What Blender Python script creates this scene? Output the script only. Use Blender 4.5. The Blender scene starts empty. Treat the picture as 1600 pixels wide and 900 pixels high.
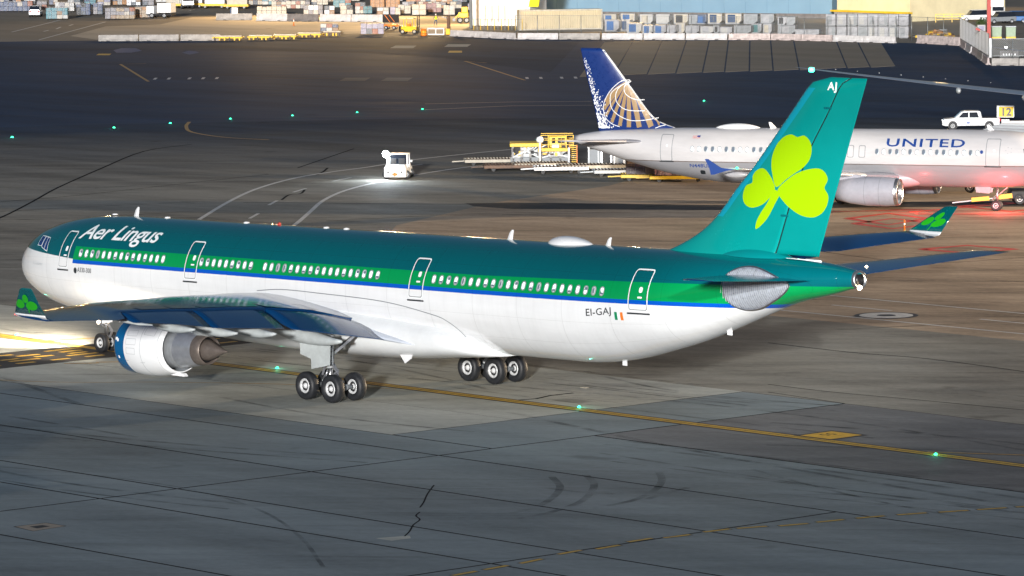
import bpy, bmesh, math, random
from mathutils import Vector, Matrix
from mathutils.geometry import tessellate_polygon
random.seed(7)
sc = bpy.context.scene
COL = sc.collection
R = math.radians
# ---------------------------------------------------------------- camera
cam = bpy.data.cameras.new('camera')
cam_o = bpy.data.objects.new('camera', cam)
COL.objects.link(cam_o)
yaw, pit, rol = -0.838554, 0.097535, -0.009134
fw = Vector((math.sin(yaw)*math.cos(pit), math.cos(yaw)*math.cos(pit), -math.sin(pit)))
rt = fw.cross(Vector((0, 0, 1))).normalized()
up = rt.cross(fw)
rt2 = rt*math.cos(rol) + up*math.sin(rol)
up2 = -rt*math.sin(rol) + up*math.cos(rol)
cam_o.matrix_world = Matrix(((rt2.x, up2.x, -fw.x, 205.279), (rt2.y, up2.y, -fw.y, -149.015), (rt2.z, up2.z, -fw.z, 27.468), (0, 0, 0, 1)))
cam.sensor_width = 36.0
cam.lens = 161.454
cam.clip_start = 1.0
cam.clip_end = 6000.0
sc.camera = cam_o
# ---------------------------------------------------------------- sky, low key light, exposure
SUN_EL, SUN_AZ = R(7.5), math.atan2(-0.74, 0.67)      # where the light comes from
w = bpy.data.worlds.new('World'); sc.world = w; w.use_nodes = True
nt = w.node_tree
sky = nt.nodes.new('ShaderNodeTexSky'); sky.sky_type = 'NISHITA'; sky.sun_disc = False
sky.sun_elevation = R(0.5); sky.sun_rotation = math.pi/2 - SUN_AZ
sky.air_density = 1.0; sky.dust_density = 0.8; sky.ozone_density = 2.6
bg = nt.nodes['Background']; bg.inputs[1].default_value = 0.27
nt.links.new(sky.outputs[0], bg.inputs[0])
sun = bpy.data.lights.new('sun', 'SUN'); sun.energy = 5.15; sun.angle = R(2.0); sun.color = (1.0, 0.975, 0.94)
sun_o = bpy.data.objects.new('sun', sun); COL.objects.link(sun_o)
sd = Vector((math.cos(SUN_AZ)*math.cos(SUN_EL), math.sin(SUN_AZ)*math.cos(SUN_EL), math.sin(SUN_EL)))
sun_o.rotation_euler = sd.to_track_quat('Z', 'Y').to_euler()
sun_o.location = sd*400
sc.view_settings.view_transform = 'Standard'; sc.view_settings.look = 'None'
sc.view_settings.exposure = 0.0; sc.view_settings.gamma = 1.0
sc.render.engine = 'CYCLES'
sc.cycles.max_bounces = 5; sc.cycles.diffuse_bounces = 2; sc.cycles.glossy_bounces = 3
sc.cycles.sample_clamp_indirect = 4.0

def spot(name, loc, at, energy, deg, col, blend=0.6, size=0.4):
    l = bpy.data.lights.new(name, 'SPOT'); l.energy = energy; l.spot_size = R(deg); l.spot_blend = blend
    l.color = col; l.shadow_soft_size = size
    o = bpy.data.objects.new(name, l); COL.objects.link(o); o.location = loc
    o.rotation_euler = (Vector(loc) - Vector(at)).to_track_quat('Z', 'Y').to_euler()
    return o
def point(name, loc, energy, col, size=0.1):
    l = bpy.data.lights.new(name, 'POINT'); l.energy = energy; l.color = col; l.shadow_soft_size = size
    o = bpy.data.objects.new(name, l); COL.objects.link(o); o.location = loc
    return o
WARM = (1.0, 0.66, 0.30)
# ---------------------------------------------------------------- materials
def mat(name, col, rough=0.5, metal=0.0, coat=0.0, emit=None, es=0.0, var=0.0, scale=3.0, bump=0.0, alpha=1.0, trans=0.0, spec=0.5):
    m = bpy.data.materials.new(name); m.use_nodes = True
    n = m.node_tree.nodes; b = n['Principled BSDF']; lk = m.node_tree.links
    b.inputs['Base Color'].default_value = (*col, 1); b.inputs['Roughness'].default_value = rough
    b.inputs['Metallic'].default_value = metal; b.inputs['Coat Weight'].default_value = coat
    b.inputs['Coat Roughness'].default_value = 0.08
    b.inputs['Specular IOR Level'].default_value = spec
    if trans: b.inputs['Transmission Weight'].default_value = trans
    if emit: b.inputs['Emission Color'].default_value = (*emit, 1); b.inputs['Emission Strength'].default_value = es
    if var > 0 or bump > 0:
        tc = n.new('ShaderNodeTexCoord'); no = n.new('ShaderNodeTexNoise')
        no.inputs['Scale'].default_value = scale; no.inputs['Detail'].default_value = 6
        no.inputs['Roughness'].default_value = 0.65
        lk.new(tc.outputs['Object'], no.inputs['Vector'])
        if var > 0:
            mr = n.new('ShaderNodeMapRange'); mr.inputs['From Min'].default_value = 0.3; mr.inputs['From Max'].default_value = 0.7
            mr.inputs['To Min'].default_value = 1 - var; mr.inputs['To Max'].default_value = 1 + var*0.6
            lk.new(no.outputs['Fac'], mr.inputs['Value'])
            mx = n.new('ShaderNodeVectorMath'); mx.operation = 'SCALE'; mx.inputs[0].default_value = col
            lk.new(mr.outputs[0], mx.inputs['Scale']); lk.new(mx.outputs[0], b.inputs['Base Color'])
            mr2 = n.new('ShaderNodeMapRange'); mr2.inputs['To Min'].default_value = max(rough - 0.12, 0.04); mr2.inputs['To Max'].default_value = min(rough + 0.15, 1)
            lk.new(no.outputs['Fac'], mr2.inputs['Value']); lk.new(mr2.outputs[0], b.inputs['Roughness'])
        if bump > 0:
            bp = n.new('ShaderNodeBump'); bp.inputs['Strength'].default_value = bump; bp.inputs['Distance'].default_value = 0.02
            lk.new(no.outputs['Fac'], bp.inputs['Height']); lk.new(bp.outputs[0], b.inputs['Normal'])
    return m

class NB:
    """small node builder"""
    def __init__(s, name):
        s.m = bpy.data.materials.new(name); s.m.use_nodes = True
        s.n = s.m.node_tree.nodes; s.l = s.m.node_tree.links; s.b = s.n['Principled BSDF']
        s.tc = s.n.new('ShaderNodeTexCoord')
        s.xyz = s.n.new('ShaderNodeSeparateXYZ'); s.l.new(s.tc.outputs['Object'], s.xyz.inputs[0])
        s.x, s.y, s.z = s.xyz.outputs
    def put(s, v, sock):
        if isinstance(v, (int, float)): sock.default_value = v
        elif isinstance(v, tuple): sock.default_value = (*v, 1) if len(sock.default_value) == 4 and len(v) == 3 else v
        else: s.l.new(v, sock)
    def mth(s, op, a, b=0.0, c=None):
        q = s.n.new('ShaderNodeMath'); q.operation = op
        s.put(a, q.inputs[0]); s.put(b, q.inputs[1])
        if c is not None: s.put(c, q.inputs[2])
        return q.outputs[0]
    def mix(s, f, a, b):
        q = s.n.new('ShaderNodeMix'); q.data_type = 'RGBA'
        s.put(f, q.inputs[0]); s.put(a, q.inputs[6]); s.put(b, q.inputs[7])
        return q.outputs[2]
    def step(s, v, e, wd=0.01):
        q = s.n.new('ShaderNodeMapRange'); s.put(v, q.inputs[0]); q.inputs[1].default_value = e - wd; q.inputs[2].default_value = e + wd
        return q.outputs[0]
    def rng(s, v, a, b, c, d):
        q = s.n.new('ShaderNodeMapRange'); s.put(v, q.inputs[0])
        for i, k in enumerate((a, b, c, d)): q.inputs[1 + i].default_value = k
        return q.outputs[0]
    def noise(s, scale, det=5, stretch=None, rotz=0.0, rough=0.6):
        mp = s.n.new('ShaderNodeMapping'); s.l.new(s.tc.outputs['Object'], mp.inputs[0])
        mp.inputs['Rotation'].default_value = (0, 0, rotz)
        if stretch:
            mp2 = s.n.new('ShaderNodeMapping'); s.l.new(mp.outputs[0], mp2.inputs[0]); mp2.inputs['Scale'].default_value = stretch; mp = mp2
        q = s.n.new('ShaderNodeTexNoise'); q.inputs['Scale'].default_value = scale; q.inputs['Detail'].default_value = det
        q.inputs['Roughness'].default_value = rough
        s.l.new(mp.outputs[0], q.inputs['Vector']); return q.outputs['Fac']

# ---------------------------------------------------------------- mesh builder
class B:
    def __init__(s): s.v = []; s.f = []; s.mi = []; s.sm = []
    def add(s, vs, fs, mi=0, sm=False, M=None):
        o = len(s.v)
        s.v += [tuple(M @ Vector(q)) for q in vs] if M is not None else [tuple(q) for q in vs]
        for f in fs: s.f.append(tuple(o + i for i in f)); s.mi.append(mi); s.sm.append(sm)
        return s
    def box(s, c, d, mi=0, M=None, taper=1.0, ty=None):
        x, y, z = d[0]/2, d[1]/2, d[2]/2; tx = x*taper; t2 = y*(taper if ty is None else ty)
        vs = [(c[0]+a, c[1]+b, c[2]+e) for a, b, e in ((-x,-y,-z),(x,-y,-z),(x,y,-z),(-x,y,-z),(-tx,-t2,z),(tx,-t2,z),(tx,t2,z),(-tx,t2,z))]
        return s.add(vs, [(0,3,2,1),(4,5,6,7),(0,1,5,4),(1,2,6,5),(2,3,7,6),(3,0,4,7)], mi, False, M)
    def bar(s, p, q, w=0.05, h=None, mi=0):
        p, q = Vector(p), Vector(q); d = q - p; L = d.length
        if L < 1e-6: return s
        M = Matrix.Translation((p+q)/2) @ d.to_track_quat('Z', 'Y').to_matrix().to_4x4()
        return s.box((0,0,0), (w, h or w, L), mi, M)
    def lathe(s, prof, org=(0,0,0), axis=(0,0,1), n=24, mi=0, sm=True, cap=True):
        """prof: list of (distance along axis, radius[, mat])"""
        A = Vector(axis).normalized(); M = Matrix.Translation(Vector(org)) @ A.to_track_quat('Z', 'Y').to_matrix().to_4x4()
        o = len(s.v)
        for pr in prof:
            for k in range(n):
                t = 2*math.pi*k/n
                s.v.append(tuple(M @ Vector((pr[1]*math.cos(t), pr[1]*math.sin(t), pr[0]))))
        for i in range(len(prof)-1):
            m_ = prof[i][2] if len(prof[i]) > 2 else mi
            for k in range(n):
                k2 = (k+1) % n
                s.f.append((o+i*n+k, o+i*n+k2, o+(i+1)*n+k2, o+(i+1)*n+k)); s.mi.append(m_); s.sm.append(sm)
        if cap:
            if prof[0][1] > 1e-4: s.f.append(tuple(o+k for k in reversed(range(n)))); s.mi.append(prof[0][2] if len(prof[0]) > 2 else mi); s.sm.append(False)
            if prof[-1][1] > 1e-4: s.f.append(tuple(o+(len(prof)-1)*n+k for k in range(n))); s.mi.append(prof[-1][2] if len(prof[-1]) > 2 else mi); s.sm.append(False)
        return s
    def cyl(s, p, q, r, r2=None, n=14, mi=0):
        p, q = Vector(p), Vector(q)
        return s.lathe([(0, r), ((q-p).length, r if r2 is None else r2)], p, q-p, n, mi)
    def loft(s, rings, mi=0, sm=True, closed=True, cap=True):
        o = len(s.v); n = len(rings[0])
        for r_ in rings: s.v += [tuple(q) for q in r_]
        for i in range(len(rings)-1):
            for k in range(n if closed else n-1):
                k2 = (k+1) % n
                s.f.append((o+i*n+k, o+i*n+k2, o+(i+1)*n+k2, o+(i+1)*n+k)); s.mi.append(mi); s.sm.append(sm)
        if cap:
            s.f.append(tuple(o+k for k in reversed(range(n)))); s.mi.append(mi); s.sm.append(False)
            s.f.append(tuple(o+(len(rings)-1)*n+k for k in range(n))); s.mi.append(mi); s.sm.append(False)
        return s
    def prism(s, poly, z0, z1, mi=0, M=None):
        n = len(poly); vs = [(a, b, z0) for a, b in poly] + [(a, b, z1) for a, b in poly]
        fs = [tuple(range(n, 2*n)), tuple(reversed(range(n)))] + [(i, (i+1) % n, n+(i+1) % n, n+i) for i in range(n)]
        return s.add(vs, fs, mi, False, M)
    def sideprism(s, poly, y0, y1, mi=0):
        """outline in x,z extruded along y"""
        n = len(poly); vs = [(a, y0, b) for a, b in poly] + [(a, y1, b) for a, b in poly]
        fs = [tuple(range(n)), tuple(reversed(range(n, 2*n)))] + [((i+1) % n, i, n+i, n+(i+1) % n) for i in range(n)]
        return s.add(vs, fs, mi)
    def mesh(s, name, mats):
        me = bpy.data.meshes.new(name); me.from_pydata(s.v, [], s.f)
        for m in (mats if isinstance(mats, (list, tuple)) else [mats]): me.materials.append(m)
        me.polygons.foreach_set('material_index', s.mi); me.polygons.foreach_set('use_smooth', s.sm)
        bm = bmesh.new(); bm.from_mesh(me); bmesh.ops.recalc_face_normals(bm, faces=bm.faces); bm.to_mesh(me); bm.free()
        me.update(); return me
    def build(s, name, mats, parent=None, bevel=0.0):
        o = bpy.data.objects.new(name, s.mesh(name, mats)); COL.objects.link(o)
        if parent is not None: o.parent = parent
        if bevel > 0:
            md = o.modifiers.new('bevel', 'BEVEL'); md.width = bevel; md.segments = 2; md.limit_method = 'ANGLE'; md.angle_limit = R(40)
        return o
def tag(o, label, cat, group=None, kind=None):
    o['label'] = label; o['category'] = cat
    if group: o['group'] = group
    if kind: o['kind'] = kind
    return o
def empty(name, loc=(0,0,0), rz=0.0):
    o = bpy.data.objects.new(name, None); COL.objects.link(o); o.location = loc if len(loc) == 3 else (*loc, 0)
    o.rotation_euler = (0, 0, rz); o.empty_display_size = 0.5; return o
def inst(name, me, parent, M=None):
    o = bpy.data.objects.new(name, me); COL.objects.link(o); o.parent = parent
    if M is not None: o.matrix_local = M
    return o
def copy_tree(o, parent=None):
    c = o.copy(); COL.objects.link(c)
    if parent is not None: c.parent = parent
    for ch in list(o.children): copy_tree(ch, c)
    return c
def sheet(name, polys, m, z, parent=None, kind='structure', thick=0.0):
    b = B()
    for poly in polys:
        if thick: b.prism(poly, z-thick, z)
        else:
            tri = tessellate_polygon([[Vector((a, c, 0)) for a, c in poly]])
            b.add([(a, c, z) for a, c in poly], tri)
    o = b.build(name, m, parent)
    for p_ in o.data.polygons:
        pass
    if kind and parent is None: o['kind'] = kind
    return o
def strip(pts, wd):
    """ribbon polygon along a polyline, in plan"""
    L, Rr = [], []
    for i, q in enumerate(pts):
        a = Vector(pts[max(i-1, 0)]); c = Vector(pts[min(i+1, len(pts)-1)])
        d = (c - a); d = Vector((d[0], d[1])).normalized(); n = Vector((-d.y, d.x))*wd/2
        L.append((q[0]+n.x, q[1]+n.y)); Rr.append((q[0]-n.x, q[1]-n.y))
    return [[L[i], L[i+1], Rr[i+1], Rr[i]] for i in range(len(pts)-1)]
def smooth(pts, k=6):
    """Catmull-Rom through open polyline"""
    P = [Vector(q) for q in pts]; P = [P[0]*2-P[1]] + P + [P[-1]*2-P[-2]]; out = []
    for i in range(1, len(P)-2):
        for j in range(k):
            t = j/k; a, b, c, d = P[i-1], P[i], P[i+1], P[i+2]
            out.append(tuple(0.5*((2*b) + (c-a)*t + (2*a-5*b+4*c-d)*t*t + (3*b-a-3*c+d)*t**3)))
    out.append(tuple(P[-2])); return out
def smooth_closed(pts, k=5):
    n = len(pts); P = [Vector(q) for q in pts]; out = []
    for i in range(n):
        a, b, c, d = P[i-1], P[i], P[(i+1) % n], P[(i+2) % n]
        for j in range(k):
            t = j/k
            out.append(tuple(0.5*((2*b) + (c-a)*t + (2*a-5*b+4*c-d)*t*t + (3*b-a-3*c+d)*t**3)))
    return out
def interp(tab, x):
    if x <= tab[0][0]: return tab[0][1:]
    for i in range(len(tab)-1):
        if x <= tab[i+1][0]:
            x0, x1 = tab[i][0], tab[i+1][0]; t = (x-x0)/(x1-x0)
            out = []
            for k in range(1, len(tab[0])):
                p0 = tab[i-1][k] if i > 0 else tab[i][k]; xx0 = tab[i-1][0] if i > 0 else x0
                p3 = tab[i+2][k] if i+2 < len(tab) else tab[i+1][k]; xx3 = tab[i+2][0] if i+2 < len(tab) else x1
                a, c = tab[i][k], tab[i+1][k]
                m0 = (c-p0)/(x1-xx0)*(x1-x0); m1 = (p3-a)/(xx3-x0)*(x1-x0)
                # keep monotone
                s_ = c-a
                if s_ == 0: m0 = m1 = 0
                else:
                    m0 = max(min(m0/s_, 3), 0)*s_; m1 = max(min(m1/s_, 3), 0)*s_
                out.append((2*t**3-3*t*t+1)*a + (t**3-2*t*t+t)*m0 + (-2*t**3+3*t*t)*c + (t**3-t*t)*m1)
            return tuple(out)
    return tab[-1][1:]
def text_mesh(txt, size, shear=0.0, bold=0.0, spacing=1.0, align='LEFT'):
    cu = bpy.data.curves.new('txt', 'FONT'); cu.body = txt; cu.size = size; cu.shear = shear; cu.offset = bold
    cu.space_character = spacing; cu.align_x = align; cu.resolution_u = 3
    o = bpy.data.objects.new('txt', cu); COL.objects.link(o)
    bpy.context.view_layer.update()
    me = bpy.data.meshes.new_from_object(o.evaluated_get(bpy.context.evaluated_depsgraph_get()))
    bpy.data.objects.remove(o); bpy.data.curves.remove(cu)
    return me
def decal(name, me_or_polys, m, fn, parent, stepu=0.25, stepv=0.08, map2=None):
    """flat print in (u,v) laid on a surface: fn(u,v) -> xyz"""
    bm = bmesh.new()
    if isinstance(me_or_polys, list):
        for poly in me_or_polys:
            vs = [bm.verts.new((a, b, 0)) for a, b in poly]
            for t in tessellate_polygon([[v.co.copy() for v in vs]]):
                try: bm.faces.new([vs[i] for i in t])
                except ValueError: pass
    else:
        bm.from_mesh(me_or_polys)
    if map2:
        for v in bm.verts: a = map2(v.co.x, v.co.y); v.co.x, v.co.y, v.co.z = a[0], a[1], 0
    for ax_, st in ((0, stepu), (1, stepv)):
        if not st: continue
        lo = min(v.co[ax_] for v in bm.verts); hi = max(v.co[ax_] for v in bm.verts)
        k = math.floor(lo/st)+1
        while k*st < hi:
            pc = [0,0,0]; pc[ax_] = k*st; pn = [0,0,0]; pn[ax_] = 1
            bmesh.ops.bisect_plane(bm, geom=bm.verts[:]+bm.edges[:]+bm.faces[:], plane_co=pc, plane_no=pn, dist=1e-5); k += 1
    for v in bm.verts: v.co = fn(v.co.x, v.co.y)
    me = bpy.data.meshes.new(name); bm.to_mesh(me); bm.free(); me.materials.append(m)
    o = bpy.data.objects.new(name, me); COL.objects.link(o); o.parent = parent; return o
def ring_poly(outer, inner):
    """frame between two outlines with equal point counts, as quads"""
    n = len(outer); return [[outer[i], outer[(i+1) % n], inner[(i+1) % n], inner[i]] for i in range(n)]
def rrect(x0, z0, x1, z1, r, k=4):
    out = []
    for cx, cz, a0 in ((x1-r, z1-r, 0), (x0+r, z1-r, 90), (x0+r, z0+r, 180), (x1-r, z0+r, 270)):
        for j in range(k+1):
            t = R(a0 + 90*j/k); out.append((cx+r*math.cos(t), cz+r*math.sin(t)))
    return out
# shared colours
M_white = mat('white_paint', (0.78,0.80,0.82), 0.28, coat=0.4, var=0.04, scale=0.6)
M_lgrey = mat('light_grey_paint', (0.50,0.53,0.55), 0.4, var=0.08, scale=1.5)
M_mgrey = mat('mid_grey_paint', (0.22,0.24,0.26), 0.5, var=0.12)
M_dark = mat('dark_rubber', (0.012,0.012,0.014), 0.6, var=0.2)
M_tyre = mat('tyre_rubber', (0.016,0.018,0.022), 0.55, var=0.25, scale=6)
M_metal = mat('bare_metal', (0.52,0.53,0.55), 0.3, metal=0.95, var=0.12, scale=4)
M_steel = mat('brushed_steel', (0.50,0.52,0.57), 0.32, metal=0.7, var=0.15, scale=3)
M_burnt = mat('heat_stained_metal', (0.22,0.185,0.165), 0.4, metal=0.6, var=0.2, scale=5)
M_hub = mat('wheel_hub_paint', (0.62,0.64,0.66), 0.4, metal=0.2, var=0.1, scale=9)
M_black = mat('black_paint', (0.01,0.01,0.012), 0.4)
M_yellow = mat('yellow_paint', (0.75,0.48,0.02), 0.45, var=0.2, scale=2)
M_orange = mat('orange_paint', (0.75,0.2,0.02), 0.5, var=0.15, scale=2)
M_red = mat('red_paint', (0.42,0.03,0.02), 0.5, var=0.15)
M_glass = mat('dark_glass', (0.015,0.02,0.03), 0.08)
M_em_white = mat('lamp_white', (1,1,1), 0.4, emit=(0.95,0.98,1.0), es=30)
M_em_warm = mat('lamp_warm', (1,1,1), 0.4, emit=(1.0,0.78,0.5), es=14)
M_em_green = mat('lamp_green', (0.1,0.8,0.5), 0.4, emit=(0.02,1.0,0.42), es=3.5)
M_em_red = mat('lamp_red', (0.8,0.05,0.05), 0.4, emit=(1.0,0.06,0.05), es=8)
def wheel(b, c, r, wd, ax=(0,1,0), n=28, tm=0, hm=1, dm=2):
    """tyre profile with tread shoulders, rim and hub at centre c"""
    h = wd/2
    b.lathe([(-h*0.62, r*0.52, tm), (-h*0.95, r*0.62, tm), (-h, r*0.82, tm), (-h*0.82, r*0.95, tm), (-h*0.45, r, tm), (h*0.45, r, tm), (h*0.82, r*0.95, tm), (h, r*0.82, tm), (h*0.95, r*0.62, tm), (h*0.62, r*0.52, tm)], c, ax, n, cap=False)
def hubs(b, c, r, wd, ax=(0,1,0), n=20):
    h = wd/2
    for s_ in (1, -1):
        b.lathe([(s_*h*0.62, r*0.53, 0), (s_*h*0.78, r*0.50, 0), (s_*h*0.74, r*0.40, 0), (s_*h*0.45, r*0.36, 1), (s_*h*0.40, r*0.2, 0), (s_*h*0.85, r*0.13, 0), (s_*h*0.88, 0.001, 0)], c, ax, n, cap=False)
# ================================================================ ground, pavement, painted markings
STREAK = R(-48)
def pavement(name, col, tint, rough=0.55, k=1.0, fade=None):
    q = NB(name)
    n1 = q.noise(0.028, 4); n2 = q.noise(0.35, 8, (0.14, 1.0, 1), STREAK, 0.7); n3 = q.noise(0.16, 6, (0.07, 1.0, 1), 0.0, 0.65)
    n4 = q.noise(2.5, 6); n5 = q.noise(0.9, 7, (0.05, 1, 1), R(-41), 0.7)
    f = q.mth('ADD', q.rng(n1, 0.3, 0.7, -0.22*k, 0.22*k), q.rng(n2, 0.3, 0.7, -0.24*k, 0.20*k))
    f = q.mth('ADD', f, q.rng(n3, 0.35, 0.72, 0.12*k, -0.30*k)); f = q.mth('ADD', f, q.rng(n4, 0.25, 0.75, -0.10*k, 0.10*k))
    f = q.mth('ADD', f, q.rng(n5, 0.55, 0.75, 0.0, -0.35*k))
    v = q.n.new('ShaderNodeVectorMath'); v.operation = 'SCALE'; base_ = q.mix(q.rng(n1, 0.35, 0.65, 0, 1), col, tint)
    if fade:      # weaker light towards the taxiway, painted as a darkening colour
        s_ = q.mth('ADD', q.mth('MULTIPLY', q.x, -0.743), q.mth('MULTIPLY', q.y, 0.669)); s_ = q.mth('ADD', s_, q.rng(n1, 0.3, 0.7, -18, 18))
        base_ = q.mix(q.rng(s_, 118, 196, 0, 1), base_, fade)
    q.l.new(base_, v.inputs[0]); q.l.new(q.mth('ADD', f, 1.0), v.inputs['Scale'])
    # rubber spots and oil drips
    sp = q.noise(0.22, 3, (1, 1, 1), 0.3, 0.4); dk = q.rng(sp, 0.70, 0.78, 1.0, 0.55)
    v2 = q.n.new('ShaderNodeVectorMath'); v2.operation = 'SCALE'; q.l.new(v.outputs[0], v2.inputs[0]); q.l.new(dk, v2.inputs['Scale'])
    q.put(v2.outputs[0], q.b.inputs['Base Color'])
    q.put(q.rng(n2, 0.3, 0.7, rough+0.12, rough+0.35), q.b.inputs['Roughness'])
    q.b.inputs['Specular IOR Level'].default_value = 0.12
    bp = q.n.new('ShaderNodeBump'); bp.inputs['Strength'].default_value = 0.35; bp.inputs['Distance'].default_value = 0.03
    q.l.new(q.mth('ADD', n4, q.mth('MULTIPLY', n2, 2.0)), bp.inputs['Height']); q.l.new(bp.outputs[0], q.b.inputs['Normal'])
    return q.m
P_asph = pavement('dark_asphalt', (0.030, 0.058, 0.110), (0.025, 0.050, 0.098), 0.5)
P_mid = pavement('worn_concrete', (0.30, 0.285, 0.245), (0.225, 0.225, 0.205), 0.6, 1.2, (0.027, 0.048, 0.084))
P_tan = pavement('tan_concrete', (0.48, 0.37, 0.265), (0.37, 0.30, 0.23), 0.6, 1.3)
P_fore = pavement('blue_grey_concrete', (0.255, 0.295, 0.31), (0.205, 0.25, 0.27), 0.55, 0.9)
P_light = pavement('light_concrete', (0.47, 0.48, 0.44), (0.40, 0.42, 0.39), 0.6, 1.0)
P_dark = pavement('patched_asphalt', (0.185, 0.19, 0.19), (0.16, 0.17, 0.18), 0.5, 1.2)
P_strip = pavement('black_asphalt', (0.06, 0.058, 0.058), (0.05, 0.05, 0.052), 0.5, 0.9)
P_yard = pavement('yard_concrete', (0.30, 0.26, 0.20), (0.25, 0.225, 0.19), 0.6, 0.5)
P_slabw = pavement('pale_yard_slab', (0.55, 0.47, 0.36), (0.46, 0.40, 0.32), 0.6, 0.6)
P_tar = mat('joint_tar', (0.015, 0.016, 0.018), 0.95, spec=0.05)
P_black = mat('black_marking_border', (0.02, 0.02, 0.022), 0.6, var=0.3)
P_yel = mat('yellow_road_paint', (0.62, 0.38, 0.03), 0.55, var=0.35, scale=3)
P_yel2 = mat('faded_yellow_road_paint', (0.42, 0.26, 0.08), 0.6, var=0.4, scale=3)
P_wht = mat('white_road_paint', (0.62, 0.62, 0.60), 0.6, var=0.3, scale=3)
P_red = mat('red_road_paint', (0.62, 0.06, 0.035), 0.6, var=0.25, scale=2)
ground = sheet('ground', [[(-3500, -1500), (900, -1500), (900, 3500), (-3500, 3500)]], P_asph, -0.03)
# worn concrete apron reaching from the foreground to the parked airliner
ap = [(160, -160), (160, 120), (40, 260), (-60, 190), (-66, 150), (-84, 128), (-98, 118), -108.90, 115.09] 
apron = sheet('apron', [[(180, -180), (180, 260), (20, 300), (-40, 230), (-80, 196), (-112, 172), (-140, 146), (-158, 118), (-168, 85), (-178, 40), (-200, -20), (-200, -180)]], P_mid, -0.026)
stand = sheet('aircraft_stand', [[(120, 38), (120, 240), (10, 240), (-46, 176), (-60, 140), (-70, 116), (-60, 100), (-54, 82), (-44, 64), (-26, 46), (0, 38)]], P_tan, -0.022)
# joint filler below the concrete slabs of the foreground lanes
sheet('joint_filler', [[(-60, -70), (140, -70), (140, 11.2), (-60, 11.2)]], P_tar, -0.018)
def slab(x0, x1, y0, y1, m_, g=0.075):
    b = B(); b.prism([(x0+g, y0+g), (x1-g, y0+g), (x1-g, y1-g), (x0+g, y1-g)], -0.017, 0.0)
    b.mi = [0, 1, 1, 1, 1, 1]; b.build('pavement_slab', [m_, P_tar], apron)
for (y0, y1) in ((-70, -56), (-56, -42.9), (-42.9, -34.0), (-34.0, -29.9), (-29.9, -22.5), (-22.5, -15.1)):
    slab(-60, 9, y0, y1, P_fore)
    for (x0, x1) in ((9, 51.3), (51.3, 76), (76, 140)):
        slab(x0, x1, y0, y1, P_fore)
slab(-60, 9, -15.1, -11.9, P_fore); slab(9, 51.3, -15.1, -11.9, P_fore)
slab(51.3, 140, -15.1, -5.6, P_fore)
slab(9, 44.3, -11.9, -4.2, P_light, 0.012); slab(9, 44.3, -4.2, 3.6, P_light, 0.012); slab(9, 44.3, 3.6, 11.1, P_light, 0.012)
slab(44.3, 51.3, -11.9, 11.1, P_fore)
slab(51.3, 140, -5.6, 11.1, P_dark)
slab(3.0, 9, -11.9, 11.1, P_strip, 0.0); slab(-60, 3.0, -11.9, 11.1, P_light)
# slabs along the far barriers, laid on the skew
fj = [19.5, 23.4, 27.3, 30.6, 33.7, 36.3, 39.2, 42.0, 45.1, 50.8, 53.6, 56.7]
for i in range(len(fj)-1):
    a0, a1 = (fj[i]+0.09)*math.sqrt(2), (fj[i+1]-0.09)*math.sqrt(2)
    near = -182 + (i-2)*1.2; far_ = -243 + (i-2)*2.3
    # points on x + y = a
    def pq(a, x): return (x, a - x)
    B().prism([pq(a0, near), pq(a1, near), pq(a1, far_), pq(a0, far_)], -0.028, -0.012).build('pavement_slab', P_yard, ground)
yard = sheet('cargo_yard', [[(-320.59, 221.29), (-314.98, 230.34), (-309.91, 236.53), (-286.07, 268.97), (-278.62, 274.38), (-265.11, 274.26), (-233.58, 292.48), (-212.24, 298.68), (-200.84, 295.60), (-164.30, 260.45), (-149.57, 267.93), (-333.16, 483.56), (-462.56, 469.12), (-575.25, 400.95)]], P_yard, -0.026)
sheet('light_concrete_strip', [[(-324.97, 243.27), (-348.28, 267.09), (-347.11, 276.47), (-365.03, 296.62), (-339.42, 314.40), (-297.56, 278.76), (-294.13, 245.63), (-311.36, 237.95)]], P_slabw, -0.018)
# taxi lines
def line(name, pts, wd, m_, z=0.004, border=0.0):
    if border: sheet(name+'_border', strip(pts, wd+2*border), P_black, z)
    return sheet(name, strip(pts, wd), m_, z+0.004)
cl = [(-60, 1.2), (10, 0.5), (45, 0.55), (150, 0.4)]
line('taxi_centreline_left', [(a, c-0.19) for a, c in cl], 0.27, P_yel, 0.004); line('taxi_centreline_right', [(a, c+0.19) for a, c in cl], 0.27, P_yel, 0.004)
sheet('taxi_centreline_border', strip(cl, 1.05), P_black, 0.0025)
line('taxi_branch_line', smooth([(-30, -16.5), (-5, -15.2), (13.2, -11.8), (20.5, -6.2), (25.8, -2.55), (31, -0.2)], 8), 0.17, P_yel2, 0.006)
line('taxi_side_line', [(66.2, 0.9), (70.5, 3.4), (80, 9.2), (96, 19)], 0.22, P_yel2, 0.006, 0.08)
line('taxi_lead_line', smooth([(-7.44, 1.24), (-4.57, 1.17), (-0.80, 0.64), (0.11, 1.95), (0.62, 3.77)], 6), 0.3, P_yel, 0.006, 0.1)
for (a, c) in ((770, 889),):
    pass
dsh = [(77.05, -36.27), (76.87, -34.52), (76.67, -32.54), (76.09, -30.01), (76.21, -28.09), (75.79, -25.97), (76.12, -24.26), (76.15, -22.10), (76.55, -20.52), (77.25, -18.86), (77.57, -17.09), (78.00, -15.20), (78.59, -13.38), (79.31, -11.67), (79.94, -10.05), (80.58, -8.41)]
cv = smooth(dsh, 8)
dist = 0.0; on = []
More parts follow.
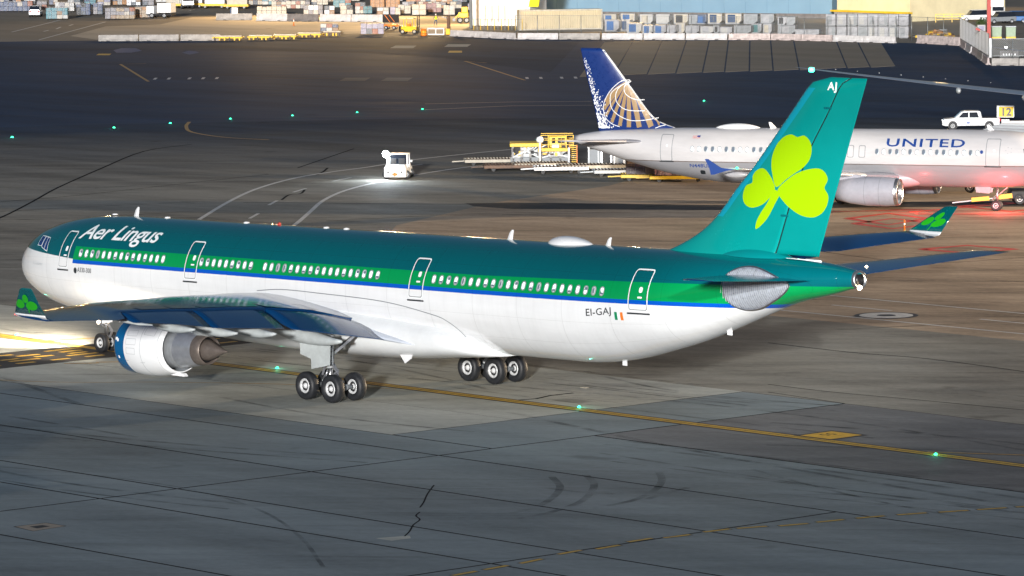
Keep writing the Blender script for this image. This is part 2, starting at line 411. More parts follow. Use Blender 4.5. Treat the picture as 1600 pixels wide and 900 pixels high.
for i in range(0, len(dsh)):
    a = Vector(dsh[i]); nxt = Vector(dsh[min(i+1, len(dsh)-1)]) ; prv = Vector(dsh[max(i-1, 0)]); d = (nxt-prv).normalized()
    p0, p1 = a - d*0.66, a + d*0.66
    sheet('dash_border', strip([tuple(p0-d*0.05), tuple(p1+d*0.05)], 0.36), P_black, 0.004); sheet('yellow_dash', strip([tuple(p0), tuple(p1)], 0.22), P_yel, 0.008)
    
sg = (58.15, 0.98, 60.1, 3.08)
sheet('position_sign_border', [[(sg[0]-0.22, sg[1]-0.22), (sg[2]+0.22, sg[1]-0.22), (sg[2]+0.22, sg[3]+0.22), (sg[0]-0.22, sg[3]+0.22)]], P_black, 0.009)
sheet('position_sign_marking', [[(sg[0], sg[1]), (sg[2], sg[1]), (sg[2], sg[3]), (sg[0], sg[3])]], mat('sign_yellow_paint', (0.72, 0.42, 0.02), 0.5, var=0.25), 0.013)
me = text_mesh('55', 0.85, 0, 0.0, 1.0)
for v in me.vertices: v.co = Vector((58.55, 2.55, 0.017)) + Matrix.Rotation(R(-90), 3, 'Z') @ v.co
me.materials.append(P_black); o = bpy.data.objects.new('sign_marking_number', me); COL.objects.link(o); o['kind'] = 'structure'
# painted hold pattern on the black strip
for row, (x_, ln, off_) in enumerate(((3.9, 2.4, 0), (4.8, 1.5, 0.9), (5.7, 1.2, 0.3), (6.5, 2.0, 1.1), (7.6, 1.2, 0))):
    y_ = -11.4+off_
    while y_ < 11:
        sheet('yellow_bar', [[(x_, y_), (x_+0.36, y_), (x_+0.36, y_+ln), (x_, y_+ln)]], P_yel, 0.008); y_ += ln*1.9
for (px_, py_) in [(9.52, -5.01), (10.28, -3.47), (2.97, 9.62)]:
    sheet('yellow_bar', strip([(px_, py_), (px_+1.2, py_+1.4)], 0.3), P_yel2, 0.008)
# service road
wl = lambda n_, pts, w_=0.22: line(n_, pts, w_, P_wht, -0.018)
wl('road_edge_line', smooth([(-56.22, 55.02), (-60.11, 59.07), (-69.59, 68.89), (-78.55, 78.92), (-85.36, 88.43), (-88.57, 95.18), (-90.72, 101.20), (-94.13, 108.42), (-96.37, 117.02), (-97.69, 123.49)], 4), 0.34)
wl('road_edge_line', smooth([(-45.01, 54.24), (-50.54, 60.10), (-57.78, 67.32), (-65.47, 75.00), (-72.11, 82.80), (-77.61, 91.46), (-81.19, 98.67), (-83.78, 105.18), (-85.46, 111.75)], 4), 0.34)
for a, c in [((-56.61, 60.66),(-59.74, 64.02)), ((-65.25, 69.46),(-68.16, 72.63)), ((-73.72, 78.77),(-76.05, 81.99)), ((-80.24, 88.25),(-82.39, 91.95)), ((-87.90, 101.63),(-89.72, 106.06)), ((-50.42, 53.65),(-53.64, 57.33))]:
    wl('road_centre_dash', [a, c], 0.26)
wl('stand_road_line', [(-2, 48.75), (90, 48.75)], 0.26); wl('stand_road_line', [(6, 40.6), (95, 40.6)], 0.26)
for x0 in (17.9, 29.6, 41.3): wl('stand_road_dash', [(x0, 44.75), (x0+4.8, 44.75)], 0.26)
def ringm(name, cx, cy, r0, r1, m_, z):
    n = 40; b = B(); vs = [(cx+r*math.cos(2*math.pi*k/n), cy+r*math.sin(2*math.pi*k/n), z) for r in (r0, r1) for k in range(n)]
    b.add(vs, [(k, (k+1) % n, n+(k+1) % n, n+k) for k in range(n)]); o = b.build(name, m_); o['kind'] = 'structure'; return o
ringm('circle_marking_border', 24.3, 42.6, 0.01, 1.85, P_black, -0.012); ringm('circle_marking', 24.3, 42.6, 0.55, 1.55, P_wht, -0.008)
# red stand markings
def rbox(pts, nm='red_stand_marking', wd=0.85): sheet(nm, strip(pts+[pts[0]], wd), P_red, -0.014)
rbox([(-23.99, 89.74), (-24.93, 94.95), (-19.70, 93.56), (-18.06, 87.68)]); rbox([(-20.57, 86.89), (-21.59, 91.88), (-16.31, 90.70), (-15.63, 85.56)])
rbox([(-3.19, 75.13), (-2.87, 79.32), (1.37, 79.26), (0.98, 75.09)]); rbox([(-25.36, 103.14), (-25.28, 108.01), (-20.05, 107.83), (-19.41, 102.16)])
for pts in ([(-24.60, 96.78), (-24.20, 108.95)], [(-23.08, 95.83), (-16.50, 101.68)], [(-29.15, 92.74), (-25.48, 99.10)]): sheet('red_stand_marking', strip(pts, 0.5), P_red, -0.016)
# dark band painted where a cast shadow falls, tyre seams, cracks
sheet('painted_shadow_band', [[(-55.42, 80.59), (-53.16, 83.39), (-39.40, 92.31), (-34.98, 99.45), (-25.42, 110.32), (-21.83, 113.48), (-18.29, 109.39), (-30.58, 96.94), (-36.02, 88.97), (-48.66, 79.34), (-52.62, 79.02)]], P_strip, -0.0165)
def seam(pts, wd=0.09, z=-0.015, m_=P_tar): sheet('pavement_seam', strip(smooth(pts, 4), wd), m_, z)
seam([(-66.79, 43.35), (-70.97, 48.63), (-81.51, 59.20), (-91.73, 69.17), (-107.04, 85.15), (-121.08, 100.33), (-125.32, 109.08)], 0.2); seam([(-94.31, 96.11), (-100.07, 103.33), (-109.21, 114.83)], 0.17)
seam([(-83.39, 57.54), (-84.07, 65.38), (-87.87, 79.78), (-90.36, 89.78)], 0.12); seam([(-68.66, 69.71), (-53.25, 80.87)], 0.16)
seam([(-50.63, 62.99), (-49.37, 68.63), (-47.02, 75.32), (-43.34, 80.92)], 0.14)
seam([(-42.77, 28.38), (-39.71, 32.42), (-37.92, 35.31)], 0.12); seam([(-38.25, 25.13), (-37.11, 27.38), (-36.66, 29.63)], 0.12)
seam([(29.45, 27.78), (35.99, 27.50), (41.02, 28.09), (48.54, 27.20)], 0.13); seam([(42.95, 14.20), (47.51, 14.11), (52.22, 14.64), (59.12, 15.31)], 0.11); seam([(45.22, 11.92), (51.20, 11.19)], 0.09)
seam([(-12.73, 72.38), (-5.63, 69.09), (3.73, 68.30), (5.87, 75.16)], 0.12)
for pts in ([(63.86, -27.08), (64.56, -27.90), (65.48, -28.48), (66.35, -29.58), (67.55, -30.81), (68.43, -31.84)], [(58.33, -21.50), (60.17, -23.47), (61.90, -25.18), (62.90, -26.25)]): sheet('pavement_crack', strip(smooth(pts, 3), 0.075), P_tar, 0.003)
seam([(-68.39, 73.26), (-71.92, 76.91), (-72.25, 78.34), (-75.09, 81.07)], 0.2); seam([(-86.75, 91.95), (-89.18, 94.65), (-92.37, 97.79)], 0.2)
for a, c in (((590, 842), (640, 838)),): pass
for k, q in enumerate([[(55.22, -41.27), (55.29, -39.73), (56.58, -39.68), (56.76, -41.44)], [(67.99, -32.97), (68.44, -31.58), (68.99, -31.99), (68.95, -32.95)]]):
    sheet('drain_surround', [q], mat('drain_surround_paint', (0.33, 0.28, 0.22), 0.6) if k == 0 else P_light, 0.003)
    cx_ = sum(a for a, c in q)/4; cy_ = sum(c for a, c in q)/4
    if k == 0: sheet('drain_cover', [[(cx_+(a-cx_)*0.4, cy_+(c-cy_)*0.4) for a, c in q]], P_black, 0.007); sheet('drain_edge', strip(q+[q[0]], 0.06), P_tar, 0.006)
# curved tyre marks of the foreground
def skidmat():
    q = NB('tyre_rubber_film'); q.b.inputs['Base Color'].default_value = (0.02, 0.022, 0.025, 1); q.b.inputs['Roughness'].default_value = 0.7; q.b.inputs['Specular IOR Level'].default_value = 0.1
    q.put(q.rng(q.noise(0.5, 5, (1, 1, 1)), 0.38, 0.75, 0.0, 0.5), q.b.inputs['Alpha']); return q.m
P_skid = skidmat()
rs = random.Random(11)
for k in range(46):
    x0, y0 = rs.uniform(-40, 110), rs.gauss(0, 14); L_ = rs.uniform(12, 50); dy = rs.gauss(0, 3.0); bow = rs.gauss(0, 2.0)
    pts = [(x0+L_*t/6, y0+dy*t/6+bow*math.sin(math.pi*t/6)) for t in range(7)]
    for off_ in ((0, 1.4) if k % 3 == 0 else (0,)): sheet('tyre_mark', strip([(a, c+off_) for a, c in smooth(pts, 4)], rs.uniform(0.16, 0.42)), P_skid, 0.0015+0.00002*k)
for k in range(40):
    x0, y0 = rs.uniform(-110, 60), rs.uniform(30, 110); L_ = rs.uniform(12, 45); a_ = R(48)+rs.gauss(0, 0.25); bow = rs.gauss(0, 4.0)
    pts = [(x0+math.cos(a_)*L_*t/6-math.sin(a_)*bow*math.sin(math.pi*t/6), y0+math.sin(a_)*L_*t/6+math.cos(a_)*bow*math.sin(math.pi*t/6)) for t in range(7)]
    sheet('tyre_mark', strip(smooth(pts, 4), rs.uniform(0.2, 0.55)), P_skid, -0.0155+0.00002*k)
for pts in ([(66.83, -24.67), (66.11, -22.60), (64.42, -20.11), (62.48, -18.00), (60.05, -16.25)], [(67.61, -22.90), (66.53, -20.64), (64.82, -18.39), (62.80, -16.32), (60.66, -14.82)], [(68.12, -21.39), (67.78, -18.90), (66.41, -16.30), (64.45, -13.89), (62.36, -12.03)], [(68.08, -25.44), (67.90, -23.87), (67.44, -22.56)], [(67.86, -18.05), (66.99, -15.73), (66.65, -14.46)], [(62.28, -18.74), (64.09, -18.57), (65.81, -17.95)]):
    sheet('tyre_mark', strip(smooth(pts, 5), 0.34), P_skid, 0.0028)
for pts in ([(38.75, 1.04), (39.01, 2.00), (38.55, 3.36), (38.60, 4.87)],): sheet('tyre_mark', strip(pts, 0.2), P_tar, 0.0025)
# navy painted boxes with white code on the far taxiway
P_blue = mat('blue_road_paint', (0.02, 0.05, 0.16), 0.5, var=0.2)
for q in ([(-284.08, 220.03), (-287.73, 224.18), (-286.16, 225.35), (-279.40, 221.26), (-276.15, 216.97), (-277.75, 215.77)], [(-270.66, 221.09), (-274.28, 225.08), (-272.05, 224.51), (-268.79, 222.49), (-265.53, 218.35)]): sheet('blue_patch', [q], P_blue, -0.02)
sheet('yellow_patch', [[(-274.11, 209.70), (-277.34, 212.53), (-275.95, 213.58), (-272.67, 210.79)]], P_yel, -0.02); sheet('yellow_patch', [[(-242.18, 242.47), (-246.12, 246.15), (-244.76, 247.17), (-240.69, 243.59)]], P_yel, -0.02)
line('yellow_corner', [(-250.88, 200.03), (-252.17, 197.02), (-216.34, 173.93)], 0.35, P_yel2, -0.024); line('yellow_corner', [(-217.76, 227.38), (-223.63, 228.98), (-183.80, 203.02)], 0.35, P_yel2, -0.024)
line('yellow_taxi_arc', smooth([(-152.11, 129.71), (-146.69, 125.09), (-139.24, 119.97), (-130.91, 117.23), (-124.78, 117.64)], 5), 0.35, P_yel2, -0.024)
line('painted_stripe', [(-157.10, 164.76), (-152.55, 172.90), (-146.82, 179.03)], 0.30, mat('pink_white_paint', (0.6, 0.5, 0.42), 0.6), -0.024); line('painted_stripe', [(-149.33, 158.02), (-147.38, 168.24), (-141.73, 174.28)], 0.30, mat('pink_white_paint', (0.6, 0.5, 0.42), 0.6), -0.024)
for i in range(5):
    for base in ((-219.22, 176.98), (-185.65, 205.09)):
        x_, y_ = base; a = R(48); u_ = i*1.6 + (0.8 if i > 1 else 0)
        sheet('white_code_mark', strip([(x_+u_*math.cos(a), y_+u_*math.sin(a)), (x_+u_*math.cos(a)-3.0, y_+u_*math.sin(a)+2.6)], 0.35), P_wht, -0.02)
for pts in ([(-343.06, 246.01), (-374.31, 277.97)], [(-318.30, 232.87), (-362.15, 277.53)]): line('yard_road_line', pts, 0.3, P_wht, -0.018)
for a, c in [((-340.94, 250.22),(-344.05, 253.43)), ((-346.87, 256.91),(-352.08, 261.57)), ((-354.92, 265.22),(-358.38, 268.50))]: line('yard_dash', [a, c], 0.3, P_wht, -0.018)
sheet('yard_patch', [[(-258.15, 246.20), (-263.30, 251.61), (-260.97, 253.34), (-255.64, 248.07)]], P_light, -0.02); sheet('yard_patch', [[(-255.07, 253.08), (-260.42, 258.44), (-257.87, 260.33), (-252.55, 254.95)]], P_light, -0.02)
sheet('taxiway_patch', [[(-199.76, 188.72), (-204.65, 193.78), (-202.32, 195.60), (-197.41, 190.58)]], P_dark, -0.022); sheet('taxiway_patch', [[(-195.93, 191.73), (-200.77, 196.82), (-198.38, 198.68), (-193.47, 193.67)]], P_dark, -0.022)
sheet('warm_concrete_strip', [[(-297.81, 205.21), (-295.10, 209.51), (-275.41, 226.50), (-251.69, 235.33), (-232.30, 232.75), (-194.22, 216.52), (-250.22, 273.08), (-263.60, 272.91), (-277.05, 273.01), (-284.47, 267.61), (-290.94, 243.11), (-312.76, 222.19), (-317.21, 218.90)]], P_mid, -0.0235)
# ================================================================ green airliner (x runs aft from the nose, y to its right)
TABF = [(0.0, 0.1, 0.0, 0.03), (0.03, 0.26, -0.2, 0.24), (0.1, 0.45, -0.5, 0.5), (0.25, 0.68, -0.8, 0.78), (0.5, 0.92, -1.08, 1.08), (0.8, 1.15, -1.3, 1.33), (1.2, 1.4, -1.52, 1.6), (1.76, 1.72, -1.75, 1.86), (2.4, 1.98, -1.98, 2.09), (3.0, 2.15, -2.14, 2.26), (3.8, 2.34, -2.31, 2.43), (4.6, 2.49, -2.45, 2.56), (5.6, 2.62, -2.58, 2.67), (6.8, 2.72, -2.68, 2.75), (8.5, 2.79, -2.78, 2.8), (10.5, 2.82, -2.82, 2.82), (45.0, 2.82, -2.82, 2.82), (46.5, 2.82, -2.76, 2.81), (48.5, 2.82, -2.5, 2.74), (50.7, 2.82, -1.98, 2.58), (52.9, 2.82, -1.38, 2.34), (55.0, 2.82, -0.66, 2.03), (57.1, 2.81, 0.1, 1.68), (59.1, 2.77, 0.76, 1.3), (61.2, 2.62, 1.22, 0.8), (62.3, 2.46, 1.5, 0.52), (62.85, 2.34, 1.62, 0.4)]
def axA(x): return 5.09 + 0.01663*(x - 32.0)
plane = tag(empty('airliner', (0, 0, 0)), 'large teal and green airliner with a shamrock on its fin, crossing the foreground', 'airliner')
def fus_pt(x, th):
    t, b_, w_ = interp(TABF, x); m = (t+b_)/2; h = (t-b_)/2
    return (x, w_*math.cos(th), axA(x) + m + h*math.sin(th))
def on_fus(side=-1, off=0.012):
    def fn(x, zr):
        t, b_, w_ = interp(TABF, x); m = (t+b_)/2; h = (t-b_)/2
        s_ = max(-0.999, min(0.999, (zr-m)/h)); c_ = math.sqrt(1-s_*s_)
        n = Vector((0, c_/w_, s_/h)).normalized()
        return (x, side*(w_*c_ + off*n.y), axA(x) + m + h*s_ + off*n.z)
    return fn
# livery
def livery():
    q = NB('teal_green_livery')
    zr = q.mth('SUBTRACT', q.z, q.mth('ADD', q.mth('MULTIPLY', q.x, 0.01663), 4.5578))
    dx = q.mth('MAXIMUM', q.mth('SUBTRACT', q.x, 40.0), 0.0)
    gt = q.mth('SUBTRACT', zr, q.mth('MULTIPLY', dx, 0.0175)); bt = q.mth('SUBTRACT', zr, q.mth('MULTIPLY', dx, 0.0058))
    f_green = q.step(gt, 1.27, 0.012); f_bt = q.step(bt, 0.57, 0.012); f_bb = q.step(bt, 0.37, 0.012)
    teal, green, blue, white = (0.0, 0.095, 0.115), (0.0, 0.27, 0.07), (0.0, 0.085, 0.50), (0.80, 0.82, 0.84)
    dirt = q.noise(0.7, 6, (0.25, 1, 1.6)); dn = q.rng(dirt, 0.35, 0.75, 1.0, 0.90)
    wv = q.n.new('ShaderNodeVectorMath'); wv.operation = 'SCALE'; wv.inputs[0].default_value = white; q.l.new(dn, wv.inputs['Scale'])
    c = q.mix(f_bb, wv.outputs[0], blue); c = q.mix(f_bt, c, green); c = q.mix(f_green, c, teal)
    nose = q.step(q.mth('ADD', zr, q.mth('MULTIPLY', q.x, 0.055)), 1.01, 0.012)
    cn = q.mix(nose, wv.outputs[0], teal)
    c = q.mix(q.step(q.x, 7.36, 0.01), cn, c)
    q.put(c, q.b.inputs['Base Color'])
    # faint skin panel seams, circumferential and lengthwise
    fr = q.mth('ABSOLUTE', q.mth('SUBTRACT', q.mth('FRACT', q.mth('MULTIPLY', q.x, 1/3.18)), 0.5))
    ang = q.mth('ARCTAN2', zr, q.mth('ABSOLUTE', q.y)); fz = q.mth('ABSOLUTE', q.mth('SUBTRACT', q.mth('FRACT', q.mth('MULTIPLY', ang, 2.3)), 0.5))
    seam = q.mth('MAXIMUM', q.mth('LESS_THAN', fr, 0.0045), q.mth('LESS_THAN', fz, 0.006))
    grime = q.rng(q.noise(0.9, 7, (3.0, 1, 0.35), 0, 0.7), 0.45, 0.75, 0.0, 0.06)
    vs_ = q.n.new('ShaderNodeVectorMath'); vs_.operation = 'SCALE'; q.l.new(c, vs_.inputs[0]); q.l.new(q.mth('SUBTRACT', q.mth('SUBTRACT', 1.0, q.mth('MULTIPLY', seam, 0.16)), grime), vs_.inputs['Scale']); q.put(vs_.outputs[0], q.b.inputs['Base Color'])
    bp = q.n.new('ShaderNodeBump'); bp.inputs['Strength'].default_value = 0.5; bp.inputs['Distance'].default_value = 0.01
    wav = q.noise(1.1, 3, (1, 1, 1.4))
    q.l.new(q.mth('ADD', q.mth('MULTIPLY', seam, -0.5), q.mth('MULTIPLY', wav, 0.5)), bp.inputs['Height']); q.l.new(bp.outputs[0], q.b.inputs['Normal'])
    q.b.inputs['Roughness'].default_value = 0.16; q.b.inputs['Coat Weight'].default_value = 0.5; q.b.inputs['Coat Roughness'].default_value = 0.06
    return q.m
M_liv = livery()
M_teal = mat('teal_fin_paint', (0.0, 0.21, 0.20), 0.22, coat=0.6, var=0.05, scale=0.5)
M_tealD = mat('deep_teal_paint', (0.0, 0.10, 0.115), 0.25, coat=0.5, var=0.05)
M_wing = mat('wing_blue_paint', (0.002, 0.036, 0.12), 0.2, coat=0.2, var=0.1, scale=0.8, spec=0.5)
M_wtop = mat('wing_upper_paint', (0.002, 0.036, 0.12), 0.16, coat=0.2, spec=0.5)
M_lime = mat('shamrock_lime_print', (0.27, 0.48, 0.0), 0.3, coat=0.4)
M_limeD = mat('shamrock_leaf_green_print', (0.02, 0.42, 0.01), 0.3, coat=0.4)
M_mark = mat('white_print', (0.8, 0.84, 0.86), 0.35)
M_ink = mat('dark_print', (0.02, 0.025, 0.03), 0.45)
M_belly = mat('belly_white', (0.74, 0.77, 0.79), 0.32, coat=0.3, var=0.1, scale=0.5)
M_scuff = mat('scuffed_bare_metal', (0.34, 0.37, 0.44), 0.3, metal=0.45, var=0.4, scale=7, bump=0.3)

xs = [0.0, 0.015, 0.03, 0.06, 0.1, 0.17, 0.25, 0.37, 0.5, 0.65, 0.8, 1.0, 1.2, 1.5, 1.76, 2.1, 2.4, 2.7, 3.0, 3.4, 3.8, 4.2, 4.6, 5.1, 5.6, 6.2, 6.8, 7.6, 8.5, 9.5, 10.5] + [12+1.5*i for i in range(22)] + [44.5+0.75*i for i in range(23)] + [61.6, 62.0, 62.4, 62.7, 62.85]
NR = 96
rings = [[fus_pt(x, 2*math.pi*k/NR) for k in range(NR)] for x in xs]
B().loft(rings).build('fuselage', M_liv, plane)
# exhaust ring of the auxiliary power unit and tail lamp
xe = 62.85; ze = axA(xe) + 1.98
b = B(); b.lathe([(-0.12, 0.41), (0.06, 0.43), (0.12, 0.40), (0.10, 0.33), (-0.35, 0.28)], (xe, 0, ze), (1, 0, 0.12), 28, cap=False); tail_ring = b.build('exhaust_ring', M_metal, plane)
B().lathe([(0.03, 0.33), (0.031, 0.01)], (xe, 0, ze), (1, 0, 0.12), 24).build('exhaust_duct', M_black, tail_ring)
B().lathe([(-0.06, 0.02), (0, 0.12), (0.07, 0.10), (0.12, 0.0)], (xe+0.13, -0.1, ze-0.34), (1, -0.4, 0), 12).build('tail_lamp', M_em_warm, plane)
# windows
wm = B()
prof = rrect(-0.165, -0.25, 0.165, 0.25, 0.15, 4); inn = rrect(-0.12, -0.195, 0.12, 0.195, 0.115, 4); inn2 = [(a*0.97, c*0.97) for a, c in inn]
o0 = len(prof)
wm.add([(a, -0.008, c) for a, c in prof] + [(a, -0.020, c) for a, c in inn], [(i, (i+1) % o0, o0+(i+1) % o0, o0+i) for i in range(o0)], 0)
wm.add([(a, -0.020, c) for a, c in inn] + [(a, 0.006, c) for a, c in inn2], [(i, (i+1) % o0, o0+(i+1) % o0, o0+i) for i in range(o0)], 0)
wm.add([(a, 0.0, c) for a, c in inn], [tuple(range(o0))], 1)
wm2 = B(); wm2.v, wm2.f, wm2.mi, wm2.sm = list(wm.v), list(wm.f), list(wm.mi), list(wm.sm)
wm2.add([(a*0.8+0.01, -0.004, c*0.42+0.09) for a, c in inn], [tuple(range(o0))], 2)
M_wrim = mat('window_rim', (0.30, 0.36, 0.38), 0.35, metal=0.3)
M_wshade = mat('lit_window_shade', (0.85, 0.87, 0.9), 0.4, emit=(0.9, 0.95, 1.0), es=0.35)
M_wseat = mat('window_interior', (0.14, 0.17, 0.22), 0.3)
ME_w = wm.mesh('window', [M_wrim, M_wshade, M_wseat]); ME_w2 = wm2.mesh('window', [M_wrim, M_wshade, M_wseat])
wm3 = B(); wm3.v, wm3.f, wm3.mi, wm3.sm = list(wm.v), list(wm.f), list(wm.mi), list(wm.sm)
wm3.add([(a*0.9, -0.004, c*0.3-0.11) for a, c in inn], [tuple(range(o0))], 2); ME_w3 = wm3.mesh('window', [M_wrim, M_wshade, M_wseat])
M_wdim = mat('dim_window_shade', (0.5, 0.53, 0.56), 0.4, emit=(0.9, 0.9, 0.85), es=0.1)
wm4 = B(); wm4.v, wm4.f, wm4.mi, wm4.sm = list(wm.v), list(wm.f), list(wm.mi), list(wm.sm)
wm4.add([(a*0.5-0.03, -0.004, c*0.8) for a, c in inn], [tuple(range(o0))], 2); ME_w4 = wm4.mesh('window', [M_wrim, M_wdim, M_wseat])
def put_windows(n0, x0, x1, side, skip=()):
    for i in range(n0):
        x = x0 + (x1-x0)*i/(n0-1); t, b_, w_ = interp(TABF, x); zr = 0.935; s_ = (zr-(t+b_)/2)/((t-b_)/2); phi = math.asin(s_)
        M = Matrix.Translation((x, side*w_*math.cos(phi), axA(x)+zr)) @ Matrix.Rotation(math.pi if side > 0 else 0, 4, 'Z') @ Matrix.Rotation(-phi, 4, 'X') @ Matrix.Scale(0.94, 4)
        inst('window', random.choice((ME_w, ME_w, ME_w2, ME_w2, ME_w3, ME_w4)), plane, M)
for sd_ in (-1, 1):
    put_windows(15, 7.99, 15.21, sd_); put_windows(9, 18.45, 22.53, sd_); put_windows(18, 23.68, 32.55, sd_); put_windows(23, 36.79, 48.73, sd_)
# doors: outline strips, sill plate, handle and peep window
def door(x0, x1, z0, z1, side, whole=True):
    fn = on_fus(side, 0.010)
    o_, i_ = rrect(x0+0.015, z0+0.015, x1-0.015, z1-0.015, 0.15), rrect(x0+0.075, z0+0.075, x1-0.075, z1-0.075, 0.10)
    d = decal('door', ring_poly(o_, i_), M_mark, fn, plane)
    f2 = on_fus(side, 0.013)
    decal('door_sill', [rrect(x0-0.06, z0-0.13, x1+0.06, z0-0.05, 0.02, 1)], M_ink, f2, d)
    decal('door_handle', [rrect((x0+x1)/2-0.02, 0.72, (x0+x1)/2+0.26, 0.80, 0.03, 2)], M_mark, f2, d)
    decal('door_window', [rrect((x0+x1)/2+0.02, 0.98, (x0+x1)/2+0.24, 1.24, 0.08, 3)], M_mark, f2, d)
    o2, i2 = rrect(x0+0.075, z0+0.075, x1-0.075, z1-0.075, 0.10), rrect(x0+0.10, z0+0.10, x1-0.10, z1-0.10, 0.09)
    decal('door_seam', ring_poly(o2, i2), M_ink, f2, d)
for sd_ in (-1, 1):
    door(6.0, 6.95, 0.07, 2.03, sd_); door(17.12, 18.2, -0.03, 1.95, sd_); door(35.0, 36.12, -0.07, 1.89, sd_); door(50.45, 51.7, 0.09, 2.06, sd_)
# cockpit windows, each pane its own
def cockpit(side):
    for poly in ([(3.80,1.58),(4.12,1.56),(4.22,0.98),(3.86,1.08)], [(4.17,1.555),(4.40,1.54),(4.60,0.90),(4.27,0.965)], [(3.25,1.58),(3.72,1.59),(3.76,1.12),(3.30,1.14)]):
        cx = sum(a for a, c in poly)/4; cz = sum(c for a, c in poly)/4
        big = [(cx+(a-cx)*1.22, cz+(c-cz)*1.12) for a, c in poly]
        f_ = decal('cockpit_window', [big], M_mark, on_fus(side, 0.008), plane, 0.1, 0.08)
        decal('cockpit_pane', [poly], M_glass_b, on_fus(side, 0.014), f_, 0.1, 0.08)
M_glass_b = mat('cockpit_glass', (0.01, 0.04, 0.16), 0.08)
cockpit(-1); cockpit(1)
# lettering
def arc_fn(side, x0, phi0, off=0.014):
    def fn(u, v):
        ph = R(phi0) + v/2.82; x = x0 + (u if side < 0 else -u); t, b_, w_ = interp(TABF, x); m = (t+b_)/2; h = (t-b_)/2
        return (x, side*(w_+off)*math.cos(ph), axA(x) + m + (h+off)*math.sin(ph))
    return fn
def fit(me, width=None, height=None):
    xs_ = [v.co.x for v in me.vertices]; ys_ = [v.co.y for v in me.vertices]
    x0 = min(xs_); sx = width/(max(xs_)-x0) if width else 1
    return x0, sx
me = text_mesh('Aer Lingus', 1.50, 0.26, 0.018, 0.94); x0, sx = fit(me, 6.95)
for sd_, xx in ((-1, 7.22), (1, 14.2)): decal('airline_title', me, M_mark, arc_fn(sd_, xx, 37.5), plane, 0.3, 0.09, lambda u, v: ((u-x0)*sx, v))
me2 = text_mesh('A330-300', 0.36, 0, 0.002, 1.0); x2, s2 = fit(me2, 1.25)
decal('type_title', me2, M_ink, arc_fn(-1, 7.86, -1.6), plane, 0.3, 0.09, lambda u, v: ((u-x2)*s2, v))
decal('round_badge', [[(7.66+0.14*math.cos(t*0.4), 0.0+0.16*math.sin(t*0.4)) for t in range(15)]], M_ink, on_fus(-1, 0.012), plane)
me3 = text_mesh('EI-GAJ', 0.50, 0, 0.004, 1.05); x3, s3 = fit(me3, 1.62)
decal('registration', me3, M_ink, arc_fn(-1, 47.78, -7.6), plane, 0.3, 0.09, lambda u, v: ((u-x3)*s3, v))
fl = decal('national_flag', [rrect(49.60, -0.36, 49.77, 0.02, 0.005, 1)], mat('flag_green', (0.0, 0.22, 0.09), 0.4), on_fus(-1, 0.012), plane)
decal('flag_band', [rrect(49.77, -0.36, 49.95, 0.02, 0.005, 1)], M_mark, on_fus(-1, 0.012), fl)
decal('flag_band', [rrect(49.95, -0.36, 50.12, 0.02, 0.005, 1)], mat('flag_orange', (0.8, 0.2, 0.02), 0.4), on_fus(-1, 0.012), fl)
me4 = text_mesh('St. Columba', 0.26, 0.35, 0, 1.0); x4, s4 = fit(me4, 1.1)
decal('name_script', me4, M_lgrey, lambda u, v: on_fus(-1, 0.014)(3.2+u, 0.12+v-u*0.03), plane, 0.2, 0.09, lambda u, v: ((u-x4)*s4, v))
# fin, with a curved dorsal fillet
FIN = [(7.95, 49.6, 60.35, 57.55), (8.20, 50.55, 60.30, 57.66), (8.75, 51.9, 60.45, 57.95), (9.35, 53.0, 60.68, 58.2), (10.2, 54.05, 60.98, 58.55), (11.3, 55.1, 61.38, 59.0), (12.3, 56.15, 61.76, 59.5), (13.4, 57.2, 62.17, 60.05), (15.0, 58.68, 62.78, 61.1), (16.1, 59.68, 63.19, 61.75), (16.42, 60.05, 63.32, 62.0), (16.58, 60.45, 63.37, 62.2), (16.65, 61.1, 63.39, 62.45)]
def fin_ring(z, le, te, thk, n=16, z1=None):
    ch = te-le; out = []
    for k in range(2*n):
        s_ = 1 if k < n else -1; u = (k/n) if k < n else (2-k/n)
        u2 = 0.5*(1-math.cos(math.pi*u)); y = thk*ch*(1.4845*math.sqrt(max(u2,0))-0.63*u2-1.758*u2**2+1.4215*u2**3-0.5075*u2**4)
        out.append((le+ch*u2, s_*y, z + (0 if z1 is None else (z1-z)*u2)))
    return out
zz = [7.95+(16.65-7.95)*i/34 for i in range(35)]
def fin_le_te(z): return interp(FIN, z)
def fin_half(z, x, off=0.0):
    le, te, h = fin_le_te(z); ch = te-le; u = min(max((x-le)/ch, 0.0), 1.0); thk = 0.11 if z > 9.5 else 0.085
    thk = 0.085 + 0.025*min(max((z-8.5)/2, 0), 1)
    if z > 16.3: thk *= max(0.25, 1-(z-16.3)*2)
    return thk*ch*(1.4845*math.sqrt(u)-0.63*u-1.758*u**2+1.4215*u**3-0.5075*u**4) + off
def fin_section(z, f0, f1, n=16):
    """closed ring of the fin between chord fractions given as x"""
    out = []
    le, te, h = fin_le_te(z); a = le if f0 is None else h+0.03; c_ = te if f1 is None else h-0.03
    for k in range(2*n):
        s_ = -1 if k < n else 1; u = (k/n) if k < n else (2-k/n)
        u2 = 0.5*(1-math.cos(math.pi*u)); x = a + (c_-a)*u2
        y = fin_half(z, x)
        if k in (0,) and f0 is None: y = 0
        out.append((x, s_*y, z))
    return out
fin = B().loft([fin_section(z, None, 1) for z in zz]).build('fin', M_teal, plane)
B().loft([fin_section(z, 1, None) for z in zz[2:]]).build('rudder', M_teal, fin)
def on_fin(side=-1, off=0.012):
    return lambda x, z: (x, side*fin_half(z, x, off), z)
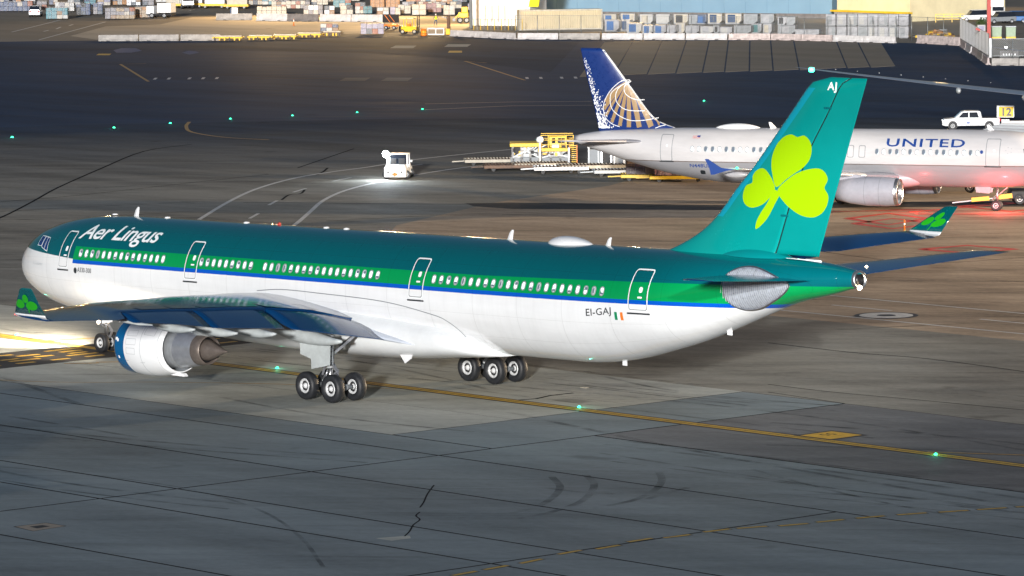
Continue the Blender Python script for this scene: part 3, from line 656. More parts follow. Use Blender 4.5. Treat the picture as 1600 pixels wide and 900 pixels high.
M_tealLE = mat('fin_leading_edge_lit_tone', (0.0, 0.26, 0.36), 0.2, coat=0.6)  # brighter tone: the leading edge's different lighting put into the colour
for sd_ in (-1, 1):
    le_poly = [(interp(FIN, z)[0]+0.012, z) for z in zz[8:33]] + [(interp(FIN, z)[0]+0.62, z) for z in reversed(zz[8:33])]
    if sd_ < 0: decal('leading_edge_strip', [le_poly], M_tealLE, on_fin(sd_, 0.006), fin, 0.1, 0.4)
hinge = [(interp(FIN, z)[2], z) for z in zz[2:]]
decal('hinge_seam', strip(hinge, 0.05), M_black, on_fin(-1, 0.004), fin, 0, 0)
for z_ in (10.2, 12.9, 15.2):
    h = interp(FIN, z_)[2]; decal('hinge_cover', [rrect(h-0.35, z_, h+0.12, z_+0.10, 0.04, 2)], M_tealD, on_fin(-1, 0.008), fin, 0.2, 0)
decal('root_plate', [[(57.98, 8.32), (60.58, 8.31), (60.58, 8.22), (57.98, 8.23)]], M_mark, lambda x, z: (x, -fin_half(z, x, 0.03)-0.02, z), plane, 0.3, 0)
leafs = [[(57.97, 11.54), (57.73, 12.12), (57.65, 12.52), (57.69, 12.97), (57.94, 13.47), (58.39, 13.84), (58.88, 13.98), (59.29, 13.88), (59.70, 13.96), (60.02, 13.74), (60.14, 13.37), (60.01, 12.90), (59.61, 12.50), (59.04, 12.18), (58.55, 11.89)],
 [(57.89, 11.39), (57.77, 11.80), (57.52, 12.11), (57.15, 12.35), (56.70, 12.27), (56.41, 12.00), (56.41, 11.67), (55.99, 11.50), (55.82, 11.08), (55.94, 10.71), (56.36, 10.52), (56.90, 10.61), (57.39, 10.87)],
 [(58.05, 11.37), (58.55, 11.84), (59.36, 12.28), (60.34, 12.50), (60.82, 12.38), (61.02, 12.02), (60.82, 11.63), (61.02, 11.29), (60.93, 10.85), (60.61, 10.46), (60.09, 10.25), (59.44, 10.31), (58.87, 10.57), (58.42, 10.89)]]
stem = [(57.85, 11.42), (58.18, 11.23), (57.89, 10.75), (57.56, 10.26), (57.18, 9.86), (56.68, 9.54), (56.73, 9.89), (57.02, 10.32), (57.35, 10.69), (57.64, 11.09)]
for sd_ in (-1, 1):
    for lf in leafs: decal('shamrock_leaf', [smooth_closed(lf, 4)], M_lime, on_fin(sd_, 0.018), fin, 0.3, 0.3)
    decal('shamrock_stem', [smooth_closed(stem, 3)], M_lime, on_fin(sd_, 0.022), fin, 0.3, 0.3)
me5 = text_mesh('AJ', 0.5, 0, 0.01, 1.1); x5, s5 = fit(me5, 0.55)
decal('fin_code', me5, M_mark, lambda u, v: on_fin(-1, 0.018)(61.10+u, 16.08+v), fin, 0, 0, lambda u, v: ((u-x5)*s5, v))
# root fairing of the fin
b = B(); rr = []
for i in range(15):
    t = i/14; x = 53.6 + t*5.4; hw = 0.62*math.sin(math.pi*min(max(t, 0.02), 0.98))**0.5; t_, b__, w__ = interp(TABF, x); z0 = axA(x)+t_
    rr.append([(x, hw*math.cos(2*math.pi*k/24)*1.0, z0-0.22+0.55*math.sin(math.pi*t)**0.6*math.sin(2*math.pi*k/24)+0.02) for k in range(24)])
b.loft(rr).build('fin_root_fairing', mat('teal_fairing_paint', (0.0, 0.17, 0.18), 0.25, coat=0.5), plane)
# wings
def foil(n=16):
    up, lo = [], []
    for i in range(n+1):
        u = 0.5*(1-math.cos(math.pi*i/n)); t_ = 1.4845*math.sqrt(u)-0.63*u-1.758*u**2+1.4215*u**3-0.5075*u**4
        c_ = 0.10*(u-u*u)*0.9
        up.append((u, c_*0.5+t_*0.95)); lo.append((u, c_*0.5-t_*0.65))
    return up, lo
def wing_ring(y, le, te, zle, zte, thk, cut=None):
    up, lo = foil(); ch = te-le
    pts = up[::-1] + lo[1:]
    if cut is not None: pts = [(min(u, cut), v if u <= cut else v) for u, v in pts]
    out = []
    for u, v in pts:
        if cut is not None and u >= cut:
            tt = 1.4845*math.sqrt(cut)-0.63*cut-1.758*cut**2+1.4215*cut**3-0.5075*cut**4
            v = math.copysign(1, v)*tt*(0.9 if v > 0 else 0.6)
        out.append((le+ch*u, y, zle + (zte-zle)*u + v*thk*ch))
    return out
# y, LE x, TE x, z of LE, z of TE, thickness
WG = [(1.5, 20.4, 33.6, 3.75, 2.85, 0.145), (2.9, 21.3, 33.6, 3.9, 3.0, 0.140), (5.0, 22.7, 33.6, 4.2, 3.35, 0.130), (7.2, 24.15, 33.6, 4.45, 3.72, 0.122), (9.4, 25.6, 33.75, 4.75, 4.08, 0.115),
      (12.5, 27.65, 34.85, 5.1, 4.45, 0.110), (15.7, 29.75, 36.0, 5.4, 4.80, 0.108), (18.6, 31.7, 37.1, 5.7, 5.25, 0.106), (22.0, 33.9, 38.3, 6.0, 5.68, 0.104), (25.1, 36.0, 39.45, 6.25, 6.0, 0.10), (27.6, 37.65, 40.35, 6.42, 6.22, 0.098), (28.9, 38.5, 40.8, 6.5, 6.34, 0.095)]
def wstat(y): return interp(WG, y)
def ztbox(y, zl, zt):       # the fixed part of the wing runs level; only the flaps droop behind it
    zb_ = zl - 0.10 - 0.55*max(0.0, min(1.0, (6.5-y)/3.6)); k = max(0.0, min(1.0, (y-22.5)/0.7)); return zb_*(1-k) + zt*k
M_flapw = mat('fairing_pale_grey', (0.44, 0.48, 0.49), 0.4, var=0.22, scale=1.2)
M_gapk = mat('gap_shadow_paint', (0.01, 0.012, 0.015), 0.6)
for sd_ in (-1, 1):
    ys = [1.5+27.4*i/46 for i in range(47)]
    rings = []
    for y in ys:
        le, te, zl, zt, tk = wstat(y); cut = 0.77 if y < 9.6 else (0.78 if y < 22.6 else 1.0)
        r_ = wing_ring(sd_*y, le, te, zl, ztbox(y, zl, zt), tk, cut if cut < 1 else None); rings.append(r_)
    b = B(); b.loft(rings)
    for i, f in enumerate(b.f):
        cz = sum(b.v[k][2] for k in f)/len(f)
    wg = b.build('wing', M_wtop, plane)
    # slats: a paler strip round the nose of the wing
    for (ya, yb) in ((4.2, 8.3), (10.4, 14.6), (14.7, 18.9), (19.0, 23.2), (23.3, 27.6)):
        rr = []
        for i in range(7):
            y = ya+(yb-ya)*i/6; le, te, zl, zt, tk = wstat(y); ch = te-le; up, lo = foil()
            pts = [(u, v) for u, v in up if u < 0.13][::-1] + [(u, v) for u, v in lo[1:] if u < 0.09]
            rr.append([(le+ch*u-0.02, sd_*y, zl+(ztbox(y, zl, zt)-zl)*u+v*tk*ch*1.03) for u, v in pts])
        B().loft(rr, closed=False, cap=False).build('slat', M_metal, wg)
    # flaps, aileron
    for (ya, yb, drop, nm) in ((3.0, 9.2, 0.16, 'flap'), (9.8, 16.0, 0.16, 'flap'), (16.1, 22.4, 0.14, 'flap'), (22.75, 25.6, 0.0, None)):
        if nm is None: continue
        rr = []
        for i in range(9):
            y = ya+(yb-ya)*i/8; le, te, zl, zt, tk = wstat(y); ch = te-le; x0f = le+ch*0.755; x1f = te+0.12; z0 = zl+(ztbox(min(y, 22.4), zl, zt)-zl)*0.755+0.02*ch; 
            pts = []
            for k in range(16):
                u = 0.5*(1-math.cos(2*math.pi*k/16)); s_ = 1 if k <= 8 else -1
                th = (1.4845*math.sqrt(u)-0.63*u-1.758*u**2+1.4215*u**3-0.5075*u**4)*0.13*(x1f-x0f)
                pts.append((x0f+(x1f-x0f)*u, sd_*y, z0-0.02 + (zt-drop*0.3-z0)*u - drop*0.35 + s_*th))
            rr.append(pts)
        B().loft(rr).build(nm, M_wing, wg)
    # seams of spoilers along the upper surface
    for (ya, yb) in ((5.2, 9.2), (9.9, 12.4), (12.6, 15.1), (15.3, 17.8), (18.0, 20.5)):
        def ws(u_, y_, off=0.03):
            le, te, zl, zt, tk = wstat(y_); up, lo = foil(); ch = te-le
            v = interp(up, u_)[0] if u_ > 0 else 0
            return (le+ch*u_, sd_*y_, zl+(ztbox(y_, zl, zt)-zl)*u_+v*tk*ch+off)
        q = [ws(0.62, ya), ws(0.62, yb), ws(0.765, yb), ws(0.765, ya)]
        B().add(q, [(0,1,2,3)]).build('spoiler', M_wing, wg)
    # flap track fairings
    for (y, L0, L1, wd, dz) in ((6.6, 28.6, 34.4, 0.42, 0.9), (11.6, 31.0, 35.5, 0.34, 0.8), (14.9, 32.4, 36.7, 0.32, 0.8), (18.6, 34.2, 38.2, 0.29, 0.8), (21.8, 35.4, 39.2, 0.22, 0.2)):
        le, te, zl, zt, tk = wstat(y); rr = []
        zb = lambda x: zl+(zt-zl)*min(1.0, (x-le)/(te-le)) - 0.25*tk*(te-le)
        for i in range(13):
            t = i/12; x = L0+(L1-L0)*t; g = math.sin(math.pi*(0.03+0.94*t)**0.8)**0.7; 
            zc = zb(x) - (0.16*math.sin(math.pi*t)**0.8 + 0.16*t)*dz
            rr.append([(x, sd_*y+wd*g*math.cos(2*math.pi*k/16), zc+wd*1.0*g*(0.35+0.65*dz)*math.sin(2*math.pi*k/16)) for k in range(16)])
        B().loft(rr).build('flap_track_fairing', M_flapw, wg)
    # winglet: white foot, teal blade
    b = B(); rr = []
    for i, (y, le, te, z) in enumerate(((28.8, 38.4, 40.85, 6.40), (29.0, 38.55, 40.95, 6.44), (29.1, 38.65, 40.97, 6.52), (29.15, 38.74, 41.0, 6.62))):
        rr.append([(le+(te-le)*u, sd_*(y+v*0.22*(1 if i < 2 else 1.0)*sgn_), z+(v*0.2 if i < 2 else 0)) for sgn_, u, v in ([(1, u, v) for u, v in foil(8)[0][::-1]] + [(-1, u, abs(v)*0.8) for u, v in foil(8)[1][1:]])])
    wl = b.loft(rr).build('winglet', M_white, wg)
    b = B(); rr = []
    for (y, le, te, z) in ((29.15, 38.74, 41.0, 6.62), (29.65, 39.60, 41.15, 7.30), (30.03, 40.35, 41.28, 7.84), (30.10, 40.62, 41.3, 7.92)):
        rr.append([(le+(te-le)*u, sd_*(y+v*0.16*sgn_), z) for sgn_, u, v in ([(1, u, v) for u, v in foil(8)[0][::-1]] + [(-1, u, abs(v)*0.8) for u, v in foil(8)[1][1:]])])
    bl = b.loft(rr).build('winglet_blade', M_tealD, wl)
    def on_wl(x, z, off=0.10, s2_=sd_):
        return None
    for face in (-1, 1):
        def wf(u, v, face=face):   # u along chord 0..1, v 0..1 height
            y = 29.15+(30.05-29.15)*v; le = 38.74+(40.35-38.74)*v; te = 41.0+(41.28-41.0)*v; z = 6.62+1.2*v
            th = (1.4845*math.sqrt(max(u, 0.0))-0.63*u-1.758*u**2+1.4215*u**3-0.5075*u**4)*0.155
            return (le+(te-le)*u, sd_*y + face*(th+0.012), z)
        for cu_, cv_, au, av, an in ((0.47, 0.68, 0.19, 0.17, 80), (0.25, 0.40, 0.21, 0.13, -20), (0.73, 0.38, 0.23, 0.13, 15)):
            poly = []
            for k in range(16):
                t = 2*math.pi*k/16; rr_ = 1-0.22*math.cos(t*1)*(1 if True else 0); a_, c_ = au*math.cos(t)*rr_, av*math.sin(t)*rr_*1.4
                poly.append((min(0.97, cu_+a_*math.cos(R(an))-c_*math.sin(R(an))*0.6), cv_+a_*math.sin(R(an))*0.9+c_*math.cos(R(an))))
            decal('winglet_leaf', [poly], M_limeD, wf, bl, 0.15, 0.2)
        decal('winglet_stem', [[(0.50, 0.36), (0.54, 0.36), (0.56, 0.05), (0.53, 0.05)]], M_limeD, wf, bl, 0, 0.2)
    # navigation lamp in the tip
    B().lathe([(0, 0.02), (0.05, 0.06), (0.14, 0.04), (0.16, 0.0)], (38.62, sd_*28.95, 6.5), (-1, 0, 0), 10).build('tip_lamp', M_em_red if sd_ < 0 else M_em_green, wg)
# belly fairing
b = B(); rr = []
BF = [(15.2, 0.4, -2.55, -2.95, 1.6), (16.5, 2.1, -1.9, -3.0, 2.4), (18.5, 2.75, -1.35, -3.08, 2.85), (21.0, 3.0, -0.95, -3.22, 3.05), (25.0, 3.12, -0.62, -3.36, 3.2), (29.0, 3.12, -0.6, -3.40, 3.2), (32.0, 3.06, -0.8, -3.36, 3.15), (35.0, 2.95, -1.05, -3.22, 3.02), (37.5, 2.84, -1.35, -3.02, 2.9), (39.2, 2.4, -2.0, -2.9, 2.6), (39.9, 1.4, -2.55, -2.84, 2.0)]
for i in range(30):
    x = 15.2 + 24.7*i/29; w_, zt, zb_, _ = interp([(q[0], q[1], q[2], q[3], q[4]) for q in BF], x)[0:4]
    ring = []
    for k in range(40):
        t = 2*math.pi*k/40; cx, sx_ = math.cos(t), math.sin(t); e = 0.62
        m = (zt+zb_)/2; h = (zt-zb_)/2
        ring.append((x, w_*math.copysign(abs(cx)**e, cx), axA(x)+m+h*math.copysign(abs(sx_)**0.8, sx_)))
    rr.append(ring)
bf = b.loft(rr).build('belly_fairing', M_belly, plane)
# wing root fillet behind the trailing edge, and panel seams on the fairing
seam1 = smooth([(23.20, -0.30), (25.18, -0.14), (28.23, -0.18), (33.16, -0.34), (36.66, -0.79), (37.73, -1.09), (38.43, -1.60), (38.49, -2.14), (37.95, -2.57)], 5)
decal('fairing_seam', strip(seam1, 0.045), M_mgrey, on_fus(-1, 0.03), plane, 0, 0)
for sd_ in (-1, 1):
    b = B(); rr = []
    for i in range(10):
        t = i/9; x = 26.0+9.6*t; w0 = 3.05; zc = 3.55-1.0*t; g = max(0.03, (1-t)**0.7)
        rr.append([(x, sd_*(w0-0.15+1.25*g*math.cos(2*math.pi*k/16)), zc+0.5*g*math.sin(2*math.pi*k/16)+0.25) for k in range(16)])
    b.loft(rr).build('wing_root_fillet', mat('root_fillet_paint', (0.55, 0.6, 0.68), 0.3, coat=0.3, var=0.05), plane)
# tailplanes
HT = [(0.9, 55.3, 60.7, 7.38, 0.10), (1.6, 55.85, 60.9, 7.45, 0.10), (4.0, 57.45, 61.65, 7.68, 0.095), (7.0, 59.5, 62.5, 7.95, 0.09), (9.2, 61.0, 63.15, 8.16, 0.085), (9.55, 61.35, 63.22, 8.19, 0.08), (9.72, 61.9, 63.26, 8.21, 0.06)]
for sd_ in (-1, 1):
    rr = []
    for i in range(24):
        y = 0.9+8.82*i/23; le, te, z, tk = interp(HT, y); ch = te-le; up, lo = foil(10)
        rr.append([(le+ch*u, sd_*y, z+v*tk*ch*0.55+0.022*ch*(u-0.5)) for u, v in up[::-1]+lo[1:]])
    tp = B().loft(rr).build('tailplane', M_wtop, plane)
    rr = []
    for i in range(8):
        y = 1.8+7.6*i/7; le, te, z, tk = interp(HT, y); ch = te-le; up, lo = foil(10)
        pts = [(u, v) for u, v in up if u < 0.09][::-1] + [(u, v) for u, v in lo[1:] if u < 0.09]
        rr.append([(le+ch*u-0.012, sd_*y, z+v*tk*ch*0.58+0.022*ch*(u-0.5)) for u, v in pts])
    B().loft(rr, closed=False, cap=False).build('leading_edge', M_metal, tp)
B().lathe([(-0.06, 0.0), (0, 0.09), (0.09, 0.0)], (59.9, 3.6, 7.72), (0, 0, 1), 10).build('tail_strobe', M_em_warm, plane)
# bare metal sliding patch round the tailplane root
patch = smooth_closed([(56.07, 1.49), (56.03, 1.86), (56.26, 2.13), (56.69, 2.31), (57.33, 2.36), (58.02, 2.25), (58.72, 2.05), (59.48, 1.73), (59.38, 1.43), (58.90, 1.11), (58.21, 0.78), (57.55, 0.50), (56.97, 0.40), (56.55, 0.52), (56.29, 0.76), (56.11, 1.08)], 4)
cx = sum(q[0] for q in patch)/len(patch); cz = sum(q[1] for q in patch)/len(patch)
for sd_ in (-1, 1):
    pr = decal('tailplane_slide_plate', [[(cx+(a-cx)*1.05, cz+(c-cz)*1.07) for a, c in patch]], M_metal, on_fus(sd_, 0.010), plane, 0.25, 0.12)
    decal('scuffed_plate', [patch], M_scuff, on_fus(sd_, 0.018), pr, 0.25, 0.12)
    if sd_ < 0:
        for i in range(44):
            x = cx-2.35+i*0.109; zs_ = [c for a, c in patch if abs(a-x) < 0.2]
            if len(zs_) < 2: continue
            decal('rub_strip', [[(x-0.011, min(zs_)+0.1), (x+0.011, min(zs_)+0.1), (x+0.011, max(zs_)-0.1), (x-0.011, max(zs_)-0.1)]], M_lgrey, on_fus(sd_, 0.024), pr, 0, 0.12)
# antennas and satellite dome on the crown
def blade(x, h, ch, nm='antenna'):
    z0 = axA(x)+2.80
    b = B(); rr = []
    for (dz, dx0, dx1, t_) in ((0, 0, ch, 0.05), (h*0.7, ch*0.45, ch*1.15, 0.035), (h, ch*0.85, ch*1.25, 0.02)):
        rr.append([(x+dx0, 0, z0+dz), (x+(dx0+dx1)/2, -t_, z0+dz), (x+dx1, 0, z0+dz), (x+(dx0+dx1)/2, t_, z0+dz)])
    b.loft(rr, sm=False).build(nm, M_white, plane)
blade(9.25, 0.52, 0.42); blade(39.2, 0.5, 0.4); blade(46.2, 0.42, 0.36)
b = B(); rr = []
for i in range(15):
    t = i/14; x = 42.3+3.0*t; g = math.sin(math.pi*min(0.985, max(0.015, t**0.8)))**0.55
    rr.append([(x, 0.62*g*math.cos(2*math.pi*k/20), axA(x)+2.74+0.42*g*math.sin(2*math.pi*k/20)) for k in range(20)])
b.loft(rr).build('satellite_dome', M_white, plane)
for x in (7.6, 12.2, 18.9, 25.4, 27.0): B().lathe([(0, 0.16), (0.05, 0.15), (0.08, 0.0)], (x, 0, axA(x)+2.815), (0, 0, 1), 12).build('crown_fitting', M_white, plane)
B().lathe([(0, 0.1), (0.1, 0.09), (0.17, 0.0)], (21.6, 0, axA(21.6)+2.81), (0, 0, 1), 12).build('beacon', M_red, plane)
for x, zz_ in ((54.6, -0.75), (47.5, -2.62), (3.4, -2.22)): B().box((x, 0, axA(x)+zz_-0.12), (0.3, 0.03, 0.25)).build('belly_antenna', M_white, plane)
# engines
M_alu0 = mat('duct_liner_grey', (0.36, 0.38, 0.40), 0.4, metal=0.5, var=0.15)
def engine(side):
    y = side*9.37; A = Vector((1, 0, 0.026)); O = (21.5, y, 2.29)
    en = B().lathe([(0.95, 1.475, 0), (1.4, 1.50, 0), (2.0, 1.50, 0), (2.7, 1.44, 0), (3.3, 1.33, 0), (3.8, 1.22, 0), (3.78, 1.17, 1), (2.9, 1.12, 1)], O, A, 64, cap=False).build('engine', [M_white, M_mgrey], plane)
    B().lathe([(0.14, 1.40), (0.3, 1.425), (0.6, 1.455), (0.955, 1.479)], O, A, 64, cap=False).build('inlet_band', mat('engine_blue_paint', (0.0, 0.10, 0.27), 0.22, coat=0.6), en)
    B().lathe([(0.9, 1.14), (0.4, 1.17), (0.1, 1.22), (0.0, 1.30), (0.03, 1.36), (0.14, 1.402)], O, A, 64, cap=False).build('inlet_lip', M_metal, en)
    B().lathe([(0.9, 1.16), (0.92, 0.35), (0.4, 0.3), (0.1, 0.02)], O, A, 48, cap=False).build('fan', M_mgrey, en)
    B().lathe([(2.9, 1.14), (2.95, 0.98)], O, A, 48, cap=False).build('bypass_duct', M_black, en)
    B().lathe([(2.7, 1.04), (3.8, 1.0), (4.15, 0.985), (4.2, 0.96)], O, A, 56, cap=False).build('fan_duct_liner', M_alu0, en)
    B().lathe([(3.9, 0.955), (4.3, 0.95), (5.1, 0.85), (5.45, 0.79)], O, A, 56, cap=False).build('core_cowl', M_steel, en)
    B().lathe([(5.43, 0.775), (5.7, 0.765), (6.05, 0.70), (6.07, 0.66), (5.8, 0.62)], O, A, 56, cap=False).build('core_nozzle', M_burnt, en)
    B().lathe([(5.7, 0.66), (5.7, 0.4)], O, A, 40, cap=False).build('nozzle_throat', M_black, en)
    B().lathe([(5.6, 0.53), (6.0, 0.51), (6.3, 0.42), (6.9, 0.21), (7.35, 0.055), (7.45, 0.03), (7.46, 0.0)], O, A, 40, cap=False).build('exhaust_plug', M_burnt, en)
    # pylon
    pts = [(22.9, 3.72), (25.6, 4.75), (31.0, 4.25), (29.4, 3.7), (28.0, 3.3), (26.6, 3.2), (25.2, 3.35)]
    B().sideprism(pts, y-0.2, y+0.2).build('pylon', M_flapw, en, bevel=0.06)
    b = B(); rr = []
    for i in range(9):
        t = i/8; x = 26.6+3.6*t; h = 0.30*(1-t)**0.7+0.02
        rr.append([(x, y+0.32*(1-t*0.9)*math.cos(2*math.pi*k/12), 3.38+0.25*t-h*0.3+h*math.sin(2*math.pi*k/12)) for k in range(12)])
    b.loft(rr).build('pylon_fairing', M_flapw, en)
    # cowl seams, strakes, access panels
    def ec(u, ang, off=0.008):
        r_ = interp([(0.95, 1.475), (1.4, 1.50), (2.0, 1.50), (2.7, 1.44), (3.3, 1.33), (3.8, 1.22)], u)[0]+off
        return Vector(O)+A*u+Vector((0, side*r_*math.cos(ang), r_*math.sin(ang)))
    M_seam = mat('cowl_seam', (0.45, 0.48, 0.5), 0.5)
    def cowl_line(pts, nm='cowl_seam', wd=0.03, m_=M_seam):
        b = B(); 
        for i in range(len(pts)-1):
            (u0, a0), (u1, a1) = pts[i], pts[i+1]; du, da = u1-u0, (a1-a0)*1.45; L = math.hypot(du, da) or 1; nu, na = -da/L*wd/2, du/L*wd/2/1.45
            n_ = max(1, int(abs(a1-a0)/0.1)+1)
            for j in range(n_):
                ta, tb = j/n_, (j+1)/n_; q = []
                for t_, s_ in ((ta, 1), (tb, 1), (tb, -1), (ta, -1)): q.append(ec(u0+(u1-u0)*t_+s_*nu, a0+(a1-a0)*t_+s_*na))
                b.add(q, [(0,1,2,3)])
        return b.build(nm, m_, en)
    for u in (2.3, 3.45): cowl_line([(u, a/10) for a in range(-16, 16)])
    cowl_line([(1.0, -0.45), (2.3, -0.5), (3.7, -0.55)])
    for (u0, a0, du, da) in ((1.15, 0.42, 0.8, 0.2), (1.15, 0.12, 0.8, 0.2), (1.2, -0.2, 0.7, 0.2), (2.45, 0.5, 0.7, 0.3)):
        cowl_line([(u0, a0), (u0+du, a0), (u0+du, a0+da), (u0, a0+da), (u0, a0)], 'access_panel', 0.022)
    for (u0, a0) in ((0.45, 0.25), (0.30, 0.30), (0.48, -0.35)):
        q = [ec(u0+du, a0+da, -0.02) for du, da in ((-0.07, -0.05), (0.07, -0.05), (0.07, 0.05), (-0.07, 0.05))]
        q = [Vector(O)+A*(u0+du)+Vector((0, side*1.445*math.cos(a0+da), 1.445*math.sin(a0+da))) for du, da in ((-0.08, -0.05), (0.08, -0.05), (0.08, 0.05), (-0.08, 0.05))]
        B().add(q, [(0,1,2,3)]).build('latch_mark', M_mark, en)
    b = B(); b.sideprism([(20.9, 3.35), (22.3, 3.75), (22.3, 3.4)], y-side*(-1.0)-0.02, y+side*1.0+0.02)
    b = B(); b.box((25.0, y, 1.06), (1.3, 0.34, 0.16), taper=0.8); b.build('drain_mast', M_white, en, bevel=0.04)
    return en
engine(-1); engine(1)
# undercarriage
def main_gear(side):
    y = side*5.34; g = empty('main_gear', (0,0,0)); g.parent = plane
    xs_, ys_ = (31.05, 33.03), (-0.70, 0.70)
    for x in xs_:
        for dy in ys_:
            b = B(); wheel(b, (x, y+dy, 0.70), 0.70, 0.50); wo = b.build('wheel', M_tyre, g)
            b = B(); hubs(b, (x, y+dy, 0.70), 0.70, 0.50)
            hb = b.build('wheel_hub', [M_hub, M_dark], wo)
            b = B()
            for k in range(9):
                t = 2*math.pi*k/9
                for s_ in (-1, 1): b.lathe([(0, 0.018), (0.02, 0.016)], (x+0.22*math.cos(t), y+dy+s_*0.165, 0.70+0.22*math.sin(t)), (0, s_, 0), 6)
            b.build('hub_bolts', M_metal, wo)
    b = B(); b.cyl((30.9, y, 0.72), (33.2, y, 0.72), 0.15); 
    for x in xs_: b.cyl((x, y-0.8, 0.70), (x, y+0.8, 0.70), 0.11)
    b.build('bogie_beam', M_mgrey, g)
    b = B(); b.cyl((32.04, y, 0.75), (32.0, y, 1.75), 0.13); b.build('piston', M_metal, g)
    b = B(); b.cyl((32.0, y, 1.6), (31.95, y, 3.2), 0.2, 0.23); b.build('strut', M_lgrey, g)
    b = B(); b.bar((32.15, y, 1.1), (32.55, y, 1.45), 0.16, 0.08); b.bar((32.55, y, 1.45), (32.15, y, 1.85), 0.16, 0.08)
    b.bar((31.95, y-side*0.1, 2.2), (32.0, y-side*1.6, 3.1), 0.14); b.bar((31.4, y, 1.2), (31.9, y, 2.3), 0.07); b.cyl((31.2, y+0.2, 0.95), (31.85, y+0.2, 1.75), 0.05)
    for k in range(6): b.cyl((31.3+k*0.28, y+0.28-0.09*k, 0.82), (31.55+k*0.18, y+0.16, 1.35+0.1*(k % 3)), 0.022, n=6)
    b.cyl((32.35, y, 1.02), (33.0, y, 0.98), 0.07); b.build('links_and_hoses', M_steel, g)
    b = B()
    b.sideprism([(30.72, 3.27), (33.05, 3.15), (32.98, 1.86), (31.62, 1.58), (31.58, 2.08), (30.76, 2.26)], side*6.16, side*6.22)
    b.build('gear_door', M_flapw, g)
    b = B()
    for k in range(7): b.bar((32.3, y+side*0.35, 1.95+k*0.22), (32.62, y+side*0.35, 2.05+k*0.22), 0.03)
    b.bar((32.3, y+side*0.35, 1.8), (32.22, y+side*0.3, 3.1), 0.06); b.bar((32.62, y+side*0.35, 1.8), (32.5, y+side*0.3, 3.1), 0.05); b.build('drag_link', M_mgrey, g)
main_gear(-1); main_gear(1)
g = empty('nose_gear', (0,0,0)); g.parent = plane
for dy in (-0.36, 0.36):
    b = B(); wheel(b, (6.67, dy, 0.53), 0.53, 0.38); wo = b.build('wheel', M_tyre, g)
    b = B(); hubs(b, (6.67, dy, 0.53), 0.53, 0.38); b.build('wheel_hub', [M_hub, M_dark], wo)
b = B(); b.cyl((6.67, 0, 0.55), (6.55, 0, 2.6), 0.10, 0.13); b.cyl((6.67, -0.36, 0.53), (6.67, 0.36, 0.53), 0.08); b.build('strut', M_metal, g)
b = B(); b.bar((6.9, 0, 0.8), (7.15, 0, 1.15), 0.12, 0.06); b.bar((7.15, 0, 1.15), (6.8, 0, 1.55), 0.12, 0.06); b.bar((6.6, 0, 1.5), (5.4, 0, 2.5), 0.1)
for s_ in (-1, 1): b.cyl((6.55, s_*0.25, 1.7), (6.35, s_*0.28, 2.1), 0.07); b.bar((6.5, 0, 1.3), (6.5, s_*0.4, 1.6), 0.05)
b.build('links', M_steel, g)
for s_ in (-1, 1):
    B().lathe([(0, 0.07), (0.07, 0.11), (0.08, 0.1), (0.09, 0.0)], (6.4, s_*0.3, 1.62), (-1, 0, -0.08), 14).build('taxi_lamp', M_em_warm, g)
    B().sideprism([(6.9, 2.5), (8.0, 2.5), (7.9, 1.75), (7.05, 1.6)], s_*0.55, s_*0.60).build('gear_door', M_white, g)
for sd_ in (-1, 1):
    B().sideprism([(33.9, 2.2), (34.9, 2.3), (34.75, 2.02), (34.3, 1.75)], sd_*2.4, sd_*2.46).build('bay_door', M_white, plane)
spot('taxi_light', (5.6, 0, 2.1), (-9.0, 0.5, 0), 120000, 76, (1.0, 0.82, 0.62), 1.0, 0.25)
spot('landing_light', (20.4, -3.5, 3.5), (-9.0, -3.0, 0.0), 110000, 24, (1.0, 0.84, 0.64), 0.9, 0.25)
point('tail_light', (63.35, -0.25, 7.25), 14, (1.0, 0.7, 0.4), 0.05)
# unseen narrow spot, added and aimed to brighten the lower fin
spot('added_spot', (175, -105, 34), (60.8, 0, 7.5), 1.5e6, 6.5, (1.0, 0.99, 0.95), 1.0, 0.8)
# ================================================================ white and grey narrowbody parked behind (local x runs aft from its nose, y to its right)
TABU = [(0.0, 3.55, 3.35, 0.05), (0.05, 3.75, 3.1, 0.3), (0.3, 4.1, 2.75, 0.7), (0.8, 4.55, 2.45, 1.08), (1.5, 5.1, 2.15, 1.42), (2.3, 5.55, 1.95, 1.67), (3.2, 5.78, 1.82, 1.83), (4.4, 5.88, 1.74, 1.93), (5.8, 5.92, 1.7, 1.97), (8.0, 5.93, 1.69, 1.975), (24.5, 5.85, 1.72, 1.975), (26.0, 5.84, 1.78, 1.97), (27.8, 5.82, 1.98, 1.94), (30.0, 5.78, 2.36, 1.82), (32.5, 5.68, 2.98, 1.56), (35.0, 5.54, 3.74, 1.16), (36.5, 5.36, 4.22, 0.78), (37.5, 5.15, 4.55, 0.36)]
PB, HB = (-16.020, 104.195, 0.0), 3.63955
def nb_pt(x, th):
    t, b_, w_ = interp(TABU, x); m = (t+b_)/2; h = (t-b_)/2
    return (x, w_*math.cos(th), m + h*math.sin(th))
def on_nb(side=1, off=0.012):
    def fn(x, z):
        t, b_, w_ = interp(TABU, x); m = (t+b_)/2; h = (t-b_)/2
        s_ = max(-0.999, min(0.999, (z-m)/h)); c_ = math.sqrt(1-s_*s_); n = Vector((0, c_/w_, s_/h)).normalized()
        return (x, side*(w_*c_+off*n.y), m+h*s_+off*n.z)
    return fn
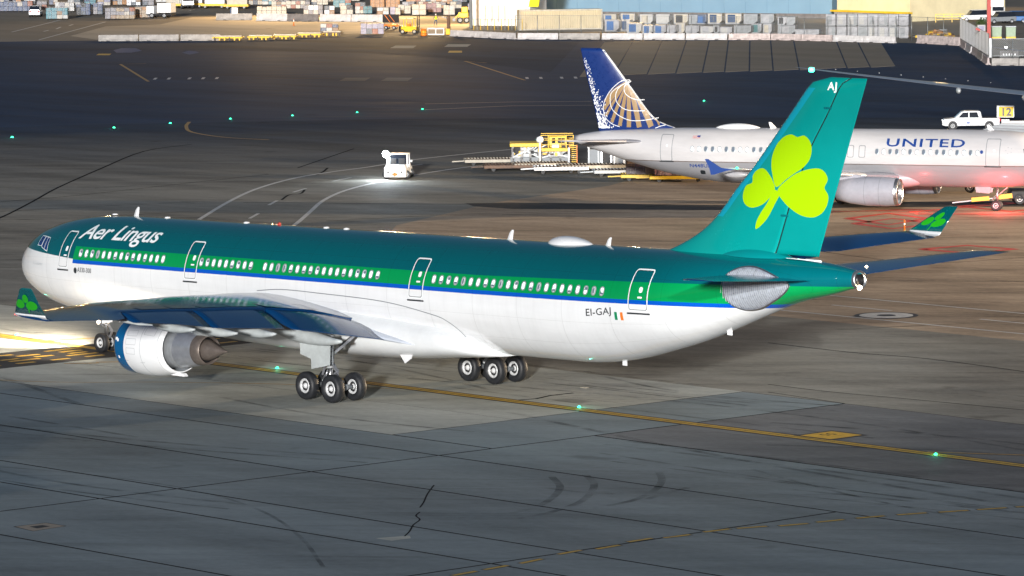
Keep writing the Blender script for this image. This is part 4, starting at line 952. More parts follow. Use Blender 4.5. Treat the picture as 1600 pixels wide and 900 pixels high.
def nb_livery():
    q = NB('pale_grey_livery'); up_, lo_ = (0.60, 0.59, 0.60), (0.31, 0.31, 0.33)
    f = q.step(q.z, 3.40, 0.012); gl = q.mth('LESS_THAN', q.mth('ABSOLUTE', q.mth('SUBTRACT', q.z, 3.40)), 0.035)
    d = q.noise(0.8, 6, (0.3, 1, 1.5)); v = q.n.new('ShaderNodeVectorMath'); v.operation = 'SCALE'
    q.l.new(q.mix(gl, q.mix(f, lo_, up_), (0.18, 0.15, 0.14)), v.inputs[0]); q.l.new(q.rng(d, 0.3, 0.75, 1.03, 0.82), v.inputs['Scale'])
    q.put(v.outputs[0], q.b.inputs['Base Color']); q.b.inputs['Roughness'].default_value = 0.3; q.b.inputs['Coat Weight'].default_value = 0.3
    fr = q.mth('ABSOLUTE', q.mth('SUBTRACT', q.mth('FRACT', q.mth('MULTIPLY', q.x, 1/2.65)), 0.5))
    bp = q.n.new('ShaderNodeBump'); bp.inputs['Strength'].default_value = 0.5; bp.inputs['Distance'].default_value = 0.01
    q.l.new(q.mth('ADD', q.mth('MULTIPLY', q.mth('LESS_THAN', fr, 0.005), -1.0), q.noise(1.2, 3)), bp.inputs['Height']); q.l.new(bp.outputs[0], q.b.inputs['Normal'])
    return q.m
M_nb = nb_livery()
M_navy = mat('navy_fin_paint', (0.006, 0.028, 0.15), 0.28, coat=0.5, var=0.1)
M_gold = mat('gold_globe_print', (0.32, 0.21, 0.10), 0.4)
M_lettering = mat('navy_print', (0.01, 0.05, 0.24), 0.35)
M_nbgrey = mat('warm_grey_paint', (0.38, 0.38, 0.41), 0.35, coat=0.2, var=0.1)
M_engs = mat('cowl_grey_paint', (0.40, 0.40, 0.45), 0.3, coat=0.3, var=0.08)
nb = tag(empty('airliner', PB, HB), 'white and grey narrowbody with gold globe on navy fin, parked behind the teal airliner', 'airliner')
xs = [0.0, 0.02, 0.05, 0.12, 0.2, 0.3, 0.45, 0.6, 0.8, 1.1, 1.5, 1.9, 2.3, 2.7, 3.2, 3.8, 4.4, 5.0, 5.8, 6.8] + [8+1.1*i for i in range(15)] + [24.5+0.65*i for i in range(20)] + [37.2, 37.5]
B().loft([[nb_pt(x, 2*math.pi*k/72) for k in range(72)] for x in xs]).build('fuselage', M_nb, nb)
B().lathe([(0, 0.30), (0.25, 0.26), (0.22, 0.18), (-0.2, 0.15)], (37.45, 0, 4.86), (1, 0, 0.15), 20, cap=False).build('exhaust_ring', M_steel, nb)
def nbwin(n0, x0, x1, side, dark):
    for i in range(n0):
        x = x0+(x1-x0)*i/(n0-1); t, b_, w_ = interp(TABU, x); m = (t+b_)/2; h = (t-b_)/2; z = 4.36; phi = math.asin((z-m)/h)
        M = Matrix.Translation((x, side*w_*math.cos(phi), z)) @ Matrix.Rotation(math.pi if side > 0 else 0, 4, 'Z') @ Matrix.Rotation(-phi, 4, 'X') @ Matrix.Scale(0.86, 4)
        inst('window', ME_wd if (i % 7 in dark) else ME_w, nb, M)
wmd = B(); wmd.v, wmd.f, wmd.mi, wmd.sm = list(wm.v), list(wm.f), list(wm.mi), list(wm.sm)
ME_wd = wmd.mesh('window', [M_wrim, M_wseat, M_wseat])
for sd_ in (1, -1):
    nbwin(23, 16.1, 27.82, sd_, (2, 3, 5, 6)); nbwin(16, 6.06, 13.62, sd_, (1, 3, 5, 6))
    for (x0, x1, z0, z1, nm) in ((4.4, 5.45, 3.40, 5.37, 'door'), (29.4, 30.36, 3.42, 5.38, 'door'), (14.5, 15.0, 3.9, 4.78, 'emergency_exit'), (15.38, 15.88, 3.9, 4.78, 'emergency_exit')):
        d = decal(nm, ring_poly(rrect(x0, z0, x1, z1, 0.1), rrect(x0+0.045, z0+0.045, x1-0.045, z1-0.045, 0.08)), M_mgrey, on_nb(sd_, 0.01), nb)
        if nm == 'door':
            decal('door_sill', [rrect(x0-0.1, z0-0.08, x1+0.1, z0-0.01, 0.02, 1)], M_ink, on_nb(sd_, 0.012), d); decal('door_window', [rrect(x0+0.35, z0+1.05, x0+0.5, z0+1.22, 0.06, 2)], M_mark, on_nb(sd_, 0.012), d)
me = text_mesh('UNITED', 1.0, 0, 0.016, 1.12); xa, sa = fit(me, 5.9)
def nbarc(side, x0, z0, flip=True):
    def fn(u, v):
        x = x0 - u if side > 0 else x0 + u; t, b_, w_ = interp(TABU, x); m = (t+b_)/2; h = (t-b_)/2; ph = math.asin((z0-m)/h)+v/2.0
        return (x, side*(w_+0.014)*math.cos(ph), m+(h+0.014)*math.sin(ph))
    return fn
decal('airline_title', me, M_lettering, nbarc(1, 12.95, 4.74), nb, 0.3, 0.08, lambda u, v: ((u-xa)*sa, v*0.92))
me = text_mesh('N448UA', 0.42, 0, 0.006, 1.05); xb, sb = fit(me, 1.75)
decal('registration', me, M_lettering, nbarc(1, 28.05, 2.98), nb, 0.3, 0.08, lambda u, v: ((u-xb)*sb, v))
f_ = decal('national_flag', [rrect(27.32, 5.10, 27.9, 5.32, 0.01, 1)], M_mark, on_nb(1, 0.012), nb)
for k in range(4): decal('flag_stripe', [rrect(27.32, 5.11+0.055*k, 27.9, 5.14+0.055*k, 0.002, 1)], M_red, on_nb(1, 0.015), f_)
decal('flag_canton', [rrect(27.32, 5.2, 27.56, 5.32, 0.004, 1)], M_lettering, on_nb(1, 0.018), f_)
decal('round_emblem', [[(5.75+0.12*math.cos(t*0.4), 4.42+0.13*math.sin(t*0.4)) for t in range(16)]], M_lettering, on_nb(1, 0.012), nb)
for k in range(5): decal('star_mark', [[(3.75+0.22*math.cos(k*1.257)+0.035*math.cos(t*1.05), 4.55+0.22*math.sin(k*1.257)+0.035*math.sin(t*1.05)) for t in range(6)]], M_nbgrey, on_nb(1, 0.012), nb)
decal('cockpit_window', [[(2.45, 4.72), (2.72, 4.66), (2.62, 4.28), (2.3, 4.3)], [(1.75, 4.75), (2.38, 4.74), (2.25, 4.3), (1.72, 4.28)]], M_glass, on_nb(1, 0.012), nb, 0.1, 0.08)
decal('service_hatch', [rrect(26.9, 2.45, 27.3, 2.75, 0.08, 2)], M_ink, on_nb(1, 0.012), nb)
# fin with globe print
FB = [(5.3, 29.6, 35.72, 34.3), (5.75, 29.6, 35.82, 34.25), (6.2, 30.85, 35.9, 34.3), (6.6, 31.4, 35.98, 34.35), (7.2, 31.95, 36.1, 34.45), (8.6, 33.0, 36.45, 34.95), (10.0, 34.05, 36.8, 35.5), (11.3, 35.05, 37.08, 36.05), (11.65, 35.35, 37.15, 36.2), (11.72, 35.6, 37.17, 36.3)]
def fb_half(z, x, off=0.0):
    le, te, h = interp(FB, z); u = min(max((x-le)/(te-le), 0), 1); return 0.10*(te-le)*(1.4845*math.sqrt(u)-0.63*u-1.758*u**2+1.4215*u**3-0.5075*u**4)*(0.5 if z > 11.6 else 1)+off
rr = []
for i in range(25):
    z = 5.3+6.42*i/24; le, te, h = interp(FB, z); ring = []
    for k in range(24):
        s_ = -1 if k < 12 else 1; u = (k/12) if k < 12 else (2-k/12); u2 = 0.5*(1-math.cos(math.pi*u)); x = le+(te-le)*u2; ring.append((x, s_*fb_half(z, x), z))
    rr.append(ring)
fb = B().loft(rr).build('fin', M_navy, nb)
def on_fb(off, side=1): return lambda x, z: (x, side*fb_half(z, x, off), z)
pole = (33.37, 9.30)
base_z = 5.62
M_goldline = mat('globe_white_line', (0.72, 0.74, 0.76), 0.4)
tops = [(33.47, 9.20), (34.33, 9.00), (34.79, 8.61), (35.10, 8.13), (35.30, 7.55), (35.36, 6.87), (35.06, 6.20), (34.45, 5.77), (33.54, 5.73), (32.94, 5.74), (32.43, 5.75), (31.72, 5.76), (31.07, 5.76), (30.62, 5.87)]
def clampz(q): return (q[0], max(q[1], 5.72))
# gold gores: radial bars from the pole
ends = [(35.25, 7.64), (35.36, 7.06), (35.21, 6.53), (34.71, 6.06), (34.05, 5.78), (33.29, 5.69), (32.43, 5.70), (31.47, 5.76), (30.62, 5.91)]
for i, e in enumerate(ends):
    d = (e[0]-pole[0], e[1]-pole[1]); L = math.hypot(*d); n = (-d[1]/L, d[0]/L); wd = 0.043+0.01*abs(i-2)
    bow = 0.12*(4-i)/4
    pts = []
    for t in (0.10, 0.3, 0.5, 0.7, 0.86, 0.97): pts.append((pole[0]+d[0]*t+n[0]*bow*math.sin(math.pi*t), pole[1]+d[1]*t+n[1]*bow*math.sin(math.pi*t), 0.02+wd*2.1*math.sin(math.pi*min(t, 0.62)/1.24)))
    poly = [(a+n[0]*c/1, b_+n[1]*c/1) for a, b_, c in pts] + [(a-n[0]*c, b_-n[1]*c) for a, b_, c in reversed(pts)]
    poly = [(max(a, interp(FB, b_)[0]+0.09), max(b_, 5.74)) for a, b_ in poly]
    decal('globe_gore', [poly], M_gold, on_fb(0.014), fb, 0.4, 0.4)
for pts in ([(33.27, 9.35), (33.92, 9.25), (34.69, 8.61), (35.15, 7.93), (35.36, 7.26), (35.21, 6.53), (34.71, 6.06), (34.05, 5.82)], [(33.22, 9.30), (34.03, 8.81), (34.34, 8.23), (34.24, 7.65), (33.69, 7.18), (32.93, 7.04), (32.07, 7.05)],
            [(33.22, 9.30), (34.54, 8.52), (34.79, 7.89), (34.65, 7.17), (34.04, 6.64), (33.19, 6.32), (32.17, 6.33), (31.01, 6.53)], [(33.16, 9.25), (33.62, 8.91), (33.63, 8.43), (33.22, 8.05), (32.62, 7.86), (32.11, 7.87)], [(31.17, 5.76), (30.82, 5.91), (30.41, 6.01)]):
    decal('globe_ring', strip(smooth(pts, 5), 0.055), M_goldline, on_fb(0.02), fb, 0, 0.4)
le_ = [(interp(FB, 5.8+5.8*i/24)[0]+0.005, 5.8+5.8*i/24) for i in range(25)] + [(interp(FB, 5.8+5.8*i/24)[0]+0.15, 5.8+5.8*i/24) for i in reversed(range(25))]
for sd_ in (1, -1): decal('leading_edge_strip', [le_], M_lgrey, on_fb(0.016, sd_), fb, 0, 0.4)
rn = random.Random(5)
wp = B()
for k in range(420):
    z = 5.75 + 5.2*rn.random()**2.2; le, te, h = interp(FB, z); x = te - 0.09 - abs(rn.gauss(0, 0.36))*(1.25 - (z-5.75)/6.5); s_ = 0.02+0.05*rn.random()*(1.3-(z-5.75)/6)
    if x < le+0.4: continue
    wp.add([(x-s_*0.6, fb_half(z, x, 0.022), z-s_), (x+s_*0.6, fb_half(z, x, 0.022), z-s_*0.8), (x+s_*0.5, fb_half(z, x, 0.022), z+s_), (x-s_*0.5, fb_half(z, x, 0.022), z+s_*0.9)], [(0,1,2,3)])
o = wp.build('chipped_paint', M_white, fb); o['kind'] = 'stuff'
# wings, engines, tailplane
WB = [(1.0, 11.6, 18.6, 2.35, 0.15), (2.0, 12.1, 18.6, 2.5, 0.14), (6.4, 14.6, 18.9, 2.95, 0.12), (11.0, 16.9, 20.1, 3.4, 0.11), (16.9, 19.95, 21.5, 4.05, 0.10)]
for sd_ in (1, -1):
    rr = []
    for i in range(24):
        y = 1+15.9*i/23; le, te, z, tk = interp(WB, y); ch = te-le; up_, lo_ = foil(12)
        rr.append([(le+ch*u, sd_*y, z+v*tk*ch-0.12*u*tk*ch*6*0.3) for u, v in up_[::-1]+lo_[1:]])
    wgb = B().loft(rr).build('wing', M_nbgrey, nb)
    B().sideprism([(20.0, 4.0), (21.0, 4.1), (21.95, 4.70), (22.2, 4.72), (21.9, 4.15), (21.85, 4.0), (21.75, 3.6), (21.5, 3.62), (20.6, 3.9)], sd_*16.9, sd_*16.98).build('wingtip_fence', M_lettering, wgb)
    B().lathe([(0, 0.04), (0.06, 0.09), (0.2, 0.05), (0.22, 0)], (19.95, sd_*16.85, 4.1), (-1, 0, 0), 10).build('tip_lamp', M_em_green if sd_ > 0 else M_em_red, wgb)
    for y, L in ((6.8, 1.6), (11.5, 1.3), (14.2, 1.0)):
        le, te, z, tk = interp(WB, y); r2 = []
        for i in range(9):
            t = i/8; x = te-L+2*L*t*0.85; g = math.sin(math.pi*(0.04+0.92*t))**0.7
            r2.append([(x, sd_*y+0.16*g*math.cos(2*math.pi*k/12), z-0.32+0.24*g*math.sin(2*math.pi*k/12)) for k in range(12)])
        B().loft(r2).build('flap_track_fairing', M_nbgrey, wgb)
    O, A = (10.85, sd_*5.75, 1.72), (1, 0, 0.01)
    en = B().lathe([(0.28, 1.02, 0), (1.0, 1.08, 0), (2.4, 1.08, 0), (3.7, 0.94, 0), (4.7, 0.72, 0), (4.68, 0.66, 1)], O, A, 48, cap=False).build('engine', [M_engs, M_mgrey], nb)
    B().lathe([(0.6, 0.86), (0.15, 0.88), (0.0, 0.93), (0.04, 0.98), (0.28, 1.022)], O, A, 48, cap=False).build('inlet_lip', M_metal, en)
    B().lathe([(0.6, 0.87), (0.62, 0.3), (0.3, 0.22), (0.1, 0.01)], O, A, 32, cap=False).build('fan', M_dark, en)
    B().lathe([(4.2, 0.6), (5.0, 0.45), (5.5, 0.2), (5.6, 0)], O, A, 32, cap=False).build('exhaust_plug', M_burnt, en)
    B().sideprism([(12.2, 2.65), (15.0, 3.05), (17.2, 2.75), (16.0, 2.3), (13.0, 2.5)], sd_*5.6, sd_*5.9).build('pylon', M_engs, en, bevel=0.04)
    for u in (1.35, 2.45): B().lathe([(u, 1.083), (u+0.03, 1.083)], O, A, 48, cap=False).build('cowl_seam', M_mgrey, en)
    rr = []
    for i in range(12):
        y = 0.5+5.7*i/11; le = 31.2+(y-0.5)*0.68; te = 35.6+(y-0.5)*0.25; z = 4.72+y*0.06; up_, lo_ = foil(8)
        rr.append([(le+(te-le)*u, sd_*y, z+v*0.09*(te-le)) for u, v in up_[::-1]+lo_[1:]])
    B().loft(rr).build('tailplane', M_nbgrey, nb)
    # main gear
    g_ = empty('main_gear', (0,0,0)); g_.parent = nb
    for dy in (-0.46, 0.46):
        b = B(); wheel(b, (17.7, sd_*3.8+dy, 0.58), 0.58, 0.42); wo = b.build('wheel', M_tyre, g_); b = B(); hubs(b, (17.7, sd_*3.8+dy, 0.58), 0.58, 0.42); b.build('wheel_hub', [M_hub, M_dark], wo)
    b = B(); b.cyl((17.7, sd_*3.8, 0.6), (17.6, sd_*3.8, 2.6), 0.14); b.cyl((17.7, sd_*3.3, 0.58), (17.7, sd_*4.3, 0.58), 0.08); b.build('strut', M_lgrey, g_)
b = B(); rr = []
for i in range(16):
    t = i/15; x = 9.8+11.4*t; g = max(0.03, math.sin(math.pi*t))**0.35; rr.append([(x, 2.12*g*math.copysign(abs(math.cos(a))**0.7, math.cos(a)), 2.35+0.92*g*math.sin(a)) for a in [2*math.pi*k/28 for k in range(28)]])
b.loft(rr).build('belly_fairing', mat('belly_grey', (0.42, 0.42, 0.45), 0.35, coat=0.2, var=0.08), nb)
b = B(); rr = []
for i in range(13):
    t = i/12; x = 26.5-3.4*t; g = math.sin(math.pi*min(0.985, max(0.015, t)))**0.55; rr.append([(x, 0.45*g*math.cos(2*math.pi*k/16), 5.82+0.36*g*math.sin(2*math.pi*k/16)) for k in range(16)])
b.loft(rr).build('satellite_dome', M_white, nb)
for x in (21.8, 5.2): B().sideprism([(x, 5.85), (x+0.5, 5.85), (x+0.62, 6.3), (x+0.45, 6.3)], -0.03, 0.03).build('antenna', M_white, nb)
g_ = empty('nose_gear', (0,0,0)); g_.parent = nb
for dy in (-0.25, 0.25):
    b = B(); wheel(b, (5.07, dy, 0.39), 0.39, 0.24); wo = b.build('wheel', M_tyre, g_); b = B(); hubs(b, (5.07, dy, 0.39), 0.39, 0.24); b.build('wheel_hub', [M_hub, M_dark], wo)
b = B(); b.cyl((5.07, 0, 0.4), (5.0, 0, 1.9), 0.09); b.bar((5.0, 0, 1.1), (4.2, 0, 1.8), 0.07); b.bar((5.2, 0, 0.6), (5.4, 0, 0.85), 0.1, 0.05); b.bar((5.4, 0, 0.85), (5.1, 0, 1.15), 0.1, 0.05); b.build('strut', M_metal, g_)
for s_ in (-1, 1): B().sideprism([(5.4, 1.8), (6.6, 1.8), (6.5, 1.35), (5.5, 1.3)], s_*0.4, s_*0.44).build('gear_door', M_nbgrey, g_)
B().lathe([(0, 0.09), (0.1, 0.09), (0.16, 0.04), (0.17, 0.0)], (6.2, 0, 1.66), (0, 0, -1), 12).build('belly_beacon', M_em_red, nb)
def nbw(x, y, z): q = Matrix.Translation(PB) @ Matrix.Rotation(HB, 4, 'Z') @ Vector((x, y, z)); return tuple(q)
point('belly_beacon_light', nbw(4.3, 2.2, 0.9), 480, (1.0, 0.05, 0.06), 0.2)
point('fuselage_beacon_light', nbw(10.5, 2.6, 1.2), 130, (1.0, 0.06, 0.06), 0.2)
point('tip_light', nbw(19.6, 17.1, 4.15), 30, (0.05, 1.0, 0.5), 0.05)
# ================================================================ vehicles, ground equipment and lights on the apron
VA = R(48.1)      # the way things stand square to the slab skew
def tyre4(t, xs_, ys_, r, wd, m_=None):
    for x in xs_:
        for y in ys_:
            b = B(); wheel(b, (x, y, r), r, wd); wo = b.build('wheel', M_tyre, t); b = B(); hubs(b, (x, y, r), r, wd, n=12); b.build('wheel_hub', [m_ or M_hub, M_dark], wo)
# taxiway centre lights
LG = 'green taxiway centre lights'
M_lamp_body = mat('light_can', (0.12, 0.13, 0.14), 0.4, metal=0.6)
def green_light(x, y, label, r=0.16):
    r *= 0.78
    t = tag(empty('taxiway_light', (x, y, -0.024)), label, 'taxiway light', LG)
    B().lathe([(0, r*1.5), (0.02, r*1.4), (0.03, r*1.0)], (0,0,0), (0,0,1), 14).build('light_can', M_lamp_body, t)
    B().lathe([(0.0, r*0.9), (0.05, r*0.85), (r*0.5+0.05, r*0.4), (r*0.55+0.05, 0)], (0,0,0.02), (0,0,1), 12).build('lens', M_em_green, t)
    point('green_glow', (x, y, 0.35), 7, (0.1, 1.0, 0.6), 0.05)
for q, lab, r in (((-145.67, 103.64), 'green lens glowing on the dark taxiway, leftmost of the curved row', 0.22), ((-149.80, 118.68), 'green lens, second from the left in the curved row on the dark taxiway', 0.19), ((-151.14, 126.58), 'green lens just left of the yellow painted arc on the dark taxiway', 0.19),
    ((-152.21, 134.95), 'green lens just right of the yellow painted arc on the dark taxiway', 0.17), ((-151.49, 142.31), 'green lens in mid taxiway, between the yellow arc and the cab-lit tug', 0.16), ((-150.54, 149.99), 'green lens on the dark taxiway straight above the tug lamp', 0.16),
    ((-149.53, 157.86), 'green lens at the start of the pale painted stripes', 0.16), ((-137.63, 186.45), 'dim green lens on the taxiway to the right of the navy fin', 0.16), ((43.16, 1.03), 'green lens beside the yellow centreline behind the main wheels', 0.13),
    ((67.14, 0.42), 'green lens where the side line leaves the yellow centreline, lower right', 0.12), ((19.62, 1.33), 'green lens on the pale slabs between engine and main wheels', 0.14), ((10.93, 10.79), 'green lens seen under the belly ahead of the gear door', 0.12),
    ((-3.73, 1.50), 'washed out lens in the bright pool ahead of the nose wheels', 0.15)):
    green_light(q[0], q[1], lab, r)
# pushback tug with the bright work lamp
t = tag(empty('tug', (-78.89, 94.05, -0.02), R(40)), 'white open-backed tug with a glaring work lamp on its cab corner', 'tug')
b = B(); b.box((0, 0.2, 0.62), (1.75, 3.4, 0.5)); b.box((0, -1.35, 0.55), (1.8, 0.35, 0.75)); b.build('chassis', M_white, t, bevel=0.05)
b = B(); b.box((0, -0.95, 1.0), (1.7, 0.9, 0.34), taper=0.94); b.build('rear_deck', M_white, t, bevel=0.04)
b = B(); b.box((0, -1.36, 0.92), (1.3, 0.05, 0.12)); b.build('rear_slot', M_black, t)
for s_ in (-1, 1): B().lathe([(0, 0.07), (0.04, 0.07), (0.05, 0)], (s_*0.55, -1.53, 0.6), (0, -1, 0), 10).build('reflector', M_dark, t)
b = B(); b.box((0, -1.56, 0.42), (0.4, 0.12, 0.16)); b.box((0, -1.64, 0.42), (0.12, 0.12, 0.3)); b.build('tow_hitch', M_orange, t)
for s_ in (-1, 1): B().bar((s_*0.82, -0.35, 0.85), (s_*0.82, -0.35, 1.98), 0.09).build('cab_post', M_white, t); B().bar((s_*0.82, 0.75, 0.85), (s_*0.82, 0.75, 1.98), 0.09).build('cab_post', M_white, t)
B().box((0, 0.2, 2.0), (1.75, 1.25, 0.07)).build('cab_roof', M_white, t, bevel=0.02)
B().box((0, 0.78, 1.5), (1.55, 0.03, 0.8)).build('windscreen', M_glass, t)
b = B(); b.box((-0.35, 0.05, 1.05), (0.5, 0.5, 0.14)); b.box((-0.35, -0.2, 1.35), (0.5, 0.1, 0.55)); b.box((0.35, 0.05, 1.05), (0.5, 0.5, 0.14)); b.box((0.35, -0.2, 1.35), (0.5, 0.1, 0.55)); b.build('seat', M_dark, t, bevel=0.03)
B().box((0, 1.4, 1.0), (1.6, 1.0, 0.4), taper=0.9).build('bonnet', M_white, t, bevel=0.06)
tyre4(t, (-0.8, 0.8), (-0.75, 1.25), 0.36, 0.26)
b = B(); b.box((0.98, 0.8, 1.35), (0.14, 0.05, 0.16)); b.bar((0.85, 0.8, 1.35), (0.98, 0.8, 1.35), 0.03); b.build('mirror', M_white, t)
B().lathe([(0, 0.12), (0.1, 0.27), (0.13, 0.25), (0.14, 0.0)], (-0.88, -0.42, 2.0), (-0.25, -1, 0.0), 20).build('work_lamp', mat('work_lamp_glow', (1,1,1), 0.4, emit=(0.85, 0.94, 1.0), es=300), t)
M_t = Matrix.Translation((-78.89, 94.05, 0)) @ Matrix.Rotation(R(40), 4, 'Z')
lp = M_t @ Vector((-1.0, -0.75, 2.05)); la = M_t @ Vector((-0.3, -7.0, 0.0))
spot('work_lamp_beam', tuple(lp), tuple(la), 1800, 140, (0.80, 0.92, 1.0), 0.7, 0.1)
# white pickup passing behind
t = tag(empty('pickup_truck', (-85.19, 169.97, -0.02), R(44)), 'white double-cab pickup driving past behind the narrowbody', 'pickup truck')
W2 = 0.93
def side_body(poly, w_, m_, nm, par, bv=0.05):
    return B().sideprism(poly, -w_, w_).build(nm, m_, par, bevel=bv)
side_body([(-2.65, 0.45), (-2.62, 0.85), (-2.45, 1.02), (-1.45, 1.12), (2.7, 1.12), (2.72, 0.5), (2.3, 0.42), (-2.3, 0.38)], W2, M_white, 'body', t, 0.07)
side_body([(-1.5, 1.1), (-0.85, 1.70), (-0.6, 1.78), (0.75, 1.78), (0.95, 1.7), (1.08, 1.1)], 0.80, M_white, 'cab', t, 0.08)
for s_ in (-1, 1):
    for poly in ([(-1.12, 1.18), (-0.72, 1.62), (-0.2, 1.66), (-0.2, 1.18)], [(-0.1, 1.18), (-0.1, 1.66), (0.62, 1.66), (0.78, 1.18)]):
        B().sideprism(poly, s_*0.79, s_*0.815).build('side_window', M_glass, t)
    B().sideprism([(-0.35, 0.6), (-0.05, 0.6), (-0.05, 0.78), (-0.35, 0.78)], s_*(W2), s_*(W2+0.01)).build('door_badge', M_lettering, t)
    B().box((2.68, s_*0.8, 0.95), (0.1, 0.14, 0.26)).build('tail_lamp', M_em_red, t); B().box((-2.6, s_*0.72, 0.86), (0.12, 0.3, 0.14)).build('headlight', M_lgrey, t)
    for x in (-1.65, 1.75): B().lathe([(0, 0.44), (0.02, 0.44)], (x, s_*(W2-0.005), 0.45), (0, s_, 0), 20).build('wheel_arch', M_black, t)
b = B(); b.box((1.9, 0, 1.13), (1.5, 1.6, 0.06)); b.build('load_bed', M_dark, t)
B().add([(-1.47, -0.72, 1.13), (-1.47, 0.72, 1.13), (-0.88, 0.66, 1.70), (-0.88, -0.66, 1.70)], [(0,1,2,3)]).build('windscreen', M_glass, t)
tyre4(t, (-1.65, 1.75), (-W2+0.08, W2-0.08), 0.40, 0.26)
# jet bridge roof and its stand number
t = tag(empty('jet_bridge', (-62.04, 154.83, 0), VA), 'grey ribbed jet bridge roof behind the nose of the narrowbody', 'jet bridge')
jc = [Vector(q) for q in ((-43.25, 125.20, 3.80), (-49.88, 135.89, 3.80), (-45.97, 141.35, 3.80), (-30.58, 123.57, 3.80))]
jo = t.location.copy(); t.rotation_euler = (0, 0, 0)
lc = [q-jo for q in jc]
B().prism([(q.x, q.y) for q in lc], 1.3, 3.76).build('tunnel', M_lgrey, t)
for k in range(13):
    f_ = (k+0.5)/13; p_, q_ = lc[0].lerp(lc[1], f_), lc[3].lerp(lc[2], f_)
    B().bar((p_.x, p_.y, 3.79), (q_.x, q_.y, 3.79), 0.20, 0.10).build('roof_rib', M_lgrey if k % 3 else M_nbgrey, t)
for k in (0.35, 0.8):
    p_ = lc[0].lerp(lc[2], k); B().cyl((p_.x, p_.y, 0), (p_.x, p_.y, 1.3), 0.25).build('support_leg', M_lgrey, t)
t2 = tag(empty('stand_sign', (-82.05, 171.37, 0), R(44)), 'yellow illuminated box sign reading 12 on a white post', 'sign')
b = B(); b.box((0, 0, 0.5), (0.75, 0.5, 1.0)); b.build('post', M_white, t2, bevel=0.03)
b = B(); b.box((0, 0.1, 1.72), (1.62, 0.5, 1.12)); b.build('sign_box', M_white, t2, bevel=0.04)
pl = B().box((0.05, -0.158, 1.70), (1.36, 0.016, 0.94)).build('sign_face', mat('lit_yellow_face', (0.7, 0.42, 0.0), 0.5, emit=(1.0, 0.62, 0.0), es=0.25), t2)
me = text_mesh('12', 0.98, 0, 0.035, 1.05, 'CENTER')
for v in me.vertices: v.co = Vector((v.co.x+0.05, -0.172, v.co.y+1.36))
me.materials.append(M_black); o = bpy.data.objects.new('sign_digits', me); COL.objects.link(o); o.parent = pl
# wing of an airliner parked out at the right, reaching in over the taxiway, with its fuselage beyond the frame
wt = tag(empty('parked_airliner', (0,0,0)), 'slim silver wing with glowing green tip lamp, reaching in from the right', 'airliner')
TP = Vector((-95.57, 157.27, 6.00)); TQ = Vector((-69.93, 160.33, 4.60)); dW = (TQ-TP); LW = dW.length; dW.normalize(); 
fwd = Vector((-0.74, 0.67, 0)); rr = []
for i in range(20):
    s_ = -0.0 + (LW+9)*i/19; c0 = TP + dW*s_; ch = 0.15+0.5*min(s_, 1.4)+0.155*s_; bend = 0.35*((1 - s_/(LW+9))**2)
    up_, lo_ = foil(8); tk = 0.10
    rr.append([tuple(c0 + fwd*(ch*(0.5-u)) + Vector((0, 0, v*tk*ch + bend - 0.35))) for u, v in up_[::-1]+lo_[1:]])
wo = B().loft(rr).build('wing', mat('silver_wing_paint', (0.42, 0.45, 0.52), 0.3, metal=0.4, coat=0.3, var=0.1), wt)
gl = Vector((-92.47, 156.22, 5.90))
B().lathe([(-0.3, 0.0), (-0.18, 0.22), (0.18, 0.22), (0.3, 0.0)], tuple(gl), (1, 0, 0), 12).build('tip_lamp', mat('tip_lamp_glow', (0.1,1,0.6), 0.4, emit=(0.05, 1.0, 0.5), es=9), wt)
point('tip_glow', tuple(gl+Vector((0.2, -0.3, 0.1))), 160, (0.05, 1.0, 0.6), 0.1)
for px_, L in (((-73.32, 155.32, 4.70), 1.4), ((-63.70, 153.33, 4.50), 1.8)):
    r2 = []; c0 = Vector(px_)
    for i in range(9):
        t_ = i/8; g = math.sin(math.pi*(0.04+0.92*t_))**0.7; c1 = c0 - fwd*(L*(t_-0.2))
        r2.append([tuple(c1 + Vector((0.67, 0.74, 0))*0.24*g*math.cos(2*math.pi*k/10) + Vector((0, 0, 0.30*g*math.sin(2*math.pi*k/10)))) for k in range(10)])
    B().loft(r2).build('flap_track_fairing', M_lgrey, wo)
for k in range(9):
    c1 = TP + dW*(2.2+k*2.5); B().lathe([(0, 0.05), (0.06, 0.0)], tuple(c1+Vector((0.2, -0.2, 0.14+0.03*k))), (0, 0, 1), 6).build('static_fitting', M_mark, wo)
rootc = TP + dW*(LW+9.5); rr = []
for i in range(30):
    x = -22+40*i/29; g = min(1, max(0.05, (1-abs((x+2)/20.5)**6)))
    c1 = rootc + fwd*(-x) + Vector((0, 0, 0.4)); r2 = Vector((0.67, 0.74, 0)); rr.append([tuple(c1 + r2*2.0*g*math.cos(2*math.pi*k/32) + Vector((0, 0, 2.0*g*math.sin(2*math.pi*k/32)))) for k in range(32)])
B().loft(rr).build('fuselage', M_nbgrey, wt)
for fx, sy in ((12.5, 0.0), (-3.0, 3.4), (-3.0, -3.4)):
    gp = rootc + fwd*fx + Vector((0.67, 0.74, 0))*sy
    B().cyl((gp.x, gp.y, 0.5), (gp.x, gp.y, rootc.z-0.8), 0.14).build('gear_strut', M_lgrey, wt); b = B(); wheel(b, (gp.x, gp.y, 0.55), 0.55, 0.45, (0.67, 0.74, 0)); b.build('wheel', M_tyre, wt)
ft = rootc - fwd*16
b = B()
for dx, dz in ((0, 0),): b.add([tuple(ft+fwd*a_+Vector((0.67, 0.74, 0))*s_*0.12+Vector((0, 0, z_))) for s_ in (-1, 1) for a_, z_ in ((5, 1.6), (-2.5, 1.4), (-3.6, 7.8), (-1.2, 7.8))], [(0,1,2,3), (7,6,5,4), (0,4,5,1), (1,5,6,2), (2,6,7,3), (3,7,4,0)])
